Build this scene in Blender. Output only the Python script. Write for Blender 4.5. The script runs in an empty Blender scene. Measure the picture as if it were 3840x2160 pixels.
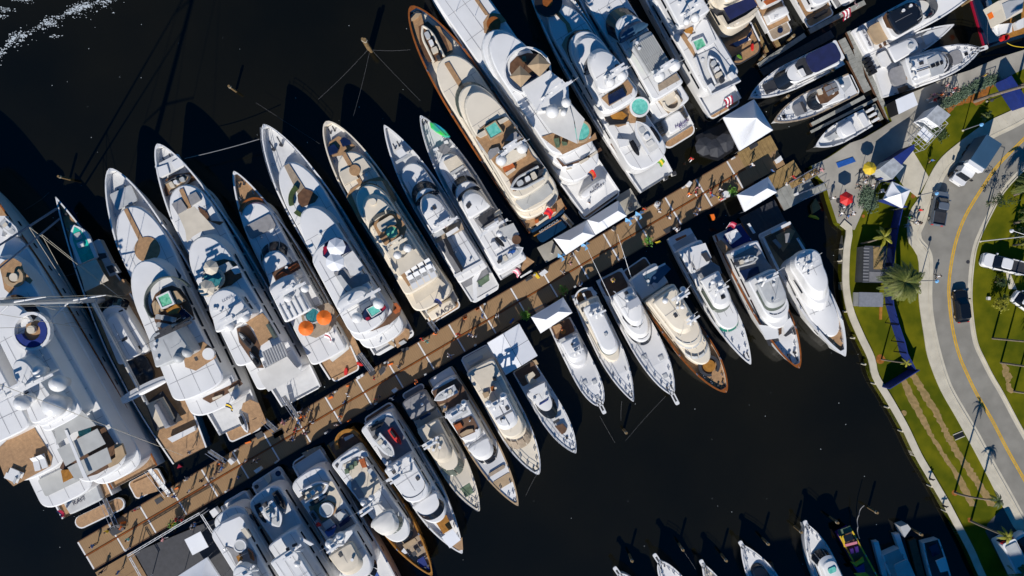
import bpy, math, random
from mathutils import Vector, Matrix
random.seed(7)
SC = bpy.context.scene
COL = SC.collection
R = math.radians
# ---------------------------------------------------------------- camera, sky, sun, exposure
CAMH = 100.0                       # drone height above the water, metres
PPM = 26.0                         # photo pixels per metre at water level
cam = bpy.data.cameras.new('drone_camera'); camo = bpy.data.objects.new('drone_camera', cam)
COL.objects.link(camo); camo.location = (0, 0, CAMH); camo.rotation_euler = (0, 0, 0)
cam.sensor_width = 36.0; cam.lens = 36.0 * CAMH / (3840 / PPM); cam.clip_end = 3000; cam.clip_start = 0.5
SC.camera = camo
SUN_AZ = (0.26, 0.966)             # the way shadows fall on the ground
SUN_EL = R(34.5)
wd = bpy.data.worlds.new('World'); SC.world = wd; wd.use_nodes = True
nt = wd.node_tree; bg = nt.nodes['Background']
sky = nt.nodes.new('ShaderNodeTexSky'); sky.sky_type = 'NISHITA'; sky.sun_disc = False
sky.sun_elevation = SUN_EL; sky.sun_rotation = math.atan2(-SUN_AZ[0], -SUN_AZ[1])
sky.ozone_density = 6.0; sky.dust_density = 0.1; sky.air_density = 1.0
hs = nt.nodes.new('ShaderNodeHueSaturation'); hs.inputs['Saturation'].default_value = 1.4; nt.links.new(sky.outputs['Color'], hs.inputs['Color'])
nt.links.new(hs.outputs['Color'], bg.inputs['Color']); bg.inputs['Strength'].default_value = 0.075
sl = bpy.data.lights.new('sun', 'SUN'); sl.energy = 4.9; sl.angle = R(0.5); sl.color = (1.0, 0.95, 0.88)
so = bpy.data.objects.new('sun', sl); COL.objects.link(so)
_n = math.hypot(*SUN_AZ)
so.rotation_euler = Vector((SUN_AZ[0]/_n*math.cos(SUN_EL), SUN_AZ[1]/_n*math.cos(SUN_EL), -math.sin(SUN_EL))).to_track_quat('-Z', 'Y').to_euler()
so.location = (0, 0, 60)
SC.view_settings.view_transform = 'Standard'; SC.view_settings.look = 'None'
SC.view_settings.exposure = 0.0; SC.view_settings.gamma = 1.0; SC.view_settings.use_curve_mapping = False
SC.render.engine = 'CYCLES'; SC.cycles.max_bounces = 6; SC.cycles.use_denoising = True
# ---------------------------------------------------------------- materials
MATS = {}
def mat(name, col, rough=0.5, noise=0.0, scale=3.0, col2=None, metal=0.0, spec=0.5, bump=0.0, stripe=None, emit=None, det=4.0):
    m = bpy.data.materials.new(name); m.use_nodes = True
    t = m.node_tree; b = t.nodes['Principled BSDF']
    b.inputs['Base Color'].default_value = (*col, 1); b.inputs['Roughness'].default_value = rough
    b.inputs['Metallic'].default_value = metal; b.inputs['Specular IOR Level'].default_value = spec
    if noise or col2 or bump or stripe:
        tc = t.nodes.new('ShaderNodeTexCoord')
        nz = t.nodes.new('ShaderNodeTexNoise'); nz.inputs['Scale'].default_value = scale; nz.inputs['Detail'].default_value = det
        t.links.new(tc.outputs['Object'], nz.inputs['Vector'])
        rp = t.nodes.new('ShaderNodeValToRGB')
        c2 = col2 or tuple(max(0, c*(1-noise)) for c in col)
        c1 = col if col2 else tuple(min(1, c*(1+noise*0.6)) for c in col)
        rp.color_ramp.elements[0].color = (*c2, 1); rp.color_ramp.elements[1].color = (*c1, 1)
        rp.color_ramp.elements[0].position = 0.35; rp.color_ramp.elements[1].position = 0.65
        t.links.new(nz.outputs['Fac'], rp.inputs['Fac'])
        out = rp.outputs['Color']
        if stripe:      # (period m, axis, dark factor): caulked seams between planks
            per, ax, dk = stripe
            sx = t.nodes.new('ShaderNodeSeparateXYZ'); t.links.new(tc.outputs['Object'], sx.inputs[0])
            mm = t.nodes.new('ShaderNodeMath'); mm.operation = 'PINGPONG'; mm.inputs[1].default_value = per/2
            t.links.new(sx.outputs[ax], mm.inputs[0])
            gt = t.nodes.new('ShaderNodeMath'); gt.operation = 'GREATER_THAN'; gt.inputs[1].default_value = per*0.06
            t.links.new(mm.outputs[0], gt.inputs[0])
            mx = t.nodes.new('ShaderNodeMixRGB'); mx.blend_type = 'MIX'
            mx.inputs['Color1'].default_value = (col[0]*dk, col[1]*dk, col[2]*dk, 1)
            t.links.new(gt.outputs[0], mx.inputs['Fac']); t.links.new(out, mx.inputs['Color2'])
            out = mx.outputs['Color']
        t.links.new(out, b.inputs['Base Color'])
        if bump:
            bp = t.nodes.new('ShaderNodeBump'); bp.inputs['Strength'].default_value = bump; bp.inputs['Distance'].default_value = 0.1
            t.links.new(nz.outputs['Fac'], bp.inputs['Height']); t.links.new(bp.outputs['Normal'], b.inputs['Normal'])
    MATS[name] = m
    return m
mat('white', (.74, .735, .725), .28, noise=.05, scale=.35)
mat('cream', (.76, .68, .55), .3, noise=.05, scale=.35)
mat('nonskid', (.61, .61, .605), .7, noise=.06, scale=1.2)
mat('pale_grey', (.46, .47, .47), .5, noise=.08, scale=1.0)
mat('mid_grey', (.20, .20, .21), .6, noise=.12, scale=1.5)
mat('cushion_grey', (.26, .255, .26), .9, noise=.10, scale=2.0)
mat('charcoal', (.035, .036, .042), .6, noise=.2, scale=2.0)
mat('black', (.012, .012, .014), .45)
mat('glass', (.010, .014, .022), .08, spec=.5)
mat('glass_green', (.012, .16, .11), .1, spec=.6)
mat('glass_pale', (.10, .12, .10), .15, spec=.6)
mat('teak', (.40, .235, .115), .65, noise=.18, scale=2.2, stripe=(.16, 1, .45))
mat('teak_old', (.36, .28, .20), .7, noise=.16, scale=2.2, stripe=(.16, 1, .5))
mat('teak_dark', (.13, .065, .032), .5, noise=.25, scale=2.0)
mat('varnish', (.27, .085, .018), .2, noise=.2, scale=2.0)
mat('varnish_gold', (.38, .17, .03), .25, noise=.2, scale=2.0)
mat('aqua', (.10, .46, .38), .08, col2=(.20, .62, .52), scale=2.5)
mat('teal_pool', (.03, .17, .20), .1, col2=(.05, .24, .27), scale=3)
mat('green_pool', (.06, .38, .20), .1, col2=(.25, .62, .42), scale=2.5)
mat('turquoise', (.0, .40, .30), .7, col2=(.0, .52, .40), scale=1.5)
mat('navy', (.008, .018, .06), .25, noise=.2, scale=1)
mat('navy_hull', (.006, .030, .075), .15)
mat('navy_canvas', (.008, .014, .075), .8, noise=.2, scale=1.2)
mat('blue', (.012, .09, .36), .6, noise=.15, scale=2)
mat('blue_fabric', (.004, .022, .17), .8, noise=.15, scale=1.5)
mat('sky_blue', (.20, .48, .80), .7, noise=.1, scale=2)
mat('beige', (.62, .55, .44), .85, noise=.08, scale=.8)
mat('tan', (.42, .30, .18), .85, noise=.12, scale=1.2)
mat('canvas', (.66, .64, .60), .85, noise=.07, scale=.7)
mat('grey_canvas', (.44, .44, .42), .85, noise=.08, scale=.7)
mat('steel', (.62, .63, .65), .25, metal=.8)
mat('orange', (.88, .17, .008), .7, noise=.06, scale=2)
mat('rust', (.42, .10, .02), .8, noise=.25, scale=3)
mat('red', (.62, .015, .012), .6, noise=.1, scale=3)
mat('crimson', (.30, .006, .03), .4)
mat('yellow', (.70, .48, .02), .6, noise=.1, scale=3)
mat('green', (.02, .30, .06), .6)
mat('lime', (.05, .62, .05), .5, col2=(.01, .22, .55), scale=.55)
mat('purple', (.055, .018, .17), .4)
mat('pink', (.60, .20, .26), .8)
mat('rubber', (.05, .052, .06), .6, noise=.15, scale=3)
mat('rubber_grey', (.22, .23, .26), .6, noise=.1, scale=3)
mat('rope', (.42, .38, .30), .9)
mat('sail_grey', (.16, .20, .27), .9, noise=.1, scale=2)
mat('lettering', (.02, .02, .05), .5)
mat('lettering_pale', (.5, .5, .52), .5)
mat('tent_white', (.80, .81, .83), .75, noise=.03, scale=.6)
mat('truss', (.7, .7, .7), .4, metal=.5)
mat('skin', (.50, .29, .20), .7)
mat('hair', (.035, .02, .012), .9)
mat('shoe', (.05, .05, .05), .7)
mat('denim', (.03, .05, .12), .9)
mat('khaki', (.33, .26, .17), .9)
mat('shirt_white', (.78, .78, .78), .9)
mat('shirt_black', (.02, .02, .022), .9)
mat('shirt_blue', (.05, .14, .36), .9)
mat('shirt_grey', (.25, .26, .28), .9)
mat('shirt_pink', (.62, .28, .30), .9)
# water, ground
mat('grass_mat', (.145, .14, .006), .95, spec=.05, col2=(.07, .085, .004), scale=.35, bump=.5, det=9)
mat('concrete', (.58, .53, .42), .9, spec=.1, noise=.10, scale=.7, det=8)
mat('quay_mat', (.36, .335, .285), .9, noise=.22, scale=.3, det=8)
mat('asphalt', (.27, .255, .22), .95, spec=.1, noise=.12, scale=.5, det=8)
mat('asphalt_dark', (.09, .09, .09), .95, noise=.15, scale=.5, det=8)
mat('road_yellow', (.66, .38, .02), .8, noise=.15, scale=2)
mat('mulch', (.36, .235, .10), .95, col2=(.24, .17, .06), scale=2.2, bump=.6, det=8)
mat('mulch_red', (.30, .105, .012), .95, noise=.3, scale=3, bump=.4)
mat('dock_plank', (.30, .19, .10), .85, spec=.1, noise=.10, scale=.8, stripe=(.30, 0, .82))
mat('dock_seam', (.10, .045, .02), .9)
mat('dock_white', (.72, .70, .68), .7)
mat('dock_wood', (.30, .195, .075), .9, noise=.2, scale=1.5, stripe=(.2, 0, .6))
mat('dock_grey', (.30, .30, .27), .9, noise=.2, scale=1)
mat('pile_wood', (.20, .13, .055), .9, noise=.3, scale=3)
mat('bark', (.24, .19, .14), .95, noise=.25, scale=4)
mat('frond', (.085, .115, .018), .6, col2=(.16, .17, .03), scale=1.2)
mat('frond_yellow', (.28, .27, .02), .6, noise=.2, scale=2)
mat('leaf', (.055, .085, .02), .6, col2=(.03, .055, .012), scale=1.5)
mat('leaf_bright', (.10, .26, .02), .6, noise=.3, scale=3)
mat('leaf_grey', (.13, .19, .12), .8, col2=(.07, .11, .06), scale=2)
mat('tyre', (.015, .015, .016), .8)
mat('car_black', (.006, .009, .014), .1, spec=.6)
mat('car_grey', (.16, .19, .23), .2, metal=.3)
mat('car_white', (.78, .78, .78), .2)
mat('truck_blue', (.035, .09, .16), .5, noise=.1, scale=.5)
mat('roof_slate', (.40, .42, .44), .85, noise=.22, scale=1.5)
mat('container_dark', (.07, .075, .085), .6, noise=.2, scale=1)
mat('facade', (.55, .50, .44), .8)
mat('foam_mat', (.55, .60, .62), .8)
w = mat('water_mat', (.0062, .0060, .0036), .10, spec=.32)
t = w.node_tree; b = t.nodes['Principled BSDF']
tc = t.nodes.new('ShaderNodeTexCoord'); nz = t.nodes.new('ShaderNodeTexNoise'); nz.inputs['Scale'].default_value = .9; nz.inputs['Detail'].default_value = 5
bp = t.nodes.new('ShaderNodeBump'); bp.inputs['Strength'].default_value = .10; bp.inputs['Distance'].default_value = .15
t.links.new(tc.outputs['Object'], nz.inputs['Vector']); t.links.new(nz.outputs['Fac'], bp.inputs['Height']); t.links.new(bp.outputs['Normal'], b.inputs['Normal'])
nz2 = t.nodes.new('ShaderNodeTexNoise'); nz2.inputs['Scale'].default_value = .035; nz2.inputs['Detail'].default_value = 6
rp = t.nodes.new('ShaderNodeValToRGB'); rp.color_ramp.elements[0].color = (.0040, .0044, .0030, 1); rp.color_ramp.elements[1].color = (.0085, .0078, .0042, 1)
rp.color_ramp.elements[0].position = .35; rp.color_ramp.elements[1].position = .65
t.links.new(tc.outputs['Object'], nz2.inputs['Vector']); t.links.new(nz2.outputs['Fac'], rp.inputs['Fac']); t.links.new(rp.outputs['Color'], b.inputs['Base Color'])
def M(n): return MATS[n] if isinstance(n, str) else n
# ---------------------------------------------------------------- photo points: a letter names a close-up of the photograph (origin x, y, zoom)
CR = {}
for s_ in '''A 0 720;B 360 500;C 800 440;D 1200 440;E 1600 400;F 0 1100;G 400 900;H 900 860;I 0 1500 2.195;J 500 1300;K 700 1680;L 1100 1500;M 1500 1180;N 1900 980;O 2380 780;P 2600 900;Q 960 0 2.0125;R 1440 0 2.0125;S 1920 0 2.0125;T 2600 0;V 3200 0;W 3040 250 2.415;X 3040 750 2.415;Y 3040 1300 2.415;Z 2240 1800 3.22;a 2900 1760 2.7404;b 2000 500;c 2500 350;d 1300 780;e 1640 700;f 1200 1680;g 1640 1380;h 2100 1180;i 440 1860 4.025;j 0 700 4.025;k 2380 0 4.025;l 3440 700 4.83;m 3440 960 4.83;n 3440 1200 4.83;o 3400 200 4.391;p 1000 1180;q 600 1560;r 1640 0 2.275;s 2060 0 2.275;t 2760 0 2.275;u 3640 0 5.46;v 3640 2000 5.12;w 800 1900 3.0333;x 1200 1900 3.0333;@ 0 0 1'''.split(';'):
    f_ = s_.split(); CR[f_[0]] = (float(f_[1]), float(f_[2]), float(f_[3]) if len(f_) > 3 else 3.019)
def PX(s):
    """'A625,52' -> one photo pixel; 'A1,2 3,4 5,6' -> a list of them (the letter carries on)."""
    if not isinstance(s, str): return s
    out = []; k = None
    for tok in s.split():
        if not (tok[0].isdigit() or tok[0] == '-'): k = tok[0]; tok = tok[1:]
        x, y = tok.split(','); X, Y, z = CR[k]
        out.append((X + float(x)/z, Y + float(y)/z))
    return out[0] if len(out) == 1 else out
def W2(p, z=0.0):
    """Where the ray through a photo pixel meets height z: world x, y."""
    p = PX(p); k = (CAMH - z)/CAMH/PPM
    return Vector(((p[0]-1920)*k, (1080-p[1])*k))
def W3(p, z=0.0):
    v = W2(p, z); return Vector((v.x, v.y, z))
# ---------------------------------------------------------------- mesh helpers
def link(o): COL.objects.link(o); return o
def ob(name, vs, fs, ms, parent=None, mi=None, smooth=False, mw=None):
    me = bpy.data.meshes.new(name); me.from_pydata([tuple(v) for v in vs], [], fs)
    if not isinstance(ms, (list, tuple)): ms = [ms]
    for m_ in ms: me.materials.append(M(m_))
    if mi:
        me.polygons.foreach_set('material_index', mi)
    if smooth is True: me.polygons.foreach_set('use_smooth', [True]*len(fs))
    elif smooth: me.polygons.foreach_set('use_smooth', smooth)
    o = link(bpy.data.objects.new(name, me))
    if parent: o.parent = parent
    if mw is not None: o.matrix_local = mw
    return o
def tag(o, label, cat, group=None, kind=None):
    if label: o['label'] = label
    if cat: o['category'] = cat
    if group: o['group'] = group
    if kind: o['kind'] = kind
    return o
def empty(name, loc, rz=0.0, label=None, cat=None, group=None):
    o = link(bpy.data.objects.new(name, None)); o.location = loc; o.rotation_euler = (0, 0, rz); o.empty_display_size = .3
    return tag(o, label, cat, group)
class MB:
    """collects simple shapes into one mesh"""
    def __init__(s): s.v = []; s.f = []; s.m = []; s.k = 0
    def quad(s, *p): n = len(s.v); s.v += p; s.f.append(tuple(range(n, n+len(p)))); s.m.append(s.k)
    def box(s, x0, x1, y0, y1, z0, z1):
        n = len(s.v); s.v += [(x, y, z) for z in (z0, z1) for y in (y0, y1) for x in (x0, x1)]
        for f in ((0, 2, 3, 1), (4, 5, 7, 6), (0, 1, 5, 4), (2, 6, 7, 3), (0, 4, 6, 2), (1, 3, 7, 5)):
            s.f.append(tuple(n+i for i in f)); s.m.append(s.k)
    def prism(s, pts, z0, z1, top=None):
        """pts: xy list (ccw or cw); top: optional xy list at z1"""
        a = sum(pts[i][0]*pts[(i+1) % len(pts)][1]-pts[(i+1) % len(pts)][0]*pts[i][1] for i in range(len(pts)))
        if a < 0: pts = pts[::-1]; top = top[::-1] if top else None
        n = len(s.v); k = len(pts); top = top or pts
        s.v += [(p[0], p[1], z0) for p in pts] + [(p[0], p[1], z1) for p in top]
        s.f.append(tuple(n+k+i for i in range(k))); s.m.append(s.k)
        s.f.append(tuple(n+k-1-i for i in range(k))); s.m.append(s.k)
        for i in range(k):
            j = (i+1) % k; s.f.append((n+i, n+j, n+k+j, n+k+i)); s.m.append(s.k)
    def tube(s, p, q, r, n=6, r2=None):
        p = Vector(p); q = Vector(q); d = (q-p)
        if d.length < 1e-6: return
        d.normalize(); a = d.orthogonal().normalized(); c = d.cross(a); m = len(s.v); r2 = r if r2 is None else r2
        for (o, rr) in ((p, r), (q, r2)):
            for i in range(n):
                t_ = 2*math.pi*i/n; s.v.append(tuple(o+a*math.cos(t_)*rr+c*math.sin(t_)*rr))
        for i in range(n):
            j = (i+1) % n; s.f.append((m+i, m+j, m+n+j, m+n+i)); s.m.append(s.k)
        s.f.append(tuple(m+n-1-i for i in range(n))); s.m.append(s.k)
        s.f.append(tuple(m+n+i for i in range(n))); s.m.append(s.k)
    def path(s, pts, r, n=5):
        for a, c in zip(pts, pts[1:]): s.tube(a, c, r, n)
    def cyl(s, x, y, z0, z1, r, n=12, r2=None): s.tube((x, y, z0), (x, y, z1), r, n, r2)
    def sphere(s, x, y, z, r, n=14, k=8, sz=1.0, half=False):
        m = len(s.v); rows = []
        lo = 0.0 if half else -math.pi/2
        for i in range(k+1):
            ph = lo + (math.pi/2-lo)*i/k; row = []
            for j in range(n):
                th = 2*math.pi*j/n
                row.append(len(s.v)); s.v.append((x+r*math.cos(ph)*math.cos(th), y+r*math.cos(ph)*math.sin(th), z+r*sz*math.sin(ph)))
            rows.append(row)
        for a, c in zip(rows, rows[1:]):
            for j in range(n):
                jj = (j+1) % n; s.f.append((a[j], a[jj], c[jj], c[j])); s.m.append(s.k)
    def ring(s, x, y, z0, z1, r0, r1, a0=0, a1=360, n=20):
        full = abs(a1-a0) >= 360; m = len(s.v)
        for i in range(n+1):
            t_ = R(a0+(a1-a0)*i/n); c, q = math.cos(t_), math.sin(t_)
            s.v += [(x+r0*c, y+r0*q, z0), (x+r1*c, y+r1*q, z0), (x+r1*c, y+r1*q, z1), (x+r0*c, y+r0*q, z1)]
        for i in range(n):
            a = m+4*i; b_ = a+4
            for (u, v_) in ((0, 1), (1, 2), (2, 3), (3, 0)):
                s.f.append((a+u, a+v_, b_+v_, b_+u)); s.m.append(s.k)
        if not full:
            s.f.append((m, m+3, m+2, m+1)); s.m.append(s.k); e = m+4*n; s.f.append((e, e+1, e+2, e+3)); s.m.append(s.k)
    def build(s, name, ms, parent=None, smooth=False, mw=None):
        return ob(name, s.v, s.f, ms, parent, s.m if isinstance(ms, (list, tuple)) and len(ms) > 1 else None, smooth, mw)
def rrect(x0, x1, y0, y1, r, n=4):
    r = min(r, abs(x1-x0)/2-1e-3, abs(y1-y0)/2-1e-3); out = []
    for (cx, cy, a) in ((x1-r, y1-r, 0), (x0+r, y1-r, 90), (x0+r, y0+r, 180), (x1-r, y0+r, 270)):
        for i in range(n+1):
            t_ = R(a+90*i/n); out.append((cx+r*math.cos(t_), cy+r*math.sin(t_)))
    return out
def kids(o): return list(o.children)
def dup(o, loc=None, rz=None, label=None, group=None, parent=None):
    c = o.copy(); link(c)
    if parent is not None: c.parent = parent
    if loc is not None: c.location = loc
    if rz is not None: c.rotation_euler = (0, 0, rz)
    if label: c['label'] = label
    if group: c['group'] = group
    for k_ in kids(o): dup(k_, parent=c)
    return c
def text_on(parent, s, loc, rz, size, m, name='name_lettering', tilt=0.0, it=0.0):
    cu = bpy.data.curves.new(name, 'FONT'); cu.body = s; cu.size = size; cu.align_x = 'CENTER'; cu.align_y = 'CENTER'; cu.shear = it
    cu.materials.append(M(m)); cu.extrude = .01; cu.resolution_u = 3
    o = link(bpy.data.objects.new(name, cu)); me = bpy.data.meshes.new_from_object(o.evaluated_get(bpy.context.evaluated_depsgraph_get())); bpy.data.objects.remove(o)
    o = link(bpy.data.objects.new(name, me)); o.parent = parent; o.location = loc; o.rotation_euler = (tilt, 0, rz); return o
# ---------------------------------------------------------------- the setting: water, land, road
def sheet(name, pts, z, m, kind='structure', depth=None, jag=0.0, parent=None, seg=1.2):
    """a flat sheet (or, with depth, a slab) over a polygon of photo pixels lying at height z"""
    P = [W2(p, z) for p in PX(pts)] if isinstance(pts, str) else [W2(p, z) for p in pts]
    if jag:
        Q = []
        for a_, b_ in zip(P, P[1:]+P[:1]):
            n_ = max(1, int((b_-a_).length/seg))
            for i in range(n_): Q.append(a_.lerp(b_, i/n_)+Vector((random.uniform(-jag, jag), random.uniform(-jag, jag))))
        P = Q
    if depth: mb = MB(); mb.prism([tuple(p) for p in P], z-depth, z); o = mb.build(name, m, parent)
    else:
        a_ = sum(P[i-1].x*P[i].y-P[i].x*P[i-1].y for i in range(len(P)))
        if a_ < 0: P = P[::-1]
        o = ob(name, [(p.x, p.y, z) for p in P], [tuple(range(len(P)))], m, parent)
    if kind: o['kind'] = kind
    return o
def spline(pts, step=1.0):
    """Catmull-Rom through 2D points"""
    P = [Vector(p) for p in pts]; out = []
    for i in range(len(P)-1):
        p0, p1, p2, p3 = P[max(0, i-1)], P[i], P[i+1], P[min(len(P)-1, i+2)]
        n_ = max(1, int((p2-p1).length/step))
        for k_ in range(n_):
            t_ = k_/n_
            out.append(.5*((2*p1)+(p2-p0)*t_+(2*p0-5*p1+4*p2-p3)*t_*t_+(3*p1-p0-3*p2+p3)*t_**3))
    out.append(P[-1]); return out
def ribbon(name, L_, R_, z, m, depth=0.0, kind='structure', parent=None):
    """strip between two polylines of world xy (same count)"""
    vs = [(a_.x, a_.y, z) for a_ in L_]+[(b_.x, b_.y, z) for b_ in R_]; n_ = len(L_)
    fs = [(i, i+1, n_+i+1, n_+i) for i in range(n_-1)]
    if depth:
        vs += [(x, y, z-depth) for x, y, _ in vs]; N = 2*n_
        fs += [(i+1, i, N+i, N+i+1) for i in range(n_-1)]+[(n_+i, n_+i+1, N+n_+i+1, N+n_+i) for i in range(n_-1)]
        fs += [(0, n_, N+n_, N), (n_-1, N+n_-1, N+2*n_-1, 2*n_-1)]
    o = ob(name, vs, fs, m, parent)
    a_, b_, c_ = (Vector(vs[i]) for i in fs[0][:3])
    if (b_-a_).cross(c_-b_).z < 0: o.data.flip_normals()
    if kind: o['kind'] = kind
    return o
def offs(P, d):
    """polyline moved sideways by d (left positive)"""
    out = []
    for i, p in enumerate(P):
        t_ = (P[min(len(P)-1, i+1)]-P[max(0, i-1)]); t_ = t_.normalized() if t_.length else Vector((1, 0))
        out.append(p+Vector((-t_.y, t_.x))*d)
    return out
def resample(P, n_):
    L_ = [0]
    for a_, b_ in zip(P, P[1:]): L_.append(L_[-1]+(b_-a_).length)
    out = []; j = 0
    for i in range(n_):
        s_ = L_[-1]*i/(n_-1)
        while j < len(P)-2 and L_[j+1] < s_: j += 1
        d = L_[j+1]-L_[j]; out.append(P[j].lerp(P[j+1], (s_-L_[j])/d if d else 0))
    return out
ob('water', [(-900, -900, 0), (900, -900, 0), (900, 900, 0), (-900, 900, 0)], [(0, 1, 2, 3)], 'water_mat')['kind'] = 'structure'
# wash of a passing boat, top left: loose flecks of foam
mb = MB()
wl = spline([W2((x, y), .02) for x, y in ((-40, 260), (0, 205), (45, 150), (110, 125), (160, 90), (215, 72), (270, 38), (330, 22), (400, 0), (470, -25))], .1)
for i, p in enumerate(wl):
    dens = .55+.45*math.sin(i*.13)+.3*math.sin(i*.041+1)
    for _ in range(int(10*max(.2, dens))):
        s_ = random.gauss(0, .26+.12*math.sin(i*.07)**2) + (random.random() < .15)*random.uniform(-1.6, 1.2)
        c_ = p+Vector((random.gauss(0, .12), s_)); r_ = abs(random.gauss(0, .055))+.012
        a0 = random.uniform(0, 6.3); k_ = random.choice((3, 4, 5))
        mb.quad(*[(c_.x+r_*math.cos(a0+6.283*j/k_)*random.uniform(.6, 2.2), c_.y+r_*math.sin(a0+6.283*j/k_)*random.uniform(.5, 1.2), .012+.002*random.random()) for j in range(k_)])
for x, y in ((75, 0), (95, 2), (20, 35), (8, 62), (30, 38), (202, 135), (200, 90)):
    for _ in range(22):
        c_ = W2((x+random.gauss(0, 13), y+random.gauss(0, 5)), 0); r_ = abs(random.gauss(0, .05))+.01
        mb.quad(*[(c_.x+r_*math.cos(6.283*j/4+1)*2, c_.y+r_*math.sin(6.283*j/4+1), .013) for j in range(4)])
fo = mb.build('wake_foam', 'foam_mat'); fo['kind'] = 'stuff'
mb = MB()
for _ in range(230):        # specks drifting on the water
    x, y = random.uniform(0, 3840), random.uniform(0, 2160)
    c_ = W2((x, y), 0); r_ = random.uniform(.02, .06)
    mb.quad(*[(c_.x+r_*math.cos(6.283*j/5), c_.y+r_*math.sin(6.283*j/5), .011) for j in range(5)])
mb.build('floating_foam', 'foam_mat')['kind'] = 'stuff'
# land
EDGE = [W2(p, 1.3) for p in [(4300, 20), (3843, 185), (3743, 217), (3640, 262), (3553, 290), (3450, 335), (3380, 362), (3322, 398), (3345, 455), (3309, 478), (3239, 519), (3189, 536), (3135, 573), (3102, 594), (3043, 622), (3070, 665), (3096, 690), (3110, 745), (3125, 790), (3140, 835)]]
SEA = spline([W2(p, 1.3) for p in [(3150, 845), (3172, 862), (3162, 936), (3158, 1040), (3164, 1110), (3181, 1181), (3218, 1268), (3255, 1346), (3272, 1416), (3330, 1515), (3384, 1611), (3433, 1714), (3479, 1793), (3541, 1900), (3557, 1931), (3630, 2070), (3670, 2160), (3800, 2420)]], .8)
mb = MB()
mb.prism([tuple(p) for p in EDGE+SEA+[Vector((320, -60)), Vector((320, 60))]], -1.0, 1.2)
lw = mb.build('lawn', 'grass_mat'); lw['kind'] = 'structure'
far = ob('terrain', [(55, -420, -.9), (420, -420, -.9), (420, 420, -.9), (55, 420, -.9)], [(0, 1, 2, 3)], 'grass_mat'); far['kind'] = 'structure'
ribbon('seawall_cap', SEA, offs(SEA, .95), 1.42, 'concrete', 2.2)
# seawall: mooring fender piles along its face
quay = sheet('quay', [(3840, 187), (3743, 217), (3640, 262), (3553, 290), (3450, 335), (3380, 362), (3322, 398), (3345, 455), (3309, 478), (3239, 519), (3189, 536), (3135, 573), (3102, 594), (3043, 622), (3070, 665), (3096, 690), (3110, 745), (3125, 790), (3140, 835), (3200, 862), (3290, 800), (3300, 700), (3400, 640), (3410, 560), (3330, 640), (3500, 430), (3560, 395), (3745, 300), (3752, 296), (3840, 255), (4300, 40), (4300, 10)][:20]+[(3205, 862), (3240, 780), (3295, 690), (3345, 655), (3430, 520), (3500, 440), (3560, 395), (3745, 305), (3840, 258), (4300, 60), (4300, 10)], 1.206, 'quay_mat')
path = sheet('path', [(3345, 640), (3420, 560), (3483, 664), (3440, 740), (3390, 700)], 1.21, 'concrete')
RL = [(4100, 300), (3840, 449), (3777, 482), (3719, 510), (3640, 560), (3553, 630), (3516, 697), (3487, 768), (3458, 838), (3442, 874), (3448, 903), (3475, 932), (3487, 960), (3489, 990), (3487, 1040), (3485, 1102), (3489, 1172), (3504, 1259), (3522, 1335), (3545, 1410), (3574, 1478), (3657, 1619), (3719, 1735), (3781, 1845), (3830, 1935), (3950, 2160)]
RR = [(4200, 380), (3950, 545), (3840, 635), (3760, 722), (3711, 809), (3678, 878), (3657, 936), (3645, 1019), (3640, 1102), (3645, 1185), (3661, 1285), (3690, 1350), (3719, 1408), (3760, 1478), (3810, 1573), (3840, 1627), (3960, 1840), (4100, 2080)]
YL = [(4150, 340), (3900, 465), (3840, 521), (3744, 618), (3686, 701), (3632, 788), (3603, 850), (3582, 916), (3566, 998), (3558, 1081), (3563, 1164), (3576, 1250), (3595, 1325), (3616, 1379), (3661, 1474), (3719, 1573), (3777, 1685), (3840, 1797), (3980, 2050)]
SL = [(4050, 280), (3798, 411), (3702, 457), (3578, 548), (3520, 602), (3483, 664), (3450, 734), (3413, 788), (3402, 835), (3400, 874), (3408, 911), (3437, 949), (3446, 998), (3444, 1102), (3450, 1164), (3466, 1268), (3479, 1340), (3524, 1457), (3587, 1569), (3657, 1697), (3719, 1817), (3760, 1899), (3800, 1975)]
def curve(px, z, step=.8): return spline([W2(p, z) for p in px], step)
cl, cr_, cy, cs = curve(RL, 1.21), curve(RR, 1.21), curve(YL, 1.218), curve(SL, 1.24)
ribbon('road', resample(cl, 160), resample(cr_, 160), 1.212, 'asphalt')
ribbon('parking_lot', [W2(p, 1.209) for p in [(3790, 1850), (3787, 1875), (3703, 1964), (3695, 1993), (3780, 2160), (3900, 2400)]], [W2(p, 1.209) for p in [(3840, 1830), (3900, 1900), (3960, 2000), (4000, 2100), (4100, 2200), (4300, 2400)]], 1.209, 'asphalt_dark')
for d_, nm in ((-.13, 'road_marking'), (.13, 'road_marking')):
    ribbon(nm, offs(cy, d_-.09), offs(cy, d_+.09), 1.220, 'road_yellow')
# kerbs, gutters
k1 = resample(cl, 170); k2 = resample(cr_, 170)
ribbon('kerb', k1, offs(k1, -.17), 1.33, 'concrete', .14); ribbon('gutter', offs(k1, .005), offs(k1, .42), 1.2165, 'concrete')
ribbon('kerb', offs(k2, .17), k2, 1.33, 'concrete', .14); ribbon('gutter', offs(k2, -.005-.0), offs(k2, -.45), 1.2165, 'concrete')
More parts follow.
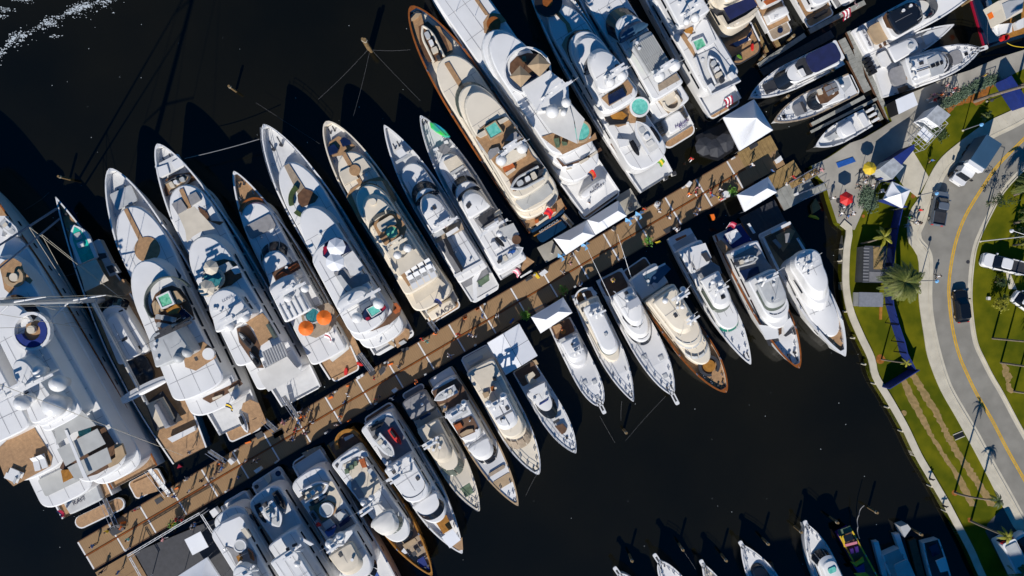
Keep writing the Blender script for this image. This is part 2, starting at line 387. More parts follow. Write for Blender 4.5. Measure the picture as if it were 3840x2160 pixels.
# sidewalk: one slab after another, joints between
sw = empty('sidewalk', (0, 0, 0)); sw['kind'] = 'structure'
n_ = 78; a_ = resample(cs, n_); b_ = resample(offs(cl, -.18), n_)
for i in range(n_-1):
    def lp(p, q, t_): return p.lerp(q, t_)
    q0, q1, q2, q3 = a_[i].lerp(a_[i+1], .012), a_[i].lerp(a_[i+1], .988), b_[i].lerp(b_[i+1], .988), b_[i].lerp(b_[i+1], .012)
    mb = MB(); mb.prism([tuple(q0), tuple(q1), tuple(q2), tuple(q3)], 1.1, 1.30+random.uniform(-.006, .006)); mb.build('slab', 'concrete', sw)
# mulch tracks and rings on the grass
sheet('track', 'Y800,280 850,270 1000,560 1110,800 1250,1020 1400,1220 1500,1449 1440,1449 1280,1130 1150,930 1030,740 900,520', 1.206, 'mulch', jag=.11, seg=.35)
sheet('track', 'Y885,235 940,210 1050,400 1150,560 1250,760 1350,940 1470,1110 1600,1310 1690,1449 1600,1440 1480,1240 1330,1020 1230,850 1130,640 1000,440', 1.208, 'mulch', jag=.14, seg=.3)
sheet('track', 'Y1720,140 1780,170 1830,280 1800,330 1850,400 1790,420 1760,300', 1.206, 'mulch', jag=.2, seg=.3)
sheet('mulch_bed', 'o640,920 760,860 900,800 1050,690 1200,600 1350,530 1480,500 1370,610 1310,700 1290,770 1230,840 1150,860 1060,800 950,820 800,880 690,990', 1.205, 'mulch_red', jag=.12, seg=.4)
sheet('mulch_bed', 'o1720,470 1790,440 1820,500 1850,560 1800,600 1740,540', 1.205, 'mulch_red', jag=.12, seg=.4)
for px_, r_ in (((3301, 1347), .7), ((3580, 1848), .45), ((3638, 1950), .4), ((3352, 1100), .8), ((3390, 620), .8), ((3237, 810), .25), ((3425, 735), .35)):
    sheet('mulch_bed', [(px_[0]+r_*26*math.cos(t_/14*6.283)*random.uniform(.8, 1.2), px_[1]+r_*26*math.sin(t_/14*6.283)*random.uniform(.8, 1.2)) for t_ in range(14)], 1.206+.001*random.random(), 'mulch_red')
mb = MB(); c_ = W2((3389, 1549), 1.2); mb.cyl(c_.x, c_.y, 1.2, 1.24, .42, 16); tag(mb.build('stepping_stone', 'mulch'), 'round tan stone set in the grass beside the seawall', 'stone')
c_ = W2((3630, 982), 1.22); mb = MB(); mb.cyl(c_.x, c_.y, 1.2, 1.2225, .27, 18); tag(mb.build('manhole_cover', 'charcoal'), 'round dark manhole cover in the road near the kerb', 'manhole cover')
e_ = empty('drain_grate', (*W2((3595, 1633), 1.2), 1.2), -R(28)-0.02, 'dark drain grate with white frame at the sidewalk edge', 'drain')
mb = MB(); mb.box(-.75, .75, .34, .44, 0, .08); mb.box(-.75, .75, -.44, -.34, 0, .08); mb.build('frame', 'concrete', e_, mw=Matrix.Rotation(R(52), 4, 'Z'))
mb = MB(); mb.box(-.72, .72, -.335, .335, 0, .03); mb.build('grate', 'black', e_, mw=Matrix.Rotation(R(52), 4, 'Z'))
# building beyond the bottom of the frame whose shade falls on the lower slips
bd = empty('apartment_building', (62, -93.5, 0), R(9), 'pale apartment block south of the small-boat slips', 'building')
mb = MB(); mb.box(-56, 60, -14, 14, 0, 34); mb.build('wall', 'facade', bd)
mb = MB(); mb.box(-56.3, 60.3, -14.3, 14.3, 34, 34.6); mb.build('roof', 'roof_slate', bd)
for i in range(24):
    for j in range(8):
        mb = MB(); x_ = -52+i*4.6; mb.box(x_, x_+2, 14.0, 14.06, 3+j*3.8, 5+j*3.8); mb.build('window', 'glass', bd)
# ---------------------------------------------------------------- docks
DZ = .75
U0, U1 = W2((291, 2031), DZ), W2((2765, 579), DZ)
de = (U1-U0).normalized(); dn = Vector((de.y, -de.x))      # along the dock; across it (towards the lower row)
wid = abs((W2((1538, 1442), DZ)-U0).dot(dn)); LEN = (U1-U0).length
def dk(a_, c_): return U0+de*a_+dn*c_
dang = math.atan2(de.y, de.x)
dock = empty('floating_dock', (*U0, 0), dang, 'long tan boarded main dock between the two rows of yachts', 'dock')
# local frame: x along, y across (negative towards the lower row)
half = wid/2
mb = MB(); mb.box(0, LEN, -wid+.05, -.05, .1, DZ-.1); mb.build('float', 'dock_seam', dock)
PL = 5.13; npan = int(LEN/PL)+1
pan = None
for i in range(npan):
    for r_ in range(2):
        for h_ in range(2):
            y1 = -.12-r_*(half+.02); y0 = y1-half+.28
            x0 = i*PL+h_*PL/2; x1 = min(LEN, x0+PL/2)
            if x1-x0 < .5: continue
            mb = MB(); mb.box(0, x1-x0-(.03 if h_ == 0 else .16), y0-y1, 0, DZ-.11, DZ); o = mb.build('deck_panel', 'dock_plank', dock); o.location = (x0+(.0 if h_ else .13), y1, random.uniform(-.004, .004))
for i in range(npan):
    for r_ in range(2):
        mb = MB(); y1 = -.1-r_*(half+.02); mb.box(i*PL-.11+.04*r_, i*PL+.11+.04*r_, y1-half+.25, y1, DZ-.1, DZ+.012); mb.build('joint_strip', 'dock_white', dock)
mb = MB(); mb.box(0, LEN, -.11, 0, DZ-.35, DZ+.05); mb.build('edge_beam', 'dock_seam', dock)
mb = MB(); mb.box(0, LEN, -wid, -wid+.11, DZ-.35, DZ+.05); mb.build('edge_beam', 'dock_seam', dock)
mb = MB(); mb.box(0, LEN, -half-.10, -half+.06, DZ-.35, DZ+.03); mb.build('edge_beam', 'varnish', dock)
def slab(name, pts, z, m, label, cat='dock', plank=None, group=None, depth=.6):
    """a separate float: deck of planks across its first edge"""
    P = [W2(p, z) for p in PX(pts)]; c_ = sum(P, Vector((0, 0)))/len(P)
    if len(P) == 4 and (P[2]-P[1]).length > (P[1]-P[0]).length: P = P[1:]+P[:1]
    e_ = (P[1]-P[0]+P[2]-P[3]).normalized() if len(P) == 4 else (P[1]-P[0]).normalized(); a_ = math.atan2(e_.y, e_.x)
    r_ = empty(name, (c_.x, c_.y, 0), a_, label, cat, group)
    L_ = [((p-c_).dot(e_), (p-c_).dot(Vector((-e_.y, e_.x)))) for p in P]
    if not plank:
        mb = MB(); mb.prism(L_, z-depth, z); mb.build('deck', m, r_)
        return r_
    mb = MB(); mb.prism(L_, z-depth, z-.06); mb.build('float', 'dock_seam', r_)
    x0, x1 = min(p[0] for p in L_), max(p[0] for p in L_); y0, y1 = min(p[1] for p in L_), max(p[1] for p in L_)
    n_ = max(1, int((x1-x0)/plank))
    for i in range(n_):
        mb = MB(); mb.box(x0+(x1-x0)*i/n_+.015, x0+(x1-x0)*(i+1)/n_-.015, y0+.02, y1-.02, z-.06, z+random.uniform(-.006, .006)); mb.build('plank', m, r_)
    return r_
# T-head at the outer end and side floats
slab('side_float', '@358,2147 495,2067 700,2420 560,2500', DZ-.004, 'dock_plank', 'tan boarded float running off the lower left dock end', plank=2.4)
slab('tent_floor', '@505,2072 905,1905 1120,2260 720,2460', DZ+.02, 'charcoal', 'dark carpeted float of the white party tent beside the dock', depth=.5)
slab('side_float', 'c805,690 1120,500 1270,650 885,835', DZ+.004, 'dock_wood', 'honey coloured wooden float in front of the peaked white tent', plank=.5)
slab('side_float', 'c1215,890 1440,770 1530,900 1240,1100', DZ, 'dock_wood', 'weathered wooden float joining the dock to the gangway', plank=.6)
slab('side_float', 'c885,835 1215,660 1340,800 1190,890', DZ+.006, 'dock_plank', 'tan boarded float at the shore end of the main dock', plank=1.2)
slab('side_float', 'c1240,1100 1600,920 1680,1130 1330,1330', DZ-.002, 'dock_grey', 'grey float below the gangways beside the white canopy', plank=.8)
slab('side_float', 'c845,1400 1150,1240 1350,1449 1200,1600 900,1560', DZ-.1, 'charcoal', 'dark boarded float behind the sterns of the lower row', plank=.5)
slab('side_float', 'c1640,1270 1690,1190 1750,1300 1660,1360', DZ+.01, 'dock_wood', 'small tan triangle of decking beside the yellow boat gear')
slab('side_float', 'M1045,100 1120,-30 1345,90 1150,200', DZ, 'dock_plank', 'dark shaded float beside the four-panel white roof')
slab('side_float', 'e1130,690 1300,605 1420,760 1230,860', DZ+.01, 'quay_mat', 'grey float at the lower end of the long white tent')
slab('side_float', 'b930,720 1100,620 1220,830 1050,930', DZ+.01, 'quay_mat', 'grey float at the upper end of the long white tent')
slab('tent_floor', 'b240,1190 960,760 1080,900 370,1330', DZ+.015, 'quay_mat', 'grey floor under the long white tent on the dock')
slab('seating_float', 'c330,480 640,330 830,600 590,760 380,700', DZ-.25, 'black', 'black seating float under the dark umbrellas')
slab('tent_floor', 'c640,270 980,90 1190,410 840,620', DZ-.02, 'quay_mat', 'floor of the big peaked white tent')
slab('tent_floor', 'c840,1130 1150,970 1250,1110 890,1320', DZ-.03, 'quay_mat', 'floor of the small white canopy near the gangway')
slab('side_float', 'N250,560 440,470 520,560 320,660', DZ+.01, 'charcoal', 'dark float in front of the small white canopy')
# finger piers at the upper right marina
FP = 'grey wooden finger pier '
slab('finger_pier', 'T1640,460 1720,420 2010,1010 1940,1050', .7, 'dock_grey', FP+'running down beside the blue-roofed cruiser stern', 'pier', plank=.6)
slab('finger_pier', 'T1740,360 1790,340 1925,640 1870,660', .7, 'dock_grey', FP+'short one beside the cream sun pad stern', 'pier', plank=.6)
slab('finger_pier', 'V0,560 60,540 160,1000 100,1010', .7, 'dock_grey', FP+'behind the outboard engines', 'pier', plank=.6)
slab('finger_pier', 'V20,540 60,530 450,1360 400,1380', .7, 'dock_grey', FP+'leading to the concrete quay', 'pier', plank=.6)
slab('finger_pier', 'V210,1190 250,1170 340,1340 300,1370', .7, 'dock_grey', FP+'short stub beside the small fishing boat', 'pier', plank=.6)
slab('finger_pier', 'T1330,1390 1932,1080 1932,1120 1350,1430', .7, 'dock_grey', FP+'long one beside the dark-roofed cruiser', 'pier', plank=.6)
slab('finger_pier', 'W0,590 30,580 610,300 590,280', .7, 'dock_grey', FP+'nearest the small fishing boat', 'pier', plank=.6)
slab('finger_pier', 'T720,720 1250,380 1280,410 760,760', .7, 'dock_grey', FP+'crossing behind the teak sterns', 'pier', plank=.6)
slab('finger_pier', 'T760,800 1480,380 1600,420 800,840', .45, 'charcoal', 'dark floating strip along the blue-roofed cruiser', 'pier', plank=.6)
slab('finger_pier', 'T1300,330 1932,0 1932,60 1330,380', .7, 'dock_grey', FP+'at the top edge with dark pads on it', 'pier', plank=.6)
slab('finger_pier', 't205,130 245,120 380,390 350,400', .7, 'dock_wood', 'tan wooden finger pier between two teak sterns', 'pier', plank=.6)
slab('finger_pier', 't135,205 165,195 280,440 255,450', .7, 'dock_wood', 'tan wooden finger pier beside the curved teak stern', 'pier', plank=.6)
# ---------------------------------------------------------------- boats
BOATS = []
def prof(xa, xf, wa, wf, nose, tail, ka=4.0, kf=2.2, n=9):
    """half-width profile of a deck block: squared-off after end, rounded front"""
    nose = max(.02, min(nose, (xf-xa)*.75)); tail = max(.02, min(tail, (xf-xa)-nose-.02)); out = []
    for i in range(n+1):
        s_ = 1-math.cos(math.pi/2*i/n); out.append((xa+tail*s_, wa*max(0, 1-(1-s_)**ka)**(1/ka)))
    for i in range(n+1):
        s_ = math.sin(math.pi/2*i/n); out.append((xf-nose+nose*s_, (wf)*max(0, 1-s_**kf)**(1/kf)))
    return out
class Boat:
    def __init__(s, name, label, short, bow, stern, W, zb, zs, p=2.0, q=1.25, ub=.5, ft=.85, hull='white', deck='nonskid', cap='white', bul=.5, cat='yacht', tone='white', plat=True, group='yachts moored stern-to along the dock', inset=.16):
        b, t_ = W3(bow, zb), W3(stern, zs)
        s.O = t_.xy.copy(); d = (b-t_).xy; s.L = d.length; s.ex = d.normalized(); s.ey = Vector((-s.ex.y, s.ex.x)); s.rz = math.atan2(s.ex.y, s.ex.x)
        s.W = W*(1.07 if zb < 4.4 else 1.0)/PPM*(1-(zb+zs)/200); s.zb, s.zs, s.p, s.q, s.ub, s.ft, s.bul = zb, zs, p, q, ub, ft, bul
        s.short = short; s.tone = tone; s.inset = inset; s.tiers = []
        if bul == .5: s.bul = .95 if zb >= 4.4 else .45 if zb >= 3.7 else .15
        if zb >= 4.4: s.p, s.q = p+.25, q+.2
        else: s.p, s.q = p+.1, q+.08
        s.root = empty(name, (s.O.x, s.O.y, 0), s.rz, label, cat, group); BOATS.append(s); s.hullmat = hull
        s.mkhull(hull, deck, cap)
    def half(s, u):
        if u <= s.ub:
            t_ = min(1, u/(s.ub*.75)); return s.W*(s.ft+(1-s.ft)*math.sin(t_*math.pi/2))
        t_ = min(1, (u-s.ub)/(1-s.ub)); return s.W*max(0, 1-t_**s.p)**(1/s.q)
    def sheer(s, u): return s.zs+(s.zb-s.zs)*min(1, u/.75)**1.4
    def mkhull(s, hull, deck, cap):
        N = 30; us = [1-(1-i/N)**1.5 for i in range(N+1)]; L = s.L
        st = []
        for u in us:
            h = s.half(u); z = s.sheer(u); uw = min(1, u*1.05+.0); hw = s.half(uw)*(.93-.25*u**2)
            st.append((u*L, h, z, min(u*L, u*L*(.945)+.0), hw))
        mb = MB(); rows = []
        for sd in (1, -1):
            rr = []
            for (x, h, z, xw, hw) in st:
                n = len(mb.v); k = s.inset
                hi = max(0, h-k); xi = min(x, L-k*3)
                mb.v += [(xw, sd*hw, -.5), (xw*.4+x*.6, sd*(hw*.35+h*.65), z*.45), (x, sd*h, z), (xi, sd*hi, z), (xi, sd*hi, z-s.bul*(.35+.65*min(1, x/L*1.5)))]
                rr.append(n)
            for a_, b_ in zip(rr, rr[1:]):
                for i in range(4):
                    f = (a_+i, b_+i, b_+i+1, a_+i+1); mb.f.append(f if sd < 0 else f[::-1]); mb.m.append(0)
            rows.append(rr)
        a_, b_ = rows[0][0], rows[1][0]
        mb.f.append((a_, a_+1, b_+1, b_)); mb.m.append(0); mb.f.append((a_+1, a_+2, b_+2, b_+1)); mb.m.append(0)
        mb.build('hull', hull, s.root)
        # cap rail
        cb = MB(); k = s.inset+.02
        for sd in (1, -1):
            pr = [((x, sd*(h+.03), z+.03), (min(x, L-k*3), sd*max(0, h-k), z+.03), (x, sd*(h+.03), z-.06)) for (x, h, z, _, _) in st]
            for c0, c1 in zip(pr, pr[1:]):
                q_ = [c0[0], c1[0], c1[1], c0[1]]; cb.quad(*(q_ if sd < 0 else q_[::-1]))
                q_ = [c0[2], c1[2], c1[0], c0[0]]; cb.quad(*(q_ if sd < 0 else q_[::-1]))
        cb.build('cap_rail', cap, s.root)
        db = MB(); pr = []
        for (x, h, z, _, _) in st:
            zz = z-s.bul*(.35+.65*min(1, x/L*1.5))+.02; pr.append((min(x, L-k*3), max(0, h-k+.01), zz))
        for c0, c1 in zip(pr, pr[1:]):
            db.quad((c0[0], -c0[1], c0[2]), (c1[0], -c1[1], c1[2]), (c1[0], c1[1], c1[2]), (c0[0], c0[1], c0[2]))
        s.deck = db.build('deck', deck, s.root)
        if s.zb >= 2.8:         # hull windows
            for sd in (1, -1):
                for i in range(int(L/6)):
                    u = .25+.5*i/max(1, int(L/6)-1)
                    wb = MB(); q_ = []
                    for du in (0, .8/L):
                        u2 = u+du; h = s.half(u2); z = s.sheer(u2); uw = min(1, u2*1.05); hw = s.half(uw)*(.93-.25*u2**2); ym = hw*.35+h*.65
                        for f_ in (.40, .56):
                            q_.append((u2*L, sd*(ym+(h-ym)*f_+.015), z*(.45+.55*f_)))
                    wb.quad(q_[0], q_[2], q_[3], q_[1]); wb.build('hull_window', 'glass', s.root)
    def lx(s, p, z):
        """along-axis position of a photo point lying at height z (numbers are fractions of the length)"""
        if isinstance(p, (int, float)): return p*s.L
        return (W2(p, z)-s.O).dot(s.ex)
    def lp(s, p, z): v = W2(p, z)-s.O; return (v.dot(s.ex), v.dot(s.ey))
    def T(s, name, aft, front, wa, wf, z0, z1, m=None, nose=3.0, tail=.6, ka=4, kf=2.2, crown=.12, rake=.5, win=None, top=None, ov=0.0, parent=None):
        """deck block: aft and front photo points on its top, half-widths as fractions of the beam"""
        m = m or s.tone; xa, xf = s.lx(aft, z1), s.lx(front, z1); wa *= s.W; wf *= s.W
        if xf-xa < .5: xf = xa+.5
        bev = min(.16, (z1-z0)*.4)
        P = prof(xa, xf, wa, wf, nose, tail, ka, kf); B = prof(xa+ov, xf+rake, wa+.08-ov*.3, wf+.08-ov*.3, nose, tail, ka, kf)
        mb = MB(); n = len(P); nv = 7
        def row(Q, zf, shr=0.0):
            r_ = []
            for (x, w_) in Q: r_.append((x, w_, zf))
            return r_
        xm = (xa+xf)/2
        bot = [(x, w_, z0) for x, w_ in B]; mid = [(x, w_, z1-bev) for x, w_ in P]
        f_in = 1-2*bev/max(.6, xf-xa)
        tp = [(xm+(x-xm)*f_in, max(0, w_-bev*.9), z1) for x, w_ in P]
        sm = []
        for sd in (1, -1):
            for lo, hi, smf in ((bot, mid, True), (mid, tp, True)):
                for i in range(n-1):
                    a_, b_, c_, d_ = lo[i], lo[i+1], hi[i+1], hi[i]
                    q_ = [(a_[0], sd*a_[1], a_[2]), (b_[0], sd*b_[1], b_[2]), (c_[0], sd*c_[1], c_[2]), (d_[0], sd*d_[1], d_[2])]
                    mb.k = 0; mb.quad(*(q_ if sd < 0 else q_[::-1])); sm.append(False)
        mb.k = 1
        base = len(mb.v)
        for (x, w_, z) in tp:
            for j in range(nv):
                v_ = -1+2*j/(nv-1); e_ = min(1, (x-xa)/max(.3, .35*(xf-xa)), (xf-x)/max(.3, .45*(xf-xa)))
                mb.v.append((x, w_*v_, z+crown*(1-v_*v_)*max(0, e_)))
        for i in range(n-1):
            for j in range(nv-1):
                a_ = base+i*nv+j; mb.f.append((a_, a_+nv, a_+nv+1, a_+1)); mb.m.append(1); sm.append(True)
        o = mb.build(name, [m, top or m], parent or s.root, smooth=sm)
        s.tiers.append((xa, xf, wa, wf, nose, tail, z1, crown))
        if win is None: win = (z1-z0) >= 1.9 and s.L < 41
        if win:
            zA, zB = z0+(z1-z0)*.52, z0+(z1-z0)*.72
            x0, x1 = xa+max(.8, tail), xf-nose*.7; k = max(2, int((x1-x0)/2.6))
            for sd in (1, -1):
                for i in range(k):
                    xx0, xx1 = x0+(x1-x0)*(i+.06)/k, x0+(x1-x0)*(i+.94)/k
                    def wy(x, z):
                        t_ = (x-xa)/(xf-xa); wt = wa+(wf-wa)*t_; return (wt+.08*(1-(z-z0)/(z1-z0)))+.012
                    wb = MB(); q_ = [(xx0, sd*wy(xx0, zA), zA), (xx1, sd*wy(xx1, zA), zA), (xx1, sd*wy(xx1, zB), zB), (xx0, sd*wy(xx0, zB), zB)]
                    wb.quad(*(q_ if sd < 0 else q_[::-1])); wb.build('side_window', 'glass', o if not parent else s.root)
        return o
    def S(s, f0, z0, f1, z1, w0, w1, nose0, nose1, n=1, m='glass', th=78, kf=2.2, name='windscreen', gap=.05, t0=None, lift=.02):
        """raked windscreen between a low front arc and a high rear arc, in n panes"""
        x0, x1 = s.lx(f0, z0), s.lx(f1, z1); w0 *= s.W; w1 *= s.W
        def arc(xf, w_, nose, a_):
            t_ = R(a_); c_, q_ = max(0, math.cos(t_)), math.sin(t_); e_ = 2/kf
            return (xf-nose*(1-c_**e_), w_*abs(q_)**e_*(1 if q_ >= 0 else -1))
        for k in range(n):
            mb = MB(); K = max(2, 14//n)
            for i in range(K):
                g = gap if n > 1 else 0
                A = [-th+2*th*(k+g+(1-2*g)*(i+j)/K)/n for j in (0, 1)]
                p_ = [arc(x0, w0, nose0, A[0]), arc(x0, w0, nose0, A[1]), arc(x1, w1, nose1, A[1]), arc(x1, w1, nose1, A[0])]
                mb.quad((*p_[0], z0+lift), (*p_[1], z0+lift), (*p_[2], z1+lift), (*p_[3], z1+lift))
            mb.build(name, m, s.root)
    def P(s, name, pts, z, m, h=.03, parent=None, taper=0.0):
        Q = [s.lp(p, z) for p in (PX(pts) if isinstance(pts, str) else pts)]; mb = MB()
        if taper:
            cx = sum(q[0] for q in Q)/len(Q); cy_ = sum(q[1] for q in Q)/len(Q)
            mb.prism(Q, z-h, z, [(cx+(q[0]-cx)*(1-taper), cy_+(q[1]-cy_)*(1-taper)) for q in Q])
        else: mb.prism(Q, z-h, z)
        return mb.build(name, m, parent or s.root)
    def Q(s, name, aft, front, v0, v1, z, m, h=.2, r=.25, parent=None):
        """rounded rectangle in the boat's own axes"""
        xa, xf = s.lx(aft, z), s.lx(front, z)
        if xf < xa: xa, xf = xf, xa
        mb = MB(); mb.prism(rrect(xa, max(xf, xa+.1), v0*s.W, v1*s.W, r), z-h, z); return mb.build(name, m, parent or s.root)
    def C(s, name, p, z, r, m, h=.3, n=20, parent=None):
        x, y = s.lp(p, z); mb = MB(); mb.cyl(x, y, z-h, z, r, n); return mb.build(name, m, parent or s.root)
    def A(s, name, p, z, r0, r1, a0, a1, m, h=.4, parent=None):
        """curved seat: angles in degrees from the bow, counter-clockwise"""
        x, y = s.lp(p, z); mb = MB(); mb.ring(x, y, z-h, z, r0, r1, a0, a1); return mb.build(name, m, parent or s.root)
    def D(s, p, z, r, m=None):
        x, y = s.lp(p, z); mb = MB(); mb.cyl(x, y, z-r*1.6, z-r*.3, r*.55, 10); mb.sphere(x, y, z, r, 16, 9); return mb.build('radar_dome', m or 'white', s.root, smooth=True)
    def J(s, pts, z, water='aqua', rim='white', h=.5, edge=.22):
        """square plunge pool: rim and water"""
        Q = [s.lp(p, z) for p in PX(pts)]; cx = sum(q[0] for q in Q)/len(Q); cy_ = sum(q[1] for q in Q)/len(Q)
        I_ = [(cx+(q[0]-cx)*(1-edge), cy_+(q[1]-cy_)*(1-edge)) for q in Q]; mb = MB(); n = len(Q)
        for i in range(n):
            j = (i+1) % n; a_, b_, c_, d_ = Q[i], Q[j], I_[j], I_[i]
            mb.quad((*a_, z), (*b_, z), (*c_, z), (*d_, z)); mb.quad((*a_, z-h), (*b_, z-h), (*b_, z), (*a_, z)); mb.quad((*d_, z), (*c_, z), (*c_, z-.3), (*d_, z-.3))
        o = mb.build('plunge_pool', rim, s.root); wb = MB(); wb.prism(I_, z-.35, z-.08); wb.build('pool_water', water, o); return o
    def JR(s, p, z, r, water='aqua', rim='white', h=.5):
        x, y = s.lp(p, z); mb = MB(); mb.ring(x, y, z-h, z, r*.82, r, 0, 360, 24); o = mb.build('hot_tub', rim, s.root)
        wb = MB(); wb.cyl(x, y, z-.35, z-.08, r*.825, 24); wb.build('pool_water', water, o); return o
    def mast(s, p, z0, h, w=.5, bars=2, m='white', scan=True):
        """radar mast: swept posts, cross trees, scanner bar, whip aerials"""
        x, y = s.lp(p, z0); w *= s.W; mb = MB()
        for sd in (1, -1):
            mb.tube((x+.9, sd*w*.55+y, z0), (x, sd*w*.22+y, z0+h), .16, 6, .10)
        for i in range(bars):
            zz = z0+h*(.55+.4*i/max(1, bars)); ww = w*(.9-.25*i); mb.box(x-.15, x+.2, y-ww, y+ww, zz, zz+.1)
        mb.box(x-.25, x+.3, y-w*.28, y+w*.28, z0+h, z0+h+.12)
        o = mb.build('radar_mast', m, s.root)
        if scan:
            sb = MB(); sb.box(x+.2, x+.45, y-1.0, y+1.0, z0+h+.35, z0+h+.5); sb.cyl(x+.3, y, z0+h+.1, z0+h+.36, .16, 8); sb.build('radar_scanner', m, o)
        for sd in (1, -1):
            ab = MB(); ab.tube((x-.1, y+sd*w*.8, z0+h*.6), (x-.6, y+sd*w*.95, z0+h*.6+2.6), .025, 5); ab.build('aerial', m, o)
        return o
    def rail(s, u0, u1, h=.9, inset=.12, m='steel', r=.028, z=None):
        for sd in (1, -1):
            mb = MB(); n = max(3, int((u1-u0)*s.L/1.3)); top = []
            for i in range(n+1):
                u = u0+(u1-u0)*i/n; x, y = min(u*s.L, s.L-.25), sd*max(0, s.half(u)-inset); zz = s.sheer(u) if z is None else z
                top.append(Vector((x, y, zz+h))); mb.tube((x, y, zz), (x, y, zz+h), r, 4)
            mb.path(top, r, 4); mb.path([t_-Vector((0, 0, h*.45)) for t_ in top], r*.7, 4)
            mb.build('railing', m, s.root)
    def gear(s, u=.9, sz=1.0, pulpit=0.0, hatch=None):
        """foredeck gear: windlass pair, chain plates, bitts, hatch, anchor"""
        x = u*s.L; z = s.sheer(u)-s.bul+.02; w = s.half(u)
        mb = MB()
        for sd in (1, -1):
            y = sd*min(.55*sz, w*.35); mb.cyl(x, y, z, z+.45*sz, .17*sz, 10); mb.cyl(x, y, z+.45*sz, z+.5*sz, .22*sz, 10); mb.box(x+.2, x+1.3*sz, y-.06, y+.06, z, z+.06)
        mb.build('windlass', 'charcoal', s.root)
        for du, sd in ((-.05, 1), (-.05, -1), (-.12, 1), (-.12, -1)):
            u2 = u+du; y = sd*(s.half(u2)-.55); mb = MB(); mb.cyl(u2*s.L-.15, y, s.sheer(u2)-s.bul, s.sheer(u2)-s.bul+.35, .08, 6); mb.cyl(u2*s.L+.15, y, s.sheer(u2)-s.bul, s.sheer(u2)-s.bul+.35, .08, 6); mb.build('bollard', 'steel', s.root)
        if hatch:
            for (hu, hv, hs, hm) in hatch:
                hz = s.sheer(hu)-s.bul+.02; fb = MB(); fb.prism(rrect(hu*s.L-hs/2-.07, hu*s.L+hs/2+.07, hv*s.W-hs/2-.07, hv*s.W+hs/2+.07, .08), hz, hz+.10); o = fb.build('hatch', 'white', s.root)
                hb = MB(); hb.prism(rrect(hu*s.L-hs/2, hu*s.L+hs/2, hv*s.W-hs/2, hv*s.W+hs/2, .06), hz+.05, hz+.14); hb.build('hatch_glass', hm, o)
        if pulpit:
            zb = s.zb; pb = MB(); pb.box(s.L-.9, s.L+pulpit, -.30, -.14, zb-.12, zb+.03); pb.box(s.L-.9, s.L+pulpit, .14, .30, zb-.12, zb+.03); pb.prism(rrect(s.L+pulpit-.3, s.L+pulpit+.2, -.30, .30, .2), zb-.12, zb+.05); o = pb.build('bow_pulpit', 'white', s.root)
            ab = MB(); ab.tube((s.L-.4, 0, zb-.02), (s.L+pulpit-.1, 0, zb-.02), .06, 6); ab.tube((s.L+pulpit, -.3, zb-.25), (s.L+pulpit, .3, zb-.25), .05, 6); ab.build('anchor', 'charcoal', o)
    def plat(s, aft, front, v, z, m='teak', r=.6, rim='white'):
        """swim platform with a rim"""
        xa, xf = s.lx(aft, z), s.lx(front, z); mb = MB(); w_ = v*s.W
        mb.prism(rrect(xa, xf, -w_, w_, r), z-.35, z-.03); o = mb.build('swim_platform', rim, s.root)
        mb = MB(); mb.prism(rrect(xa+.18, xf-.05, -w_+.18, w_-.18, r*.8), z-.1, z); mb.build('platform_deck', m, o); return o
    def fit(s, seed):
        """small fittings: deck seams, vents, whip aerials, cleats on the rail"""
        rnd = random.Random(seed)
        for (xa, xf, wa, wf, nose, tail, z1, cr) in s.tiers:
            Lt = xf-xa
            if Lt < 3 or wa < 1.2: continue
            mb = MB(); vs = (-.62, -.02, .6) if Lt > 8 else (.02,)
            def zz(x, v): e_ = min(1, (x-xa)/max(.3, .35*Lt), (xf-x)/max(.3, .45*Lt)); return z1+cr*(1-v*v)*max(0, e_)+.015
            def yy(x, v): return v*(wa+(wf-wa)*(x-xa)/Lt)
            for v in vs:
                xs = [xa+.4+(Lt-nose*.75-.6)*i/6 for i in range(7)]
                for x0, x1 in zip(xs, xs[1:]): mb.quad((x0, yy(x0, v)-.022, zz(x0, v)), (x1, yy(x1, v)-.022, zz(x1, v)), (x1, yy(x1, v)+.022, zz(x1, v)), (x0, yy(x0, v)+.022, zz(x0, v)))
            for k in range(int(Lt/4.5)):
                x = xa+Lt*(k+.7)/(int(Lt/4.5)+.6)
                if x > xf-nose*.7: continue
                for j in range(6): v0, v1 = -.9+.3*j, -.6+.3*j; mb.quad((x-.022, yy(x, v0), zz(x, v0)), (x+.022, yy(x, v0), zz(x, v0)), (x+.022, yy(x, v1), zz(x, v1)), (x-.022, yy(x, v1), zz(x, v1)))
            mb.build('deck_seam', 'cushion_grey', s.root)
            for k in range(rnd.randint(2, 4)):
                x, v = rnd.uniform(xa+.6, xf-nose*.5), rnd.uniform(-.75, .75); y, z = yy(x, v), zz(x, v); t_ = rnd.random(); mb = MB()
                if t_ < .4: mb.cyl(x, y, z-.02, z+.22, .16, 8); mb.cyl(x, y, z+.22, z+.3, .22, 8); mb.build('roof_vent', 'white', s.root)
                elif t_ < .6: mb.cyl(x, y, z-.02, z+.18, .07, 6); mb.sphere(x, y, z+.3, .16, 8, 5); mb.build('searchlight', 'steel', s.root)
                elif t_ < .8: mb.tube((x, y, z), (x-.5, y+.1, z+2.6), .03, 5, .015); mb.build('aerial', 'white', s.root)
                else: mb.prism(rrect(x-.28, x+.28, y-.22, y+.22, .06), z-.02, z+.07); mb.build('vent_hatch', 'charcoal', s.root)
        for u in (.12, .34, .56, .75):
            for sd in (1, -1): mb = MB(); y = sd*(s.half(u)-.1); z = s.sheer(u); mb.box(u*s.L-.18, u*s.L+.18, y-.05, y+.05, z+.03, z+.16); mb.build('cleat', 'steel', s.root)
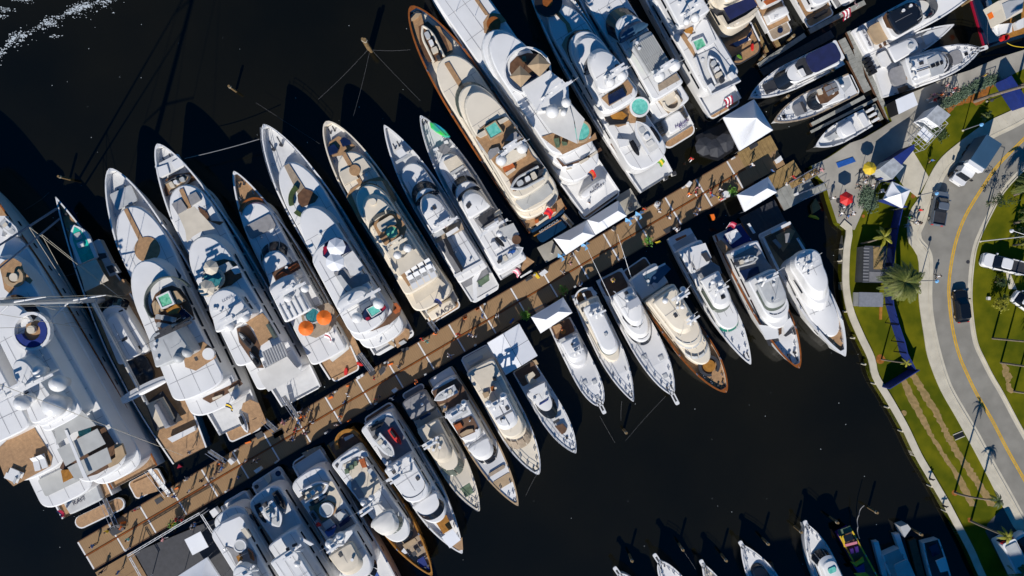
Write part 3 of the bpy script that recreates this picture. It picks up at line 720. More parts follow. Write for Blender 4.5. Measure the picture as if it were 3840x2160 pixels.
    def txt(s, st, p, z, size, m='lettering', rz=None, it=0.0):
        x, y = s.lp(p, z); return text_on(s.root, st, (x, y, z), -math.pi/2 if rz is None else rz, size, m, it=it)
# ================================================================ upper row, left to right
# --- far left superyacht with open teak aft deck
b = Boat('superyacht', 'white superyacht at the far left edge with broad teak aft deck and red ensign', 'far-left superyacht', '@-280,760', 'I720,880', 112, 5.5, 2.6, cap='white', deck='teak', ft=.95)
b.plat('I700,1050', 'I700,930', .93, .9, r=1.2)
b.T('stern_garage', .0, .055, .62, .66, 1.0, 2.9, 'pale_grey', nose=.4, tail=.3, win=False)
b.txt('KAIT', 'I650,830', 3.06, .9)
b.T('main_deck', 'I640,800', 'I200,-300', .95, .95, 2.6, 5.2, nose=4, tail=2.2, ka=3)
b.Q('deck_awning', 'I390,790', 'I330,650', -.62, .62, 5.5, 'grey_canvas', h=.12, r=.3)
b.T('upper_deck', 'I290,640', 'I-200,-500', .97, .9, 5.2, 7.6, nose=6, tail=2.5, ka=3)
b.P('teak_deck', 'I430,470 415,545 110,710 40,640 -20,480 -40,420 60,330 150,240 170,150 240,150 300,260', 7.74, 'teak')
b.T('sun_deck', 'I100,300', 'I-300,-500', .7, .6, 7.6, 9.9, nose=4, tail=1.2)
b.Q('side_rail', 'I420,560', 'I200,60', -1.0, -.93, 8.5, 'white', h=.9, r=.05)
b.D('F250,1240', 14.0, .95); b.D('F345,1180', 13.4, .62)
b.mast('F300,1110', 9.9, 4.5, .6)
for k_ in range(6): b.Q('deck_window', .44+.028*k_, .464+.028*k_, -1.0, -.80, 7.80, 'black', h=.06, r=.05)
# --- second superyacht with the shade sails
b = Boat('superyacht', 'huge white superyacht with blue horseshoe sofa, many radar domes and silver shade sails aft', 'shade-sail superyacht', '@-190,575', '@505,1790', 106, 5.4, 2.6, cap='varnish', deck='teak', ft=.92)
b.plat('I1190,790', 'I1150,630', .62, .8)
b.T('main_deck', 'I1000,640', 'A100,330', .98, .9, 2.6, 5.3, nose=7, tail=2.4, ka=2.6)
b.T('upper_deck', 'I930,600', 'A200,600', .95, .86, 5.3, 7.9, nose=8, tail=2.6, ka=2.6)
b.P('teak_deck', 'I490,560 560,420 640,300 760,200 860,220 960,380 1010,430 960,520 800,610 700,640 600,640', 8.0, 'teak_dark')
b.P('teak_deck', 'A-10,830 60,770 160,750 240,800 270,900 370,1000 340,1040 220,960 120,1160 50,1100 20,950', 8.02, 'teak')
b.A('curved_seat', 'A150,965', 8.45, .75, 1.3, 60, 300, 'tan'); b.C('round_table', 'A150,965', 8.7, .55, 'beige', h=.5)
b.T('bridge_deck', 'I640,140', 'A300,1110', .74, .66, 7.9, 10.5, nose=5, tail=1.5)
b.S('A340,1050', 8.6, 'A340,1110', 10.3, .74, .66, 5, 5, n=1)
b.P('teak_deck', 'F300,350 420,300 520,350 600,450 480,600 300,610 240,570', 10.7, 'teak')
b.A('coaming', 'F350,430', 11.3, 2.15, 2.5, 0, 360, 'white', h=.7)
b.A('horseshoe_sofa', 'F350,430', 11.2, 1.2, 2.05, 75, 290, 'blue_fabric', h=.5); b.C('round_table', 'F345,412', 11.3, .52, 'beige', h=.5)
b.T('funnel_house', 'F700,1330', 'F500,590', .52, .34, 10.5, 12.9, nose=2.5, tail=1)
b.T('dome_deck', 'F760,1380', 'F650,1080', .60, .5, 10.5, 11.6, nose=1.5, tail=1.2)
b.D('F620,1270', 13.6, 1.45); b.D('F660,1020', 14.2, 1.05); b.D('F450,880', 14.4, .8); b.D('F230,200', 9.0, .45)
b.mast('F560,1000', 12.0, 5.5, .8, 3)
for pts, z_ in (('I430,160 640,60 700,110 790,210 600,270 465,370 455,290', 10.4), ('I470,405 800,235 870,360 700,450 540,545', 10.1), ('I555,555 880,390 920,510 720,620 620,660', 9.9)):
    b.P('shade_sail', pts, z_, 'grey_canvas', h=.06)
b.P('awning_spine', 'I530,250 550,245 720,640 690,650', 10.55, 'white', h=.08)
b.P('plunge_pool', 'I640,260 740,230 730,300 650,300', 9.0, 'aqua', h=.3)
b.P('sofa', 'I940,370 1000,360 1030,450 960,530 900,560 880,520 950,470', 8.5, 'tan', h=.4); b.P('sofa', 'I500,580 580,570 600,640 520,680', 8.5, 'varnish_gold', h=.4)
for k_ in range(3): b.P('deck_light', 'F%d,%d %d,%d %d,%d %d,%d' % tuple(sum(([x_+20*k_+0, y_+45*k_] for x_, y_ in ((730, 370), (760, 365), (775, 390), (745, 395))), [])), 5.4, 'black', h=.05)
for q_ in ('F870,650 920,640 960,725 925,740', 'F930,755 975,745 1025,830 985,840', 'F1040,970 1085,960 1135,1040 1095,1050', 'F1105,1070 1145,1060 1190,1145 1150,1155'): b.P('deck_window', q_, 5.42, 'glass', h=.05)
for q_ in ('A-10,270 60,270 20,500 -10,500',): b.P('deck_locker', q_, 6.2, 'white', h=.7)
b.P('stern_platform', 'I1085,690 1240,620 1300,750 1130,800', 1.0, 'teak', h=.3)
# --- big sailing yacht
b = Boat('sailing_yacht', 'sailing yacht with teak decks, turquoise covered tender on the foredeck and a tall mast', 'sailing yacht', 'A628,52', 'J640,1235', 92, 2.7, 2.1, p=1.35, q=1.0, ub=.42, ft=.72, hull='navy_hull', deck='teak', cap='white', bul=.35, cat='sailing yacht')
SAIL = b
b.T('coach_roof', 'F1560,720', 'F1330,95', .66, .55, 2.0, 3.5, nose=2.2, tail=.8, rake=.9, crown=.25)
b.S('F1300,30', 2.3, 'F1330,100', 3.4, .66, .54, 2.4, 2.2, n=5)
b.T('deck_house', 'F1640,660', 'F1400,180', .34, .28, 3.5, 4.3, nose=1.2, tail=.5, win=False)
b.Q('cockpit', 'F1700,1000', 'F1560,690', -.42, .42, 3.58, 'glass', h=.5, r=1.3)
for k_ in range(5): b.Q('window_pane', 'F1470,%d' % (705-8*abs(k_-2)), 'F1490,%d' % (650-8*abs(k_-2)), -.40+.165*k_, -.27+.165*k_, 3.66, 'black', h=.05, r=.04)
b.T('radar_arch', 'F1730,1090', 'F1700,1030', .92, .92, 5.0, 5.3, nose=.5, tail=.3, win=False)
for q_ in ('F1370,520 1430,490 1440,520 1385,550', 'F1340,200 1385,180 1395,200 1350,215', 'F1750,715 1775,705 1795,745 1770,755'): b.P('deck_hatch', q_, 4.42, 'black', h=.06)
b.P('sun_pad', 'J150,650 330,570 400,690 460,815 410,870 290,915 210,790', 3.0, 'beige', h=.35)
b.P('cockpit_well', 'J140,640 330,500 560,830 250,960', 2.62, 'charcoal', h=.05)
b.P('bench_seat', 'J385,1040 685,900 700,950 440,1085', 2.8, 'white', h=.6)
b.T('davit_crane', 'J620,800', 'J520,500', .12, .1, 2.0, 4.0, 'rubber_grey', nose=.4, tail=.3, win=False)
b.Q('deck_box', 'A1320,780', 'A1060,560', -.78, -.50, 2.85, 'pale_grey', h=.9, r=.3)
b.P('skylight', 'A1100,700 1190,690 1210,740 1110,770', 2.95, 'charcoal', h=.1)
b.P('skylight_frame', 'A1180,830 1280,805 1345,905 1240,955', 2.9, 'pale_grey', h=.7); b.P('skylight', 'A1200,845 1270,825 1320,895 1245,925', 2.95, 'charcoal', h=.1)
b.P('deck_box', 'A1310,1030 1390,985 1500,1110 1420,1170', 2.9, 'teak', h=.7)
b.P('deck_box', 'A790,380 840,370 900,830 850,850', 2.5, 'pale_grey', h=.5)
b.P('sun_canopy', 'A870,845 1085,755 1160,900 1230,1000 960,1130 930,1000', 4.6, 'beige', h=.05)
b.gear(.93, .8)
mx, my = W2((372, 1124), 3.0); mz = lambda h_: (mx-b.O.x, my-b.O.y)
m0 = b.lp((372, 1124), 3.0)
mb = MB(); mb.tube((*m0, 2.0), (*m0, 44), .42, 10, .2); mb.cyl(*m0, 3.4, 4.4, .6, 10); rig = mb.build('mast', 'pale_grey', b.root)
for hz, sp in ((9.3, 4.6), (20, 4.0), (31, 3.2)):
    mb = MB()
    for sd in (1, -1): mb.tube((*m0, hz), (m0[0]-sp*.33, m0[1]+sd*sp, hz+.25), .13, 6, .07)
    mb.build('spreader', 'white', rig)
mb = MB()
for sd in (1, -1):
    ch = (m0[0]-1.6, m0[1]+sd*b.W*.9, 2.4); pts = [ch]+[(m0[0]-sp*.33, m0[1]+sd*sp, hz+.25) for hz, sp in ((9.3, 4.6), (20, 4.0), (31, 3.2))]+[(*m0, 43)]
    mb.path(pts, .03, 4); mb.tube(ch, (m0[0]-1.5, m0[1]+sd*4.6, 9.5), .03, 4); mb.tube((m0[0]-1.0, m0[1]+sd*b.W*.9, 2.4), (*m0, 18), .025, 4); mb.tube((m0[0]-3.0, m0[1]+sd*b.W*.9, 2.4), (*m0, 30), .025, 4)
mb.tube((.5, .6, 2.6), (*m0, 43.5), .03, 4)
mb.build('rigging', 'rope', b.root)
f1, f2 = b.lp((212, 783), 2.6), b.lp((225, 819), 2.6)
for (fx, fy), hz, r_ in ((f1, 34, .17), (f2, 28, .14)):
    mb = MB(); mb.tube((fx, fy, 2.6), (*m0, hz), r_, 7, .06); mb.build('furled_sail', 'sail_grey', b.root)
for fr, (ax, ay), hz in ((.13, f1, 34), (.11, f2, 28)):
    ap = Vector((ax, ay, 2.6)).lerp(Vector((*m0, hz)), fr+.12)
    mb = MB()
    for sd in (1, -1): mb.tube(ap, (m0[0]-2, m0[1]+sd*b.W*.8, 2.4), .035, 4)
    mb.build('sheet_line', 'rope', b.root)
e0 = b.lp((560, 1515), 4.4); mb = MB(); mb.tube((*m0, 4.4), (*e0, 4.8), .26, 8, .2); mb.build('boom', 'pale_grey', b.root)
mb = MB(); mb.tube((m0[0]-.5, m0[1]+.05, 4.8), (e0[0]+.5, e0[1], 5.15), .2, 8, .14); mb.build('furled_mainsail', 'canvas', b.root)
# --- U2
b = Boat('motor_yacht', 'white motor yacht with green square pool and two white jet skis on its stern platform', 'green-pool yacht', 'B150,395', 'J1210,900', 108, 5.0, 1.3, p=2.0, q=1.4, deck='nonskid', cap='white', ft=.8)
b.plat('J1270,1015', 'J1190,850', .62, .9)
b.P('teak_deck', 'J1240,640 1320,600 1420,640 1510,860 1330,990 1300,760 1220,720', 1.9, 'teak', h=.1)
b.T('main_deck', 'J1080,665', 'A1430,170', .93, .86, 1.6, 5.3, nose=8, tail=1.8, ka=2.6)
b.P('teak_deck', 'J780,590 830,560 1200,370 1240,420 1180,470 870,640', 5.42, 'teak_dark')
b.P('sofa', 'J890,580 1000,540 1010,560 900,610', 5.8, 'beige', h=.4); b.P('sofa', 'J1070,490 1180,430 1190,460 1090,520', 5.8, 'beige', h=.4)
b.P('walkway', 'A1400,200 1440,182 1640,575 1595,600', 5.44, 'teak')
b.C('round_deck', 'A1665,650', 5.43, 1.75, 'teak')
b.T('upper_deck', 'J900,480', 'A1800,690', .92, .80, 5.3, 8.0, nose=7, tail=1.6, ka=2.8)
b.P('teak_deck', 'G980,1190 1090,1150 1220,1240 1240,1330 1010,1480 890,1440 870,1330', 8.14, 'teak')
b.P('pool_deck', 'G500,740 545,620 640,545 740,515 830,550 900,640 960,760 1000,900 900,920 610,1055 545,920', 8.16, 'teak_dark', h=.04)
b.A('glass_screen', 'G700,690', 8.9, 3.1, 3.25, -80, 110, 'glass_pale', h=.8)
b.J('G555,645 700,575 770,725 620,785', 9.0, 'green_pool')
b.P('sun_pad', 'G510,720 550,680 640,800 540,845', 8.6, 'tan', h=.35); b.P('sun_pad', 'G740,580 790,575 885,690 800,730', 8.6, 'tan', h=.35)
b.P('bar_counter', 'G670,800 780,725 830,770 800,830 700,840', 9.1, 'varnish_gold', h=.9)
b.P('side_step', 'G770,310 845,400 840,430 820,430', 8.2, 'charcoal', h=.05)
b.T('hard_top', 'G840,1330', 'G790,925', .62, .52, 8.0, 11.0, 'pale_grey', nose=1.6, tail=.4, win=False, crown=.2)
b.mast('G850,1010', 11.0, 4.0, .7, 3, m='charcoal')
b.D('G915,1270', 11.6, .68, 'pale_grey'); b.D('G815,1335', 11.2, .68, 'pale_grey')
b.Q('tender_chock', 'J800,570', 'J760,300', -.8, .8, 5.6, 'white', h=.2)
b.C('spiral_stair', 'G1150,1290', 8.5, .8, 'white', h=.5)
b.gear(.90, 1.0, hatch=((.86, 0, 1.2, 'nonskid'),)); b.Q('bow_step', .86, .92, -.4, .4, 4.75, 'pale_grey', h=.2)
# --- U3
b = Boat('motor_yacht', 'white motor yacht with beige foredeck awning and two beige parasols round a pool', 'beige-awning yacht', 'B690,118', 'p390,930', 98, 5.0, 1.4, p=2.0, q=1.35, cap='white', deck='nonskid', ft=.85)
b.plat('p470,900', 'p400,810', .8, .9, r=.5)
b.P('fore_deck', 'B765,690 790,520 870,470 1060,440 1150,520 990,600 800,715', 4.5, 'teak_dark', h=.03)
b.T('main_deck', 'p200,740', 'B930,600', .95, .80, 1.8, 5.4, nose=5, tail=1.0, ka=3)
b.P('sun_pad', 'B855,800 960,745 1030,850 930,925', 5.75, 'cushion_grey', h=.3); b.P('sun_pad', 'B1040,705 1130,660 1185,750 1075,820', 5.75, 'cushion_grey', h=.3)
b.P('walkway', 'B940,640 985,620 1080,840 1030,860', 5.56, 'teak')
b.P('teak_deck', 'B1150,830 1250,880 1300,990 1450,1000 1400,1040 1200,960', 5.56, 'teak_dark')
b.T('upper_deck', 'G1700,1360', 'B1270,1115', .93, .80, 5.4, 8.0, nose=5.5, tail=1.0, ka=3)
b.P('fore_awning', 'B930,915 1110,825 1230,950 1345,1080 1190,1110 1090,1170 1030,1235 1010,1100', 8.6, 'beige', h=.05)
b.P('pool_deck', 'G1100,330 1190,250 1330,215 1440,240 1510,320 1530,420 1400,520 1200,560 1130,560 1080,450', 8.16, 'teak_dark', h=.04)
b.JR('G1200,435', 8.9, 1.45, 'teal_pool', 'beige')
b.P('sun_pad', 'G1260,300 1380,245 1430,310 1320,375', 8.6, 'pale_grey', h=.4); b.P('sun_pad', 'G1400,320 1480,290 1520,365 1450,390', 8.6, 'white', h=.4)
b.T('sun_deck', 'G1560,900', 'G1440,475', .72, .62, 8.0, 10.7, nose=3, tail=.5)
b.mast('G1500,900', 10.7, 3.6, .7, 3)
b.D('G1555,870', 11.6, .75); b.D('G1385,970', 11.0, .75)
b.P('teak_deck', 'G1565,925 1765,825 1850,930 1900,1090 1740,1200 1660,1010', 8.17, 'teak', h=.05)
b.P('jetski_deck', 'G1470,1000 1600,960 1740,1200 1720,1300 1780,1449 1700,1449 1500,1160', 8.16, 'teak_dark', h=.04)
b.P('glass_screen', 'G1800,960 1830,945 1920,1100 1890,1120', 8.9, 'glass_pale', h=.8)
b.P('louvre_roof', 'J1450,65 1690,-60 1755,90 1515,225', 9.4, 'pale_grey', h=.15)
b.P('aft_awning', 'J1400,295 1740,110 1830,220 1910,290 1740,400 1530,510 1460,420', 6.4, 'canvas', h=.06)
for k_ in range(9): b.P('louvre_blade', 'J%d,%d %d,%d %d,%d %d,%d' % (1462+k_*27, 62-k_*14, 1474+k_*27, 56-k_*14, 1538+k_*27, 208-k_*14, 1526+k_*27, 214-k_*14), 9.46, 'cushion_grey', h=.05)
b.txt('LUNA', 'G1360,670', 10.83, .55, 'lettering_pale', it=.2)
b.gear(.93, .9); b.Q('bow_step', .89, .94, -.5, .5, 4.75, 'nonskid', h=.2)
b.P('anchor_locker', 'B680,390 800,350 830,450 720,500', 5.0, 'white', h=.5); b.P('anchor_locker', 'B850,330 940,280 1010,350 900,410', 5.0, 'white', h=.5)
# --- U4
b = Boat('motor_yacht', 'slim white yacht with two orange parasols, a ribbed white roof and red sofas', 'orange-parasol yacht', 'C230,608', 'p880,650', 74, 3.9, 1.2, p=1.9, q=1.25, deck='teak', ft=.8)
b.plat('p980,660', 'p920,520', .72, .9)
b.T('main_deck', 'p760,470', 'C440,960', .9, .74, 1.6, 4.6, nose=3, tail=1)
b.A('varnished_coaming', 'C470,1090', 4.75, 2.0, 2.25, -55, 55, 'varnish', h=.5)
b.Q('sun_pad', 'C560,1310', 'C500,1160', -.66, .66, 4.95, 'cushion_grey', h=.3, r=.3)
b.S('H340,150', 5.0, 'H370,235', 6.6, .72, .62, 2.4, 2.2, n=4)
b.T('flybridge', 'H500,620', 'H380,225', .7, .58, 4.6, 6.7, nose=2.4, tail=.5)
b.P('red_deck', 'H360,490 650,350 690,440 410,600', 6.84, 'teak_dark', h=.03)
b.P('sofa', 'H395,545 480,480 530,510 440,590', 7.3, 'rust', h=.45); b.P('sofa', 'H545,440 640,380 662,410 560,475', 7.3, 'rust', h=.45)
b.T('hard_top', 'H770,930', 'H545,545', .66, .62, 7.9, 8.6, 'white', nose=.6, tail=.4, win=False, crown=.2)
for k_ in range(5): b.Q('roof_rib', 'H770,915', 'H660,740', -.5+.25*k_-.02, -.5+.25*k_+.02, 8.82, 'pale_grey', h=.1, r=.02)
b.mast('H620,690', 8.6, 2.6, .8, 2); b.D('H735,670', 9.6, .55); b.D('H540,780', 9.4, .55)
b.P('aft_deck', 'H690,965 900,860 1000,830 1060,900 1095,1040 1020,1150 860,1230 740,1195', 4.78, 'teak_old', h=.04)
b.JR('H820,975', 5.6, 1.15, 'teal_pool', 'pale_grey')
b.P('aft_awning', 'p595,365 740,330 870,235 935,385 870,440 745,535 680,470', 4.0, 'canvas', h=.05)
b.P('side_deck', 'H970,860 1040,850 1300,1240 1380,1420 1320,1430 1160,1120', 2.1, 'teak', h=.05)
b.gear(.93, .7)
# --- U5
b = Boat('motor_yacht', 'white motor yacht with teak foredeck walkway, planters, two white parasols and a small square pool', 'planter yacht', 'C565,78', 'p1440,330', 94, 4.9, 1.7, p=1.95, q=1.25, deck='nonskid', ft=.92)
b.plat('p1510,330', 'p1450,250', .9, 1.1, m='nonskid')
b.T('main_deck', 'p1340,330', 'C800,530', .93, .82, 1.9, 5.2, nose=7, tail=2, ka=2.6)
b.P('walkway', 'C800,550 855,522 1050,825 1000,905 960,870', 5.36, 'teak_old')
b.P('round_deck', 'C950,880 1020,800 1110,830 1190,900 1150,960 1000,1020 960,960', 5.37, 'teak_dark', h=.03)
b.A('planter', 'C1060,930', 5.9, 1.95, 2.55, 10, 80, 'leaf', h=.5); b.A('planter', 'C1060,930', 5.9, 1.95, 2.55, 105, 175, 'leaf', h=.5)
b.T('upper_deck', 'p1270,230', 'C1170,960', .90, .70, 5.2, 7.8, nose=5, tail=2, ka=2.6)
b.P('aft_deck', 'H1350,1080 1420,1100 1620,1040 1720,950 1740,820 1830,900 1810,970 1700,1070 1500,1150 1420,1160', 7.95, 'teak_dark', h=.04)
b.P('sofa', 'H1735,840 1770,830 1820,890 1810,930 1760,960 1730,930 1775,890', 8.4, 'rust', h=.4); b.P('sofa', 'H1380,1080 1420,1095 1490,1095 1500,1125 1440,1155 1400,1120', 8.4, 'rust', h=.4)
b.T('sun_deck', 'H1520,1120', 'C1420,1330', .78, .7, 7.8, 9.9, nose=2, tail=2, ka=2.4)
b.P('lounge_deck', 'H935,250 960,160 1030,105 1130,95 1200,140 1260,240 1130,310 980,330 940,300', 10.06, 'navy', h=.04)
b.P('pale_deck', 'H1160,320 1275,240 1400,420 1330,520 1250,525', 10.07, 'nonskid', h=.04)
b.P('bar_deck', 'H1060,490 1180,440 1260,520 1440,500 1475,580 1270,690 1215,740', 10.065, 'cushion_grey', h=.04)
b.P('sofa', 'H1090,530 1140,515 1270,690 1210,700 1150,640', 10.6, 'pale_grey', h=.5); b.P('sofa', 'H940,200 990,190 985,240 950,290', 10.5, 'crimson', h=.3)
b.T('hard_top', 'H1330,830', 'H1330,665', .56, .6, 10, 12.0, nose=1.0, tail=.4, win=False)
b.mast('H1400,800', 12, 3.2, .9, 2); b.D('H1570,840', 12.0, .72); b.D('H1325,1000', 11.6, .72)
b.P('pool_recess', 'H1370,960 1420,890 1540,830 1640,850 1660,890 1600,960 1450,1040 1400,1020', 10.08, 'navy', h=.04)
b.J('H1425,905 1540,845 1600,930 1490,1000', 10.7, 'aqua', edge=.12)
b.P('seat_cushion', 'H1590,885 1640,865 1650,890 1610,925', 10.5, 'crimson', h=.3); b.P('seat_cushion', 'H1420,1000 1460,990 1475,1015 1430,1035', 10.5, 'crimson', h=.3)
b.P('teak_deck', 'p1450,190 1510,130 1615,170 1620,240 1590,300 1480,380 1440,310', 2.6, 'teak', h=.1); b.P('sofa', 'p1325,230 1370,220 1400,290 1440,320 1450,370 1380,330', 2.9, 'tan', h=.4)
b.P('sun_pad', 'p1490,320 1550,285 1585,315 1520,350', 2.8, 'pale_grey', h=.3)
b.gear(.90, 1.1); b.rail(.78, .985)
# --- U6
b = Boat('motor_yacht', 'cream motor yacht with rows of white sunbeds and lettering KAOS on its stern', 'cream KAOS yacht', '@1221,455', 'd1080,1150', 84, 4.6, 1.5, p=2.2, q=1.5, tone='cream', hull='cream', cap='cream', deck='nonskid', ft=.86)
b.plat('d1160,1200', 'd1090,1060', .82, 1.0)
b.T('stern_garage', 'd1080,1215', 'd1050,1090', .62, .62, 1.0, 2.6, nose=.3, tail=.3, win=False)
b.txt('KAOS', 'd1105,1165', 2.76, 1.0)
b.P('fore_deck', 'D105,280 210,210 350,290 400,330 260,430 140,445 80,430', 4.25, 'teak')
b.P('sofa', 'D85,340 160,300 210,360 190,400 100,430', 4.65, 'navy', h=.4); b.P('sofa', 'D225,260 270,220 340,260 350,300 255,330', 4.65, 'navy', h=.4)
b.T('main_deck', 'd980,1110', 'D300,390', .95, .78, 1.8, 5.0, nose=4.5, tail=1.6, ka=2.8)
b.P('walkway', 'D235,400 285,390 480,735 440,760', 5.16, 'teak'); b.C('round_table', 'D392,598', 5.6, .75, 'teak', h=.4)
b.P('sun_pad', 'D213,625 330,562 435,690 275,765', 5.4, 'beige', h=.3); b.P('sun_pad', 'D375,510 490,458 572,570 440,645', 5.4, 'beige', h=.3)
b.P('walkway', 'D300,900 340,820 440,750 560,700 680,670 760,720 870,930 840,960 700,720 560,720 430,790 350,860 490,1200 450,1190', 5.15, 'teak', h=.02)
b.T('upper_deck', 'd840,910', 'D555,735', .84, .72, 5.0, 7.4, nose=4, tail=1.0)
b.S('D550,725', 5.9, 'D640,850', 7.5, .74, .64, 4.0, 3.4, n=1)
b.P('lower_awning', 'd730,940 1010,765 1120,865 1050,905 860,1040 790,1085', 6.0, 'beige', h=.06)
b.T('flybridge', 'd720,740', 'D640,860', .66, .60, 7.4, 8.0, nose=3.4, tail=.6, win=False)
b.C('roof_vent', 'D598,955', 8.35, .45, 'cream')
b.S('d400,30', 8.0, 'd420,70', 9.0, .70, .66, 1.8, 1.6, n=3, m='glass_pale')
b.P('pool_deck', 'd290,180 400,100 540,35 600,90 680,220 640,350 530,440 430,420 370,330', 8.18, 'teak', h=.04)
b.Q('sun_pad', 'd430,260', 'd430,120', -.5, .3, 8.6, 'beige', h=.35, r=.4)
b.JR('d510,275', 8.95, .95, 'green_pool', 'teak')
b.P('mast_base', 'd520,430 600,370 740,460 640,560 560,560', 9.9, 'cream', h=1.6)
b.mast('d600,420', 9.9, 2.8, .5, 2, m='cream'); b.D('d575,530', 11.4, .55, 'white'); b.D('d690,455', 11.6, .55, 'white')
b.P('aft_deck', 'd600,740 940,560 1000,690 700,890', 8.17, 'teak', h=.04)
b.P('sun_canopy', 'd555,560 640,560 740,460 880,590 780,650 610,760', 10.2, 'beige', h=.05)
b.P('sun_canopy', 'd400,420 520,440 560,560 560,640', 9.6, 'beige', h=.05)
b.gear(.95, .6)
# --- U7
b = Boat('motor_yacht', 'white motor yacht with dark deck crane, cluttered radar arch and a pale green aft sofa', 'deck-crane yacht', 'D725,85', 'e540,1210', 62, 3.9, 1.5, p=1.9, q=1.15, deck='nonskid', ft=.92)
b.plat('e560,1240', 'e520,1150', .9, .9, m='nonskid')
b.T('main_deck', 'e420,1000', 'D1000,520', .92, .72, 1.6, 4.4, nose=2.6, tail=.4)
b.P('fore_pad', 'D860,385 930,345 1005,440 920,495', 4.9, 'white', h=.4); b.Q('pad_bar', 'D960,470', 'D945,445', -.5, .5, 5.0, 'pale_grey', h=.3, r=.1)
b.S('D1080,760', 4.5, 'D1140,820', 5.7, .80, .74, 2.6, 2.4, n=1)
b.T('flybridge', 'e330,940', 'D1180,800', .82, .74, 4.4, 5.9, nose=2.6, tail=.4, win=False)
b.T('hard_top', 'd1090,230', 'D1250,880', .66, .60, 6.6, 7.4, nose=2.4, tail=.4, win=False, crown=.2)
b.T('windscreen_trim', 'D1240,920', 'D1245,865', .7, .66, 5.9, 6.6, 'glass', nose=2.6, tail=.2, win=False)
b.P('fly_deck', 'd960,300 1290,140 1330,240 1020,400', 6.05, 'teak_old', h=.04)
b.mast('d1120,200', 7.4, 2.0, .9, 2); b.D('d1065,185', 8.2, .4); b.D('d1105,185', 8.1, .3)
b.P('console', 'd970,300 1080,240 1110,280 1000,345', 6.9, 'pale_grey', h=.8); b.P('bar_counter', 'd1120,290 1250,210 1270,240 1140,330', 6.9, 'white', h=.8)
b.P('crane_tray', 'd1030,390 1120,340 1330,700 1240,740', 6.1, 'mid_grey', h=.08)
b.P('deck_crane', 'd1090,350 1130,340 1180,420 1215,520 1320,690 1300,725 1200,560 1165,520', 7.0, 'black', h=.7)
b.P('aft_coaming', 'd1210,760 1530,590 1545,620 1230,790', 6.2, 'white', h=.4)
b.P('aft_cockpit', 'd1250,790 1560,640 1620,760 1350,900', 2.8, 'mid_grey', h=.05)
b.P('sofa', 'e450,1075 580,990 590,1060 490,1130', 2.9, 'leaf_grey', h=.5)
b.P('deck_stair', 'd1420,800 1520,660 1540,690 1470,830 1480,1060 1440,1060', 2.95, 'white', h=.1)
b.gear(.87, .6); b.Q('side_rail', 'D1000,830', 'D930,730', .80, .84, 5.3, 'white', h=.9, r=.03)
# --- U8
b = Boat('motor_yacht', 'white motor yacht with a blue and green inflatable on its bow', 'blue-green-inflatable yacht', 'Q1240,870', 'e880,960', 62, 3.9, 1.5, p=1.95, q=1.2, deck='nonskid', ft=.95)
b.T('main_deck', 'e840,930', 'D1390,440', .93, .70, 1.6, 4.3, nose=2.4, tail=.6)
b.P('fore_pad', 'D1395,500 1545,428 1640,550 1480,640', 4.75, 'beige', h=.35); b.P('fore_pad', 'D1470,630 1620,540 1630,560 1490,655', 4.9, 'pale_grey', h=.3)
b.P('step_pad', 'D1280,360 1330,335 1345,360 1290,395', 4.3, 'white', h=.5); b.P('step_pad', 'D1400,275 1440,255 1455,285 1410,300', 4.3, 'white', h=.5); b.P('step_deck', 'D1310,370 1400,290 1480,360 1420,430', 4.05, 'mid_grey', h=.05)
b.S('D1550,690', 4.5, 'D1590,745', 5.6, .76, .72, 2.2, 2.0, n=3)
b.T('flybridge', 'e800,900', 'D1600,740', .82, .72, 4.3, 5.7, nose=2.2, tail=.6, win=False)
b.T('windscreen_trim', 'D1700,880', 'D1730,805', .7, .66, 5.7, 6.4, 'glass', nose=2.4, tail=.2, win=False)
b.T('hard_top', 'e480,300', 'D1740,825', .68, .62, 6.5, 7.3, nose=2.4, tail=.4, win=False, crown=.2)
b.P('fly_deck', 'e420,380 640,230 760,420 540,520', 5.9, 'cushion_grey', h=.04)
b.P('mesh_pad', 'e460,370 600,265 660,370 525,450', 6.4, 'charcoal', h=.4)
b.P('sofa', 'e640,300 700,250 740,300 650,340', 6.4, 'beige', h=.4); b.P('bar_counter', 'e640,370 690,350 700,400 660,410', 6.5, 'white', h=.6)
b.mast('e640,480', 5.9, 2.6, 1.0, 2); b.D('e705,535', 8.4, .42)
b.P('side_box', 'e600,640 650,620 700,690 640,720', 6.2, 'white', h=.5)
b.P('lounge_ring', 'e690,480 860,410 930,540 840,610 740,560', 6.0, 'pale_grey', h=.15); b.C('round_pad', 'e895,600', 6.3, .62, 'teak_dark', h=.3)
b.P('aft_deck', 'e940,870 1010,790 1100,850 960,960', 1.9, 'teak', h=.1)
b.gear(.95, .6); b.rail(.72, .98, .8)
# --- U9
b = Boat('motor_yacht', 'large cream yacht with brown varnished rim and a square turquoise pool', 'cream yacht with brown rim', 'Q1165,45', 'e1250,390', 92, 5.4, 2.6, p=2.1, q=1.45, tone='cream', hull='navy_hull', cap='varnish', deck='cream', ft=.93, inset=.2)
b.T('stern_wall', 'e1270,400', 'e1240,350', .8, .8, .8, 3.2, 'navy_hull', nose=.3, tail=.3, win=False)
b.txt('RENDEZVOUS', 'e1265,450', 2.2, .5, 'lettering_pale')
b.plat('e1310,560', 'e1270,440', .7, .6, m='navy_hull', rim='navy_hull')
b.P('gold_stripe', 'e1090,555 1400,375 1405,385 1095,567', 1.7, 'varnish_gold', h=.1)
b.P('fore_deck', 'R195,150 280,100 300,180 420,200 450,260 510,330 520,390 480,420 390,455 330,460 250,330 215,230', 4.95, 'teak')
b.P('well_deck', 'R260,200 330,160 460,280 500,390 340,470 280,400', 4.97, 'teak_dark')
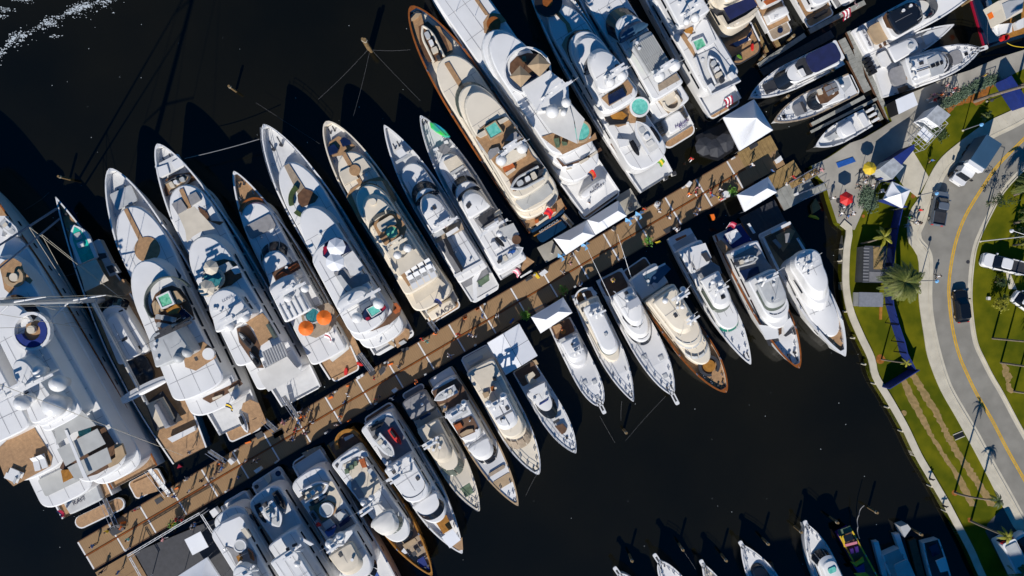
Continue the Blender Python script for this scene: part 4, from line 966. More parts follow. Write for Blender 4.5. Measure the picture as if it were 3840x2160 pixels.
b.P('anchor_seat', 'R200,145 240,100 280,100 260,125 200,165', 5.2, 'tan', h=.3)
b.T('main_deck', 'e1130,330', 'R440,440', .93, .84, 2.2, 5.8, nose=5, tail=2, ka=2.6)
b.P('walkway', 'R455,480 490,465 610,660 580,680', 5.97, 'teak')
b.P('aft_cockpit', 'e990,390 1300,200 1400,130 1440,220 1330,330 1010,480', 3.5, 'teak', h=.05)
b.P('sofa', 'e1110,420 1330,270 1345,290 1130,445', 4.0, 'beige', h=.5); b.P('table', 'e1150,360 1270,280 1285,300 1165,390', 4.0, 'charcoal', h=.2)
b.P('armchair', 'e1100,380 1140,365 1150,400 1115,420', 4.1, 'rust', h=.5); b.P('armchair', 'e1295,255 1335,245 1345,280 1310,290', 4.1, 'rust', h=.5)
b.T('upper_deck', 'e1000,330', 'R680,610', .90, .74, 5.8, 8.4, nose=4.5, tail=2, ka=2.6)
b.S('R660,590', 6.6, 'R690,650', 8.3, .78, .72, 4.5, 4.5, n=1, m='glass_pale')
b.P('grey_awning', 'e880,170 1010,60 1250,-40 1310,60 1200,150 980,270', 8.75, 'grey_canvas', h=.1)
b.S('E700,40', 8.9, 'E720,75', 10.0, .86, .76, 5, 5, n=1, m='pale_grey', name='window_band')
b.T('bridge_deck', 'E1210,960', 'R690,680', .84, .72, 8.4, 10.2, nose=5, tail=1.5, ka=2.8)
b.P('pool_deck', 'E555,350 600,250 700,170 870,110 960,170 1060,310 1130,430 1200,560 1330,680 1290,800 980,960 930,820 760,640', 10.37, 'teak', h=.04)
b.J('E645,240 780,155 870,290 720,375', 11.0, 'aqua', 'tan', edge=.16)
b.P('side_pad', 'E560,320 660,260 690,310 610,350', 10.8, 'beige', h=.4); b.P('side_pad', 'E800,160 900,115 930,140 830,200', 10.8, 'beige', h=.4)
b.P('sofa', 'E690,520 720,480 810,455 830,500 740,580 710,600', 10.8, 'cushion_grey', h=.4); b.P('sofa', 'E890,380 950,310 1010,280 1080,350 1000,390', 10.8, 'cushion_grey', h=.4)
b.P('dining_table', 'E860,690 970,630 1000,680 880,740', 11.1, 'rust', h=.3); b.P('sofa', 'E890,750 990,690 1010,710 910,780', 10.9, 'beige', h=.4)
b.P('mast_house', 'E780,620 930,480 1110,500 1130,540 940,650 850,680', 11.6, 'cream', h=1.2)
b.mast('E960,520', 11.4, 3.6, .7, 3, m='white'); b.D('E845,605', 13.0, .72); b.D('E1080,470', 13.2, .72)
b.P('tender_well', 'E930,830 1180,640 1310,660 1300,770 1000,960', 10.42, 'teak_dark', h=.03)
b.gear(.9, .9)
# --- U10
b = Boat('superyacht', 'white superyacht with tan parasols in an oval lounge and a two-part shade sail', 'twin-parasol superyacht', '@1452,-392', 'b780,800', 92, 5.6, 2.4, p=2.0, q=1.3, deck='white', ft=.9)
b.plat('b800,830', 'b760,680', .95, 1.0)
b.P('rubber_mat', 'b600,830 900,680 960,640 950,700 760,830 620,870', 1.06, 'charcoal', h=.03)
b.T('stern_garage', 'b700,660', 'b680,560', .6, .58, 1.0, 4.2, nose=.4, tail=.8, win=False)
b.txt('Lady', 'b705,597', 4.36, .55, it=.3); b.txt('Alexandra', 'b715,625', 4.36, .6, it=.3)
b.T('main_deck', 'b520,540', 'R300,-300', .95, .9, 2.4, 5.6, nose=8, tail=3, ka=2.4)
b.P('walkway', 'r315,-5 350,-5 440,125 410,130', 5.76, 'teak')
b.P('round_deck', 'r390,190 430,130 470,110 540,120 590,180 540,200 440,290 400,280', 5.77, 'teak', h=.03)
b.C('varnished_table', 'r480,200', 6.5, .95, 'varnish', h=.6)
b.T('upper_deck', 'b400,420', 'r560,185', .92, .86, 5.6, 8.2, nose=6, tail=3, ka=2.4)
b.P('aft_deck', 'b240,250 330,380 560,320 780,190 760,160 560,290 360,360', 8.36, 'teak_dark', h=.04)
for q_ in ('b370,400 430,380 440,395 385,410', 'b520,320 620,270 630,290 540,345', 'b640,250 720,190 730,215 660,265'): b.P('deck_seat', q_, 8.8, 'beige', h=.4)
b.T('bridge_deck', 'b330,280', 'r590,225', .88, .78, 8.2, 10.6, nose=6, tail=2.4, ka=2.4)
b.P('lounge_deck', 'r615,600 620,540 680,480 770,450 850,460 930,580 900,610 720,720 660,700', 10.77, 'teak_dark', h=.04)
b.A('coaming', 'R1085,530', 11.3, 2.85, 3.05, 0, 360, 'white', h=.6)
b.P('armchair', 'r725,480 755,475 760,520 725,520', 11.2, 'leaf_grey', h=.4); b.P('sofa', 'r760,660 850,620 850,650 770,690', 11.2, 'navy', h=.4)
b.P('hard_top', 'R1040,660 1250,530 1390,640 1400,790 1240,830 1160,840', 12.2, 'white', h=1.3)
b.mast('R1290,740', 12, 4.4, .8, 3); b.D('R1270,840', 13.8, .85); b.D('R1375,775', 14.2, .62); b.D('R1355,850', 13.4, .4)
b.P('aft_sundeck', 'b90,40 280,-20 640,60 700,-10 720,60 330,240 300,200', 10.76, 'teak', h=.04)
b.P('shade_sail', 'R1170,870 1320,830 1400,800 1430,900 1460,1085 1270,1000', 13.0, 'canvas', h=.05); b.P('shade_sail', 'R1405,780 1515,900 1480,1000 1465,1085 1440,920', 13.0, 'canvas', h=.05)
b.JR('R1480,990', 11.6, 1.45, 'aqua', 'tan')
for q_ in ('b230,60 290,50 300,150 260,160', 'b320,90 380,100 385,130 335,135'): b.P('sun_bed', q_, 11.2, 'leaf_grey', h=.35)
b.P('life_rafts', 'b60,0 110,10 180,120 150,130', 6.4, 'white', h=.7)
# --- U11
b = Boat('motor_yacht', 'white yacht with rounded hardtop, round pool and covered white tender aft', 'round-hardtop yacht', '@1960,-170', 'b1400,560', 86, 5.0, 1.6, p=2.0, q=1.3, deck='nonskid', ft=.85)
b.plat('b1340,500', 'b1280,380', .85, 1.0)
b.T('main_deck', 'b1290,400', 'R1220,90', .92, .80, 1.8, 5.2, nose=5, tail=2.4, ka=2.5)
b.P('walkway', 'R1255,70 1300,65 1400,180 1420,230 1390,250 1370,180', 5.36, 'teak')
b.C('round_seat', 'R1240,15', 5.9, 1.9, 'black', h=.4); b.C('round_table', 'R1235,10', 6.1, .7, 'varnish', h=.3)
b.P('side_deck', 'R1340,340 1370,280 1440,230 1540,220 1590,260 1500,260 1400,310 1390,400 1560,640 1680,830 1660,870 1480,600', 5.35, 'teak_old', h=.02)
b.T('upper_deck', 'R1720,860', 'R1490,225', .90, .74, 5.2, 7.6, nose=4, tail=1.6, ka=2.8)
b.S('R1460,230', 6.0, 'R1500,300', 7.6, .78, .68, 4.2, 3.6, n=1)
b.T('roof', 'R1710,850', 'R1510,280', .76, .66, 7.6, 8.2, nose=3.6, tail=1.4, win=False)
b.P('cockpit_deck', 'R1640,740 1840,600 1880,660 1870,700 1700,800', 8.36, 'teak', h=.04); b.P('navy_pad', 'R1690,720 1800,660 1830,720 1700,790', 8.8, 'navy', h=.35)
b.T('hard_top', 'R1680,700', 'R1610,385', .70, .60, 9.6, 10.3, nose=3.2, tail=1.2, win=False, crown=.25, ka=2.6)
b.T('windscreen_trim', 'R1620,500', 'R1600,410', .7, .62, 8.2, 9.4, 'glass', nose=3.2, tail=.5, win=False)
b.mast('R1740,590', 10.3, 3, .6, 2); b.D('R1795,570', 11.8, .68); b.D('R1705,620', 11.4, .68)
b.JR('S965,805', 6.3, 1.35, 'aqua', 'white'); b.P('teak_deck', 'S700,860 830,820 900,760 920,850 1010,860 1010,920 890,930 800,960 700,900', 5.5, 'teak', h=.04)
b.P('bar_sofa', 'S700,880 740,940 860,930 880,890 860,880 840,905 760,900 730,875', 6.0, 'black', h=.5); b.P('bar_counter', 'S735,860 830,840 870,870 840,900 760,895', 6.2, 'varnish_gold', h=.5)
b.P('deck_box', 'b950,60 1080,70 1100,130 980,160', 5.9, 'white', h=.6)
b.P('side_walk', 'b870,120 900,110 1110,390 1080,400', 3.2, 'teak_dark', h=.05)
# --- U12
b = Boat('motor_yacht', 'white yacht with grey slatted roof and blue script name on its stern', 'grey-slatted-roof yacht', '@2058,-345', 'S1260,1010', 80, 4.6, 1.4, p=2, q=1.3, deck='nonskid', ft=.82)
b.plat('S1310,1050', 'S1270,950', .86, .9, r=1.2)
b.T('stern_garage', 'S1290,960', 'S1220,850', .50, .46, 1.0, 2.8, nose=.3, tail=.3, win=False)
b.txt('Hakuna', 'S1280,930', 2.96, .75, 'purple', it=.3); b.txt('Duo', 'S1290,955', 2.96, .7, 'purple', it=.3)
for sd in (1, -1):
    for k_ in range(6): b.Q('stair_tread', .025+.014*k_, .036+.014*k_, sd*.52 if sd > 0 else -.74, sd*.74 if sd > 0 else -.52, 1.15+.26*k_, 'teak_old', h=.25, r=.03)
b.T('main_deck', 'S1210,840', 's400,-200', .92, .86, 1.7, 4.8, nose=5, tail=.8)
b.P('aft_deck', 'S1080,740 1220,640 1290,760 1180,860', 4.96, 'teak_old', h=.04); b.Q('sun_pad', 'S1190,790', 'S1150,690', -.42, .34, 5.3, 'beige', h=.35, r=.4)
b.A('curved_sofa', 'S1205,770', 5.5, .9, 1.25, 60, 300, 'cream', h=.4)
b.S('s590,60', 5.2, 's660,170', 7.0, .80, .70, 3.2, 3.0, n=1)
b.T('upper_deck', 'S1150,720', 's650,120', .80, .70, 4.8, 7.0, nose=3.2, tail=.6)
b.T('wheelhouse_screen', 's730,290', 's720,200', .72, .66, 7.0, 7.8, 'truck_blue', nose=3, tail=.5, win=False)
b.P('side_deck', 's690,350 850,260 900,330 740,420 830,600 700,440', 7.15, 'teak_dark', h=.03)
b.T('slat_roof', 'S1060,560', 's790,330', .56, .56, 8.2, 8.6, 'pale_grey', nose=.3, tail=.3, win=False, crown=.05)
for k_ in range(12): b.Q('roof_slat', 'S1050,540', 's800,345', -.52+.089*k_-.012, -.52+.089*k_+.030, 8.72, 'grey_canvas', h=.06, r=.02)
b.P('green_rail', 's715,430 730,425 830,590 815,590', 7.5, 'green', h=.3)
b.D('S1110,575', 9.4, .8); b.D('S1225,495', 9.8, .8); b.mast('S1140,550', 8.5, 2.6, .7, 2)
b.P('bar_deck', 'S1100,640 1240,550 1270,600 1110,690', 7.2, 'teak_old', h=.04)
b.A('ring_lifebuoy', 'S1065,690', 5.4, .28, .45, 0, 360, 'red', h=.12)
for q_ in ('S1130,720', 'S1155,698', 'S1195,675'): b.C('red_cushion', q_, 5.5, .35, 'red', h=.2, n=4)
# --- U13
b = Boat('motor_yacht', 'white yacht with small white tender on deck and an American flag astern', 'tender-deck yacht', '@2250,-485', 'S1610,810', 78, 4.8, 1.4, p=2, q=1.3, deck='white', ft=.9)
b.plat('S1620,840', 'S1570,730', .84, .9, r=.6)
b.T('main_deck', 'S1510,690', 's900,-250', .95, .88, 1.8, 4.9, nose=5, tail=1.2, ka=3)
b.P('side_deck', 'k680,520 740,500 850,640 930,830 900,860', 5.08, 'teak', h=.04); b.P('side_deck', 'k730,450 870,400 890,440 870,500 790,490', 5.4, 'varnish_gold', h=.3)
b.P('pool_pad', 'k800,590 860,520 920,500 920,430 1020,290 1090,300 1230,620 1120,690 950,810', 5.2, 'white', h=.25)
b.J('k860,620 1030,550 1100,690 930,790', 5.7, 'green_pool', 'white', edge=.2)
b.P('tender_deck', 'k920,850 1200,720 1330,860 1600,1210 1170,1420 1050,1200', 5.1, 'nonskid', h=.06)
b.P('rail_edge', 'k900,870 930,860 1050,1200 1170,1410 1600,1210 1605,1225 1165,1440 1035,1210', 5.7, 'white', h=.6)
b.P('locker', 'k1100,1290 1160,1250 1220,1330 1160,1380', 5.9, 'white', h=.7); b.P('locker', 'k1420,1110 1470,1080 1530,1150 1480,1200', 5.9, 'white', h=.7)
b.T('upper_deck', 'k700,420', 'k500,-500', .80, .74, 4.9, 7.6, nose=3, tail=.4)
b.mast('k850,250', 7.6, 3.4, .6, 3); b.D('k780,330', 8.6, .45); b.D('k910,270', 8.8, .6)
# --- U14
b = Boat('motor_yacht', 'cream-decked yacht at the top edge with a navy awning and a curved teak stern', 'navy-awning yacht', '@2480,-430', 'T590,560', 72, 4.6, 1.4, p=2, q=1.3, deck='teak', ft=.9, hull='navy_hull', cap='white')
b.plat('T680,640', 'T560,480', .9, .9, r=2.2, m='teak', rim='charcoal')
b.P('rubber_mat', 'T400,560 530,530 560,680 460,690 400,620', 1.0, 'charcoal', h=.05)
b.P('curved_sofa', 'T420,500 520,460 600,420 660,340 665,380 620,460 500,520', 2.6, 'navy', h=.6)
b.T('main_deck', 'T420,370', 'T-100,-600', .95, .9, 2, 5.2, 'cream', nose=4, tail=1.6, ka=2.6)
b.P('cockpit_deck', 'T180,90 330,120 560,110 700,70 760,90 640,190 390,310', 5.36, 'charcoal', h=.04)
b.P('sofa', 'T280,180 330,170 390,280 600,170 720,80 740,100 620,200 390,300', 5.8, 'beige', h=.4)
b.P('navy_awning', 'T340,90 660,-40 730,60 420,225', 7.6, 'navy_canvas', h=.08)
b.T('upper_deck', 'T320,80', 'T50,-500', .8, .7, 5.2, 8, 'cream', nose=3, tail=1.0)
# --- U15
b = Boat('motor_yacht', 'white yacht stern at the top edge with round navy cushion on its platform', 'round-cushion yacht', '@2700,-420', 'T970,290', 50, 3.4, 1.2, p=2, q=1.3, deck='teak', ft=.9)
b.plat('T1020,410', 'T930,240', .8, .8, m='teak_old', r=.4); b.C('round_cushion', 'T985,342', 1.1, .38, 'navy', h=.15)
b.T('stern_garage', 'T930,230', 'T880,130', .72, .72, 1, 2.6, nose=.3, tail=.3, win=False); b.txt('Joy', 'T935,180', 2.76, .6, 'lettering_pale', it=.3)
b.T('main_deck', 'T820,60', 'T700,-400', .85, .8, 2.0, 4.2, nose=2, tail=.8); b.P('sofa', 'T800,10 1000,-60 1010,-30 840,50', 4.6, 'rust', h=.3)
# --- U16
b = Boat('motor_yacht', 'white cruiser stern at the top edge carrying a long black kayak across its platform', 'kayak-carrying cruiser', '@2830,-450', 'T1420,150', 56, 3.2, 1.1, p=2, q=1.3, deck='teak', ft=.92)
b.plat('T1440,250', 'T1380,80', .93, .8, m='teak', r=.5)
b.T('main_deck', 'T1400,80', 'T1200,-400', .8, .75, 2, 4.2, nose=2, tail=.8, ka=2.6); b.P('black_glass', 'T1330,90 1500,20 1505,35 1335,110', 3.4, 'glass', h=.05)
# --- U17
b = Boat('motor_yacht', 'dark-hulled boat stern at the very top edge between two docks', 'dark-hulled boat', '@2950,-420', 'T1740,20', 48, 3.0, 1.2, p=2, q=1.3, deck='cushion_grey', hull='navy_hull', ft=.95)
b.T('main_deck', 'T1790,10', 'T1600,-300', .7, .65, 2, 4, nose=2, tail=1.0)
# ================================================================ right-hand marina
b = Boat('sport_cruiser', 'white sport cruiser with large black glass roof and tan sun pad', 'black-roofed cruiser', '@3710,-96', 'V60,500', 56, 3.0, 1.2, p=1.9, q=1.15, deck='white', ft=.93, group='boats in the upper right marina')
b.plat('V50,510', 'V120,420', .92, .7); b.T('stern_garage', 'V110,450', 'V190,400', .72, .72, .8, 2.0, nose=.3, tail=.2, win=False); b.txt('Sound Therapy', 'V140,400', 2.16, .55, it=.2)
b.Q('sun_pad', 'V200,400', 'V360,300', -.62, .62, 2.5, 'tan', h=.4, r=.6)
for k_ in range(5): b.Q('stair_tread', .06+.03*k_, .075+.03*k_, -.88, -.68, 1.0+.22*k_, 'teak_dark', h=.2, r=.03)
b.T('cockpit', 'V380,320', 'V900,40', .86, .8, 1.8, 3.4, nose=3, tail=1); b.P('cockpit_deck', 'V330,200 390,120 470,260 450,330 380,310', 3.56, 'teak_dark', h=.04)
b.T('hard_top', 'V430,240', 'V760,100', .74, .70, 4.6, 5.2, 'glass', nose=1.6, tail=.8, win=False, crown=.15, ka=3)
b.S('V960,50', 2.9, 'V880,90', 4.2, .7, .62, 2.4, 2.2, n=1)
b = Boat('center_console', 'long pale grey centre-console speedboat with black outboard engines', 'long centre-console boat', 'V1143,275', 'V225,735', 35, 1.9, 1.2, p=1.5, q=1.0, deck='nonskid', ft=.95, bul=.45, hull='white', cat='speedboat', group='boats in the upper right marina')
b.T('t_top', 'V430,620', 'V700,500', .78, .68, 3.2, 3.45, 'white', nose=1.0, tail=.3, win=False); b.C('top_dish', 'V655,520', 3.7, .38, 'pale_grey', h=.2)
b.Q('console', .28, .48, -.4, .4, 2.6, 'pale_grey', h=1.4); b.Q('stern_seat', 'V310,700', 'V400,640', -.75, .75, 1.9, 'white', h=.5); b.P('bow_seat', 'V690,440 760,400 800,470 750,500', 1.9, 'pale_grey', h=.3)
b.Q('bow_hatch', 'V850,440', 'V890,400', -.3, .3, 1.75, 'pale_grey', h=.2); b.P('fore_deck', 'V780,400 840,350 1110,285 960,440 820,520', 1.85, 'nonskid', h=.05)
for k_ in range(4):
    mb = MB(); mb.prism(rrect(-.75, .15, -.24, .24, .15), .9, 1.75); o = mb.build('outboard_engine', 'black', b.root); o.location = (-.35, (-.72+.48*k_)*b.W*.95, 0)
b = Boat('motor_yacht', 'white sport yacht with grey oval bow pad, split white roof and round tender seats astern', 'split-roof yacht', 'V1430,560', 'V290,950', 55, 2.7, 1.3, p=2.0, q=1.2, deck='white', ft=.93, group='boats in the upper right marina')
b.plat('V250,960', 'V330,920', .9, .7, m='teak'); b.Q('sun_pad', 'V430,900', 'V610,830', -.55, .62, 2.6, 'cushion_grey', h=.4, r=.7); b.P('cockpit_deck', 'V500,1000 650,950 680,1000 520,1060', 2.2, 'teak_dark', h=.05)
b.P('sofa', 'V590,810 640,790 650,890 610,900', 2.7, 'teak', h=.4)
b.T('main_deck', 'V640,830', 'V1080,650', .90, .78, 1.8, 3.6, nose=2.6, tail=.4); b.T('hard_top', 'V720,850', 'V1040,720', .62, .56, 4.2, 4.6, 'white', nose=1.4, tail=.3, win=False)
b.P('roof_slide', 'V840,670 960,610 1030,720 1030,820 890,870', 4.8, 'pale_grey', h=.1); b.P('roof_seam', 'V720,805 870,755 872,765 722,815', 4.86, 'black', h=.05)
for q_ in ('V875,735 920,715 935,750 890,770', 'V930,710 965,695 980,735 945,755', 'V980,695 1010,680 1020,720 995,735'): b.P('roof_hatch', q_, 4.9, 'black', h=.06)
b.S('V1120,640', 2.6, 'V1050,680', 3.9, .74, .62, 2.4, 2.0, n=3); b.Q('fore_pad', 'V1090,680', 'V1235,630', -.44, .44, 2.7, 'cushion_grey', h=.25, r=.7)
b.gear(.92, .5, pulpit=1.0, hatch=((.86, 0, .5, 'black'),)); b.rail(.55, .985, .7); b.D('V680,770', 5.0, .3); b.D('V700,885', 5.0, .28)
b = Boat('motor_yacht', 'white cruiser with long navy canvas roof and dark windscreen, bow pointing left', 'navy-canvas cruiser', 'T645,1095', 'T1650,600', 47, 2.9, 1.5, p=2.0, q=1.2, deck='white', ft=.95, group='boats in the upper right marina')
b.Q('fore_pad', 'T800,1000', 'T930,950', -.42, .42, 3.0, 'charcoal', h=.25, r=.25); b.S('T900,930', 2.8, 'T1060,850', 4.2, .72, .62, 1.6, 1.6, n=1)
b.T('main_deck', 'T1620,600', 'T1060,870', .84, .70, 1.8, 4.2, nose=1.6, tail=.5, kf=2.4); b.P('fly_cockpit', 'T1150,740 1190,670 1260,650 1390,790 1340,840 1250,870 1180,790', 4.4, 'charcoal', h=.05)
b.P('helm_seat', 'T1190,790 1240,770 1280,850 1240,865', 4.8, 'white', h=.4); b.Q('canvas_roof', 'T1640,560', 'T1300,720', -.72, .74, 6.2, 'navy_canvas', h=.25, r=.8); b.Q('roof_frame', 'T1660,540', 'T1620,570', -.75, .77, 6.1, 'white', h=.3, r=.5)
b.gear(.94, .5); b.rail(.5, .985, .7)
b = Boat('motor_yacht', 'white cruiser with brown striped rail, dark sunroof panels and grey bow pad', 'dark-sunroof cruiser', 'T912,1372', 'T1810,950', 44, 2.6, 1.3, p=2.0, q=1.2, deck='white', ft=.93, cap='teak_old', group='boats in the upper right marina')
b.plat('T1830,920', 'T1760,970', .9, .7, m='teak', r=.8); b.Q('fore_pad', 'T1120,1210', 'T1250,1160', -.46, .46, 2.8, 'mid_grey', h=.25, r=.4); b.Q('pad_back', 'T1235,1200', 'T1255,1180', -.46, .46, 3.0, 'charcoal', h=.3, r=.1)
b.S('T1290,1190', 2.4, 'T1390,1130', 3.6, .72, .66, 1.5, 1.5, n=1); b.T('main_deck', 'T1690,1000', 'T1390,1130', .84, .74, 1.6, 3.6, nose=1.6, tail=.6); b.P('fly_cockpit', 'T1390,1070 1490,960 1610,930 1650,1060 1520,1160 1440,1180', 3.8, 'teak_dark', h=.05)
for k_, q_ in enumerate(('T1480,990 1550,955 1570,1000 1500,1035', 'T1555,950 1610,930 1635,975 1580,998', 'T1505,1045 1575,1010 1595,1050 1530,1090', 'T1585,1008 1640,985 1650,1020 1605,1045')): b.P('sunroof_panel', q_, 5.2, 'mid_grey', h=.08)
b.P('roof_edge', 'T1600,900 1650,960 1720,1060 1670,1070 1640,1000', 5.1, 'white', h=.2); b.P('helm_seat', 'T1410,1010 1450,1000 1470,1060 1430,1070', 4.2, 'beige', h=.4); b.P('pale_deck', 'T1640,900 1760,870 1790,960 1700,1060', 3.7, 'pale_grey', h=.05)
b.gear(.93, .5, hatch=((.88, 0, .5, 'black'),)); b.rail(.45, .98, .6); b.D('T1690,970', 5.0, .25)
b = Boat('fishing_boat', 'small white open fishing boat with bow seats and outboards beside the quay', 'small fishing boat', 'W48,722', 'W520,460', 36, 1.7, 1.1, p=1.9, q=1.15, deck='white', ft=.93, bul=.4, cat='motorboat', group='boats in the upper right marina')
b.P('bow_seat', 'W130,640 180,620 220,590 230,610 290,590 300,620 170,670', 1.75, 'pale_grey', h=.35); b.T('t_top', 'W390,530', 'W270,580', .62, .55, 3.0, 3.2, 'white', nose=.6, tail=.3, win=False); b.Q('console', .42, .6, -.42, .42, 2.4, 'pale_grey', h=1.2)
for k_ in range(3):
    mb = MB(); mb.prism(rrect(-.8, .1, -.2, .2, .12), .8, 1.6); o = mb.build('outboard_engine', 'white', b.root); o.location = (-.3, (-.55+.55*k_)*b.W, 0)
b.Q('stern_seat', .06, .16, -.7, .7, 1.6, 'white', h=.4); b.Q('fore_deck', .34, .40, -.5, .5, 2.0, 'white', h=.8)
b = Boat('supply_boat', 'dark blue workboat with red waterline, orange liferaft and ochre deck at the top right corner', 'blue workboat', '@3690,-420', '@3838,128', 92, 3.6, 3.2, p=2.2, q=1.4, hull='navy_hull', deck='varnish_gold', cap='white', ft=.92, cat='workboat', group='boats in the upper right marina')
mb = MB()
for sd in (1, -1): mb.box(-.3, b.L*.8, sd*b.W*.955-.1, sd*b.W*.955+.1, -.3, .25)
mb.build('red_boot_stripe', 'crimson', b.root)
b.P('side_bulwark', 'u350,0 420,0 480,190 600,560 600,710 560,700 480,600', 3.7, 'white', h=.4); b.P('life_raft', 'u425,245 530,180 645,440 550,495', 4.6, 'orange', h=.9)
b.P('deck_house', 'u560,20 760,-40 1092,-40 1060,240 730,410 640,170', 6.4, 'cream', h=3); b.P('house_roof', 'u650,80 780,20 1080,-20 1050,180 740,390', 6.5, 'pale_grey', h=.1); b.P('hatch_cover', 'u560,500 850,470 850,650 600,710', 4.0, 'white', h=.6); b.P('deck_crate', 'u920,450 1092,360 1092,560 960,600', 4.2, 'white', h=.7)
b.C('red_buoy_pair', 'u690,770', 4.1, .35, 'red', h=.6); b.C('red_buoy_pair', 'u750,755', 4.1, .35, 'red', h=.6)
# ================================================================ lower row, left to right (bows to the lower right)
LG = 'yachts on the lower side of the dock'
b = Boat('motor_yacht', 'white yacht beside the party tent with curved white sun deck and orange stool', 'curved-sundeck yacht', '@1295,2664', 'K530,580', 64, 4.6, 1.4, p=2, q=1.25, deck='white', ft=.88, group=LG)
b.plat('K510,560', 'K560,690', .84, .9, m='nonskid', r=.8)
b.T('main_deck', 'K540,640', 'K1100,1900', .97, .9, 1.8, 5.0, nose=4, tail=1.6, ka=2.6)
b.T('upper_deck', 'K500,790', 'K1000,1800', .90, .82, 5.0, 7.4, nose=3, tail=1.5, ka=2.6)
b.P('sun_deck', 'K330,960 400,860 600,775 640,810 720,1000 690,1030 600,1040 530,1120 470,1080 430,1030 400,1000', 7.56, 'white', h=.05)
b.P('fly_well', 'K430,1110 520,1140 600,1190 680,1120 740,1150 790,1220 800,1320 600,1280 560,1330 500,1200', 7.54, 'cushion_grey', h=.03)
b.JR('K600,1110', 8.2, .85, 'pale_grey', 'white'); b.P('table', 'K610,930 660,905 730,1000 690,1030', 8.1, 'beige', h=.3); b.P('dark_table', 'K690,1150 740,1190 760,1280 720,1250', 8.0, 'varnish', h=.3)
b.P('armchair', 'K560,1230 600,1215 620,1270 585,1290', 8.2, 'varnish_gold', h=.5)
b.P('side_well', 'K660,670 720,690 760,830 720,790', 7.0, 'charcoal', h=.1)
b.T('hard_top', 'K690,1270', 'K850,1700', .50, .5, 8.4, 9.6, nose=1, tail=1.6, win=False, ka=2.2); b.mast('K720,1340', 9.6, 1.8, .5, 2, scan=True)
b.P('side_deck', 'K860,1300 900,1340 1000,1449 930,1449', 5.2, 'glass', h=.05)
b = Boat('motor_yacht', 'white yacht carrying a white tender and two jet skis on its after deck', 'tender-and-jetskis yacht', '@1440,2547', 'K890,340', 70, 4.6, 1.4, p=2, q=1.25, deck='white', ft=.86, group=LG)
b.plat('K880,310', 'K930,440', .93, .9, m='nonskid', r=.5)
b.T('main_deck', 'K930,430', 'K1500,1700', .96, .9, 1.8, 4.8, nose=4, tail=1.6, ka=2.6); b.C('round_hatch', 'K790,440', 1.6, .3, 'charcoal', h=.1); b.C('round_hatch', 'K1035,290', 1.6, .4, 'navy', h=.1)
b.P('deck_patch', 'K865,335 935,290 955,355 930,410', 1.5, 'beige', h=.3)
b.P('boat_deck', 'K800,610 1020,490 1120,560 1240,830 1270,900 1000,1040 870,870', 4.98, 'nonskid', h=.03)
b.T('upper_deck', 'K980,1060', 'K1500,1800', .86, .8, 4.8, 7.2, nose=3, tail=.6, ka=3)
b.T('hard_top', 'K1080,1200', 'K1520,1800', .72, .68, 9.0, 9.6, nose=2, tail=.5, win=False, crown=.2, ka=5); b.P('radar_wing', 'K1260,1020 1300,1015 1440,1090 1400,1110', 9.3, 'white', h=.2)
b.mast('K1200,1140', 9.4, 1.6, .7, 2); b.D('K1250,1310', 10.4, .42)
for q_ in ('K1120,1140 1150,1130 1160,1160 1130,1170', 'K1190,1100 1240,1080 1250,1110 1200,1130'): b.P('antenna_box', q_, 10.0, 'charcoal', h=.3)
b = Boat('motor_yacht', 'white yacht with a glass-topped round table, striped blue sun beds and beige canvas hardtop', 'striped-sunbed yacht', '@1593,2480', 'K1350,110', 72, 4.6, 1.4, p=2, q=1.25, deck='white', ft=.85, group=LG)
b.plat('K1340,70', 'K1410,230', .93, .9, m='teak_dark', r=.8); b.P('teak_patch', 'K1300,60 1430,0 1520,-30 1530,20 1360,110', 1.0, 'teak_old', h=.07)
b.P('stern_window', 'K1400,240 1580,165 1590,195 1410,260', 2.6, 'navy', h=.1); b.P('gangway_rack', 'K1255,365 1350,310 1365,350 1275,400', 3.2, 'rust', h=.3)
b.T('main_deck', 'K1400,240', 'K1900,1500', .97, .92, 1.8, 4.8, nose=4, tail=1.4, ka=2.6)
b.P('boat_deck', 'K1290,510 1550,370 1650,380 1770,600 1700,690 1440,690', 4.96, 'beige', h=.03)
b.P('teak_deck', 'K1380,660 1600,590 1680,620 1700,700 1660,760 1540,830 1420,770', 4.99, 'teak', h=.03)
b.T('round_bar', 'K1540,760', 'K1620,680', .02, .02, 4.9, 5, nose=.1, tail=.1, win=False); b.JR('K1580,705', 5.6, 1.0, 'pale_grey', 'white')
b.P('lounge_deck', 'K1400,730 1470,700 1540,830 1720,700 1800,690 1870,800 1932,900 1932,960 1740,960 1560,960 1460,830', 4.98, 'cushion_grey', h=.03)
for q_ in ('K1670,760 1770,695 1830,770 1740,840', 'K1530,860 1620,800 1680,870 1580,930'): b.P('sun_bed', q_, 5.4, 'pale_grey', h=.3); b.P('blue_backrest', ('K1740,840 1830,770 1850,800 1760,870' if '1670' in q_ else 'K1580,930 1680,870 1700,890 1600,950'), 5.7, 'navy_canvas', h=.4)
b.P('locker', 'K1560,950 1690,900 1660,980 1600,1010', 5.6, 'blue', h=.4); b.P('armchair', 'K1720,870 1830,800 1840,830 1740,900', 5.6, 'navy_canvas', h=.4)
b.P('mast_house', 'K1590,1100 1690,980 1870,930 1880,960 1770,1110 1640,1130', 8.4, 'white', h=.5); b.D('K1745,1000', 9.4, .62); b.D('K1620,1080', 9.2, .6); b.mast('K1690,1050', 8.4, 1.6, .4, 2)
b.T('upper_deck', 'K1640,1050', 'f560,1440', .88, .8, 4.8, 7.0, nose=2.4, tail=.5)
b.T('hard_top', 'f280,1100', 'f480,1330', .66, .62, 8.0, 8.6, 'beige', nose=1.6, tail=.4, win=False, crown=.2)
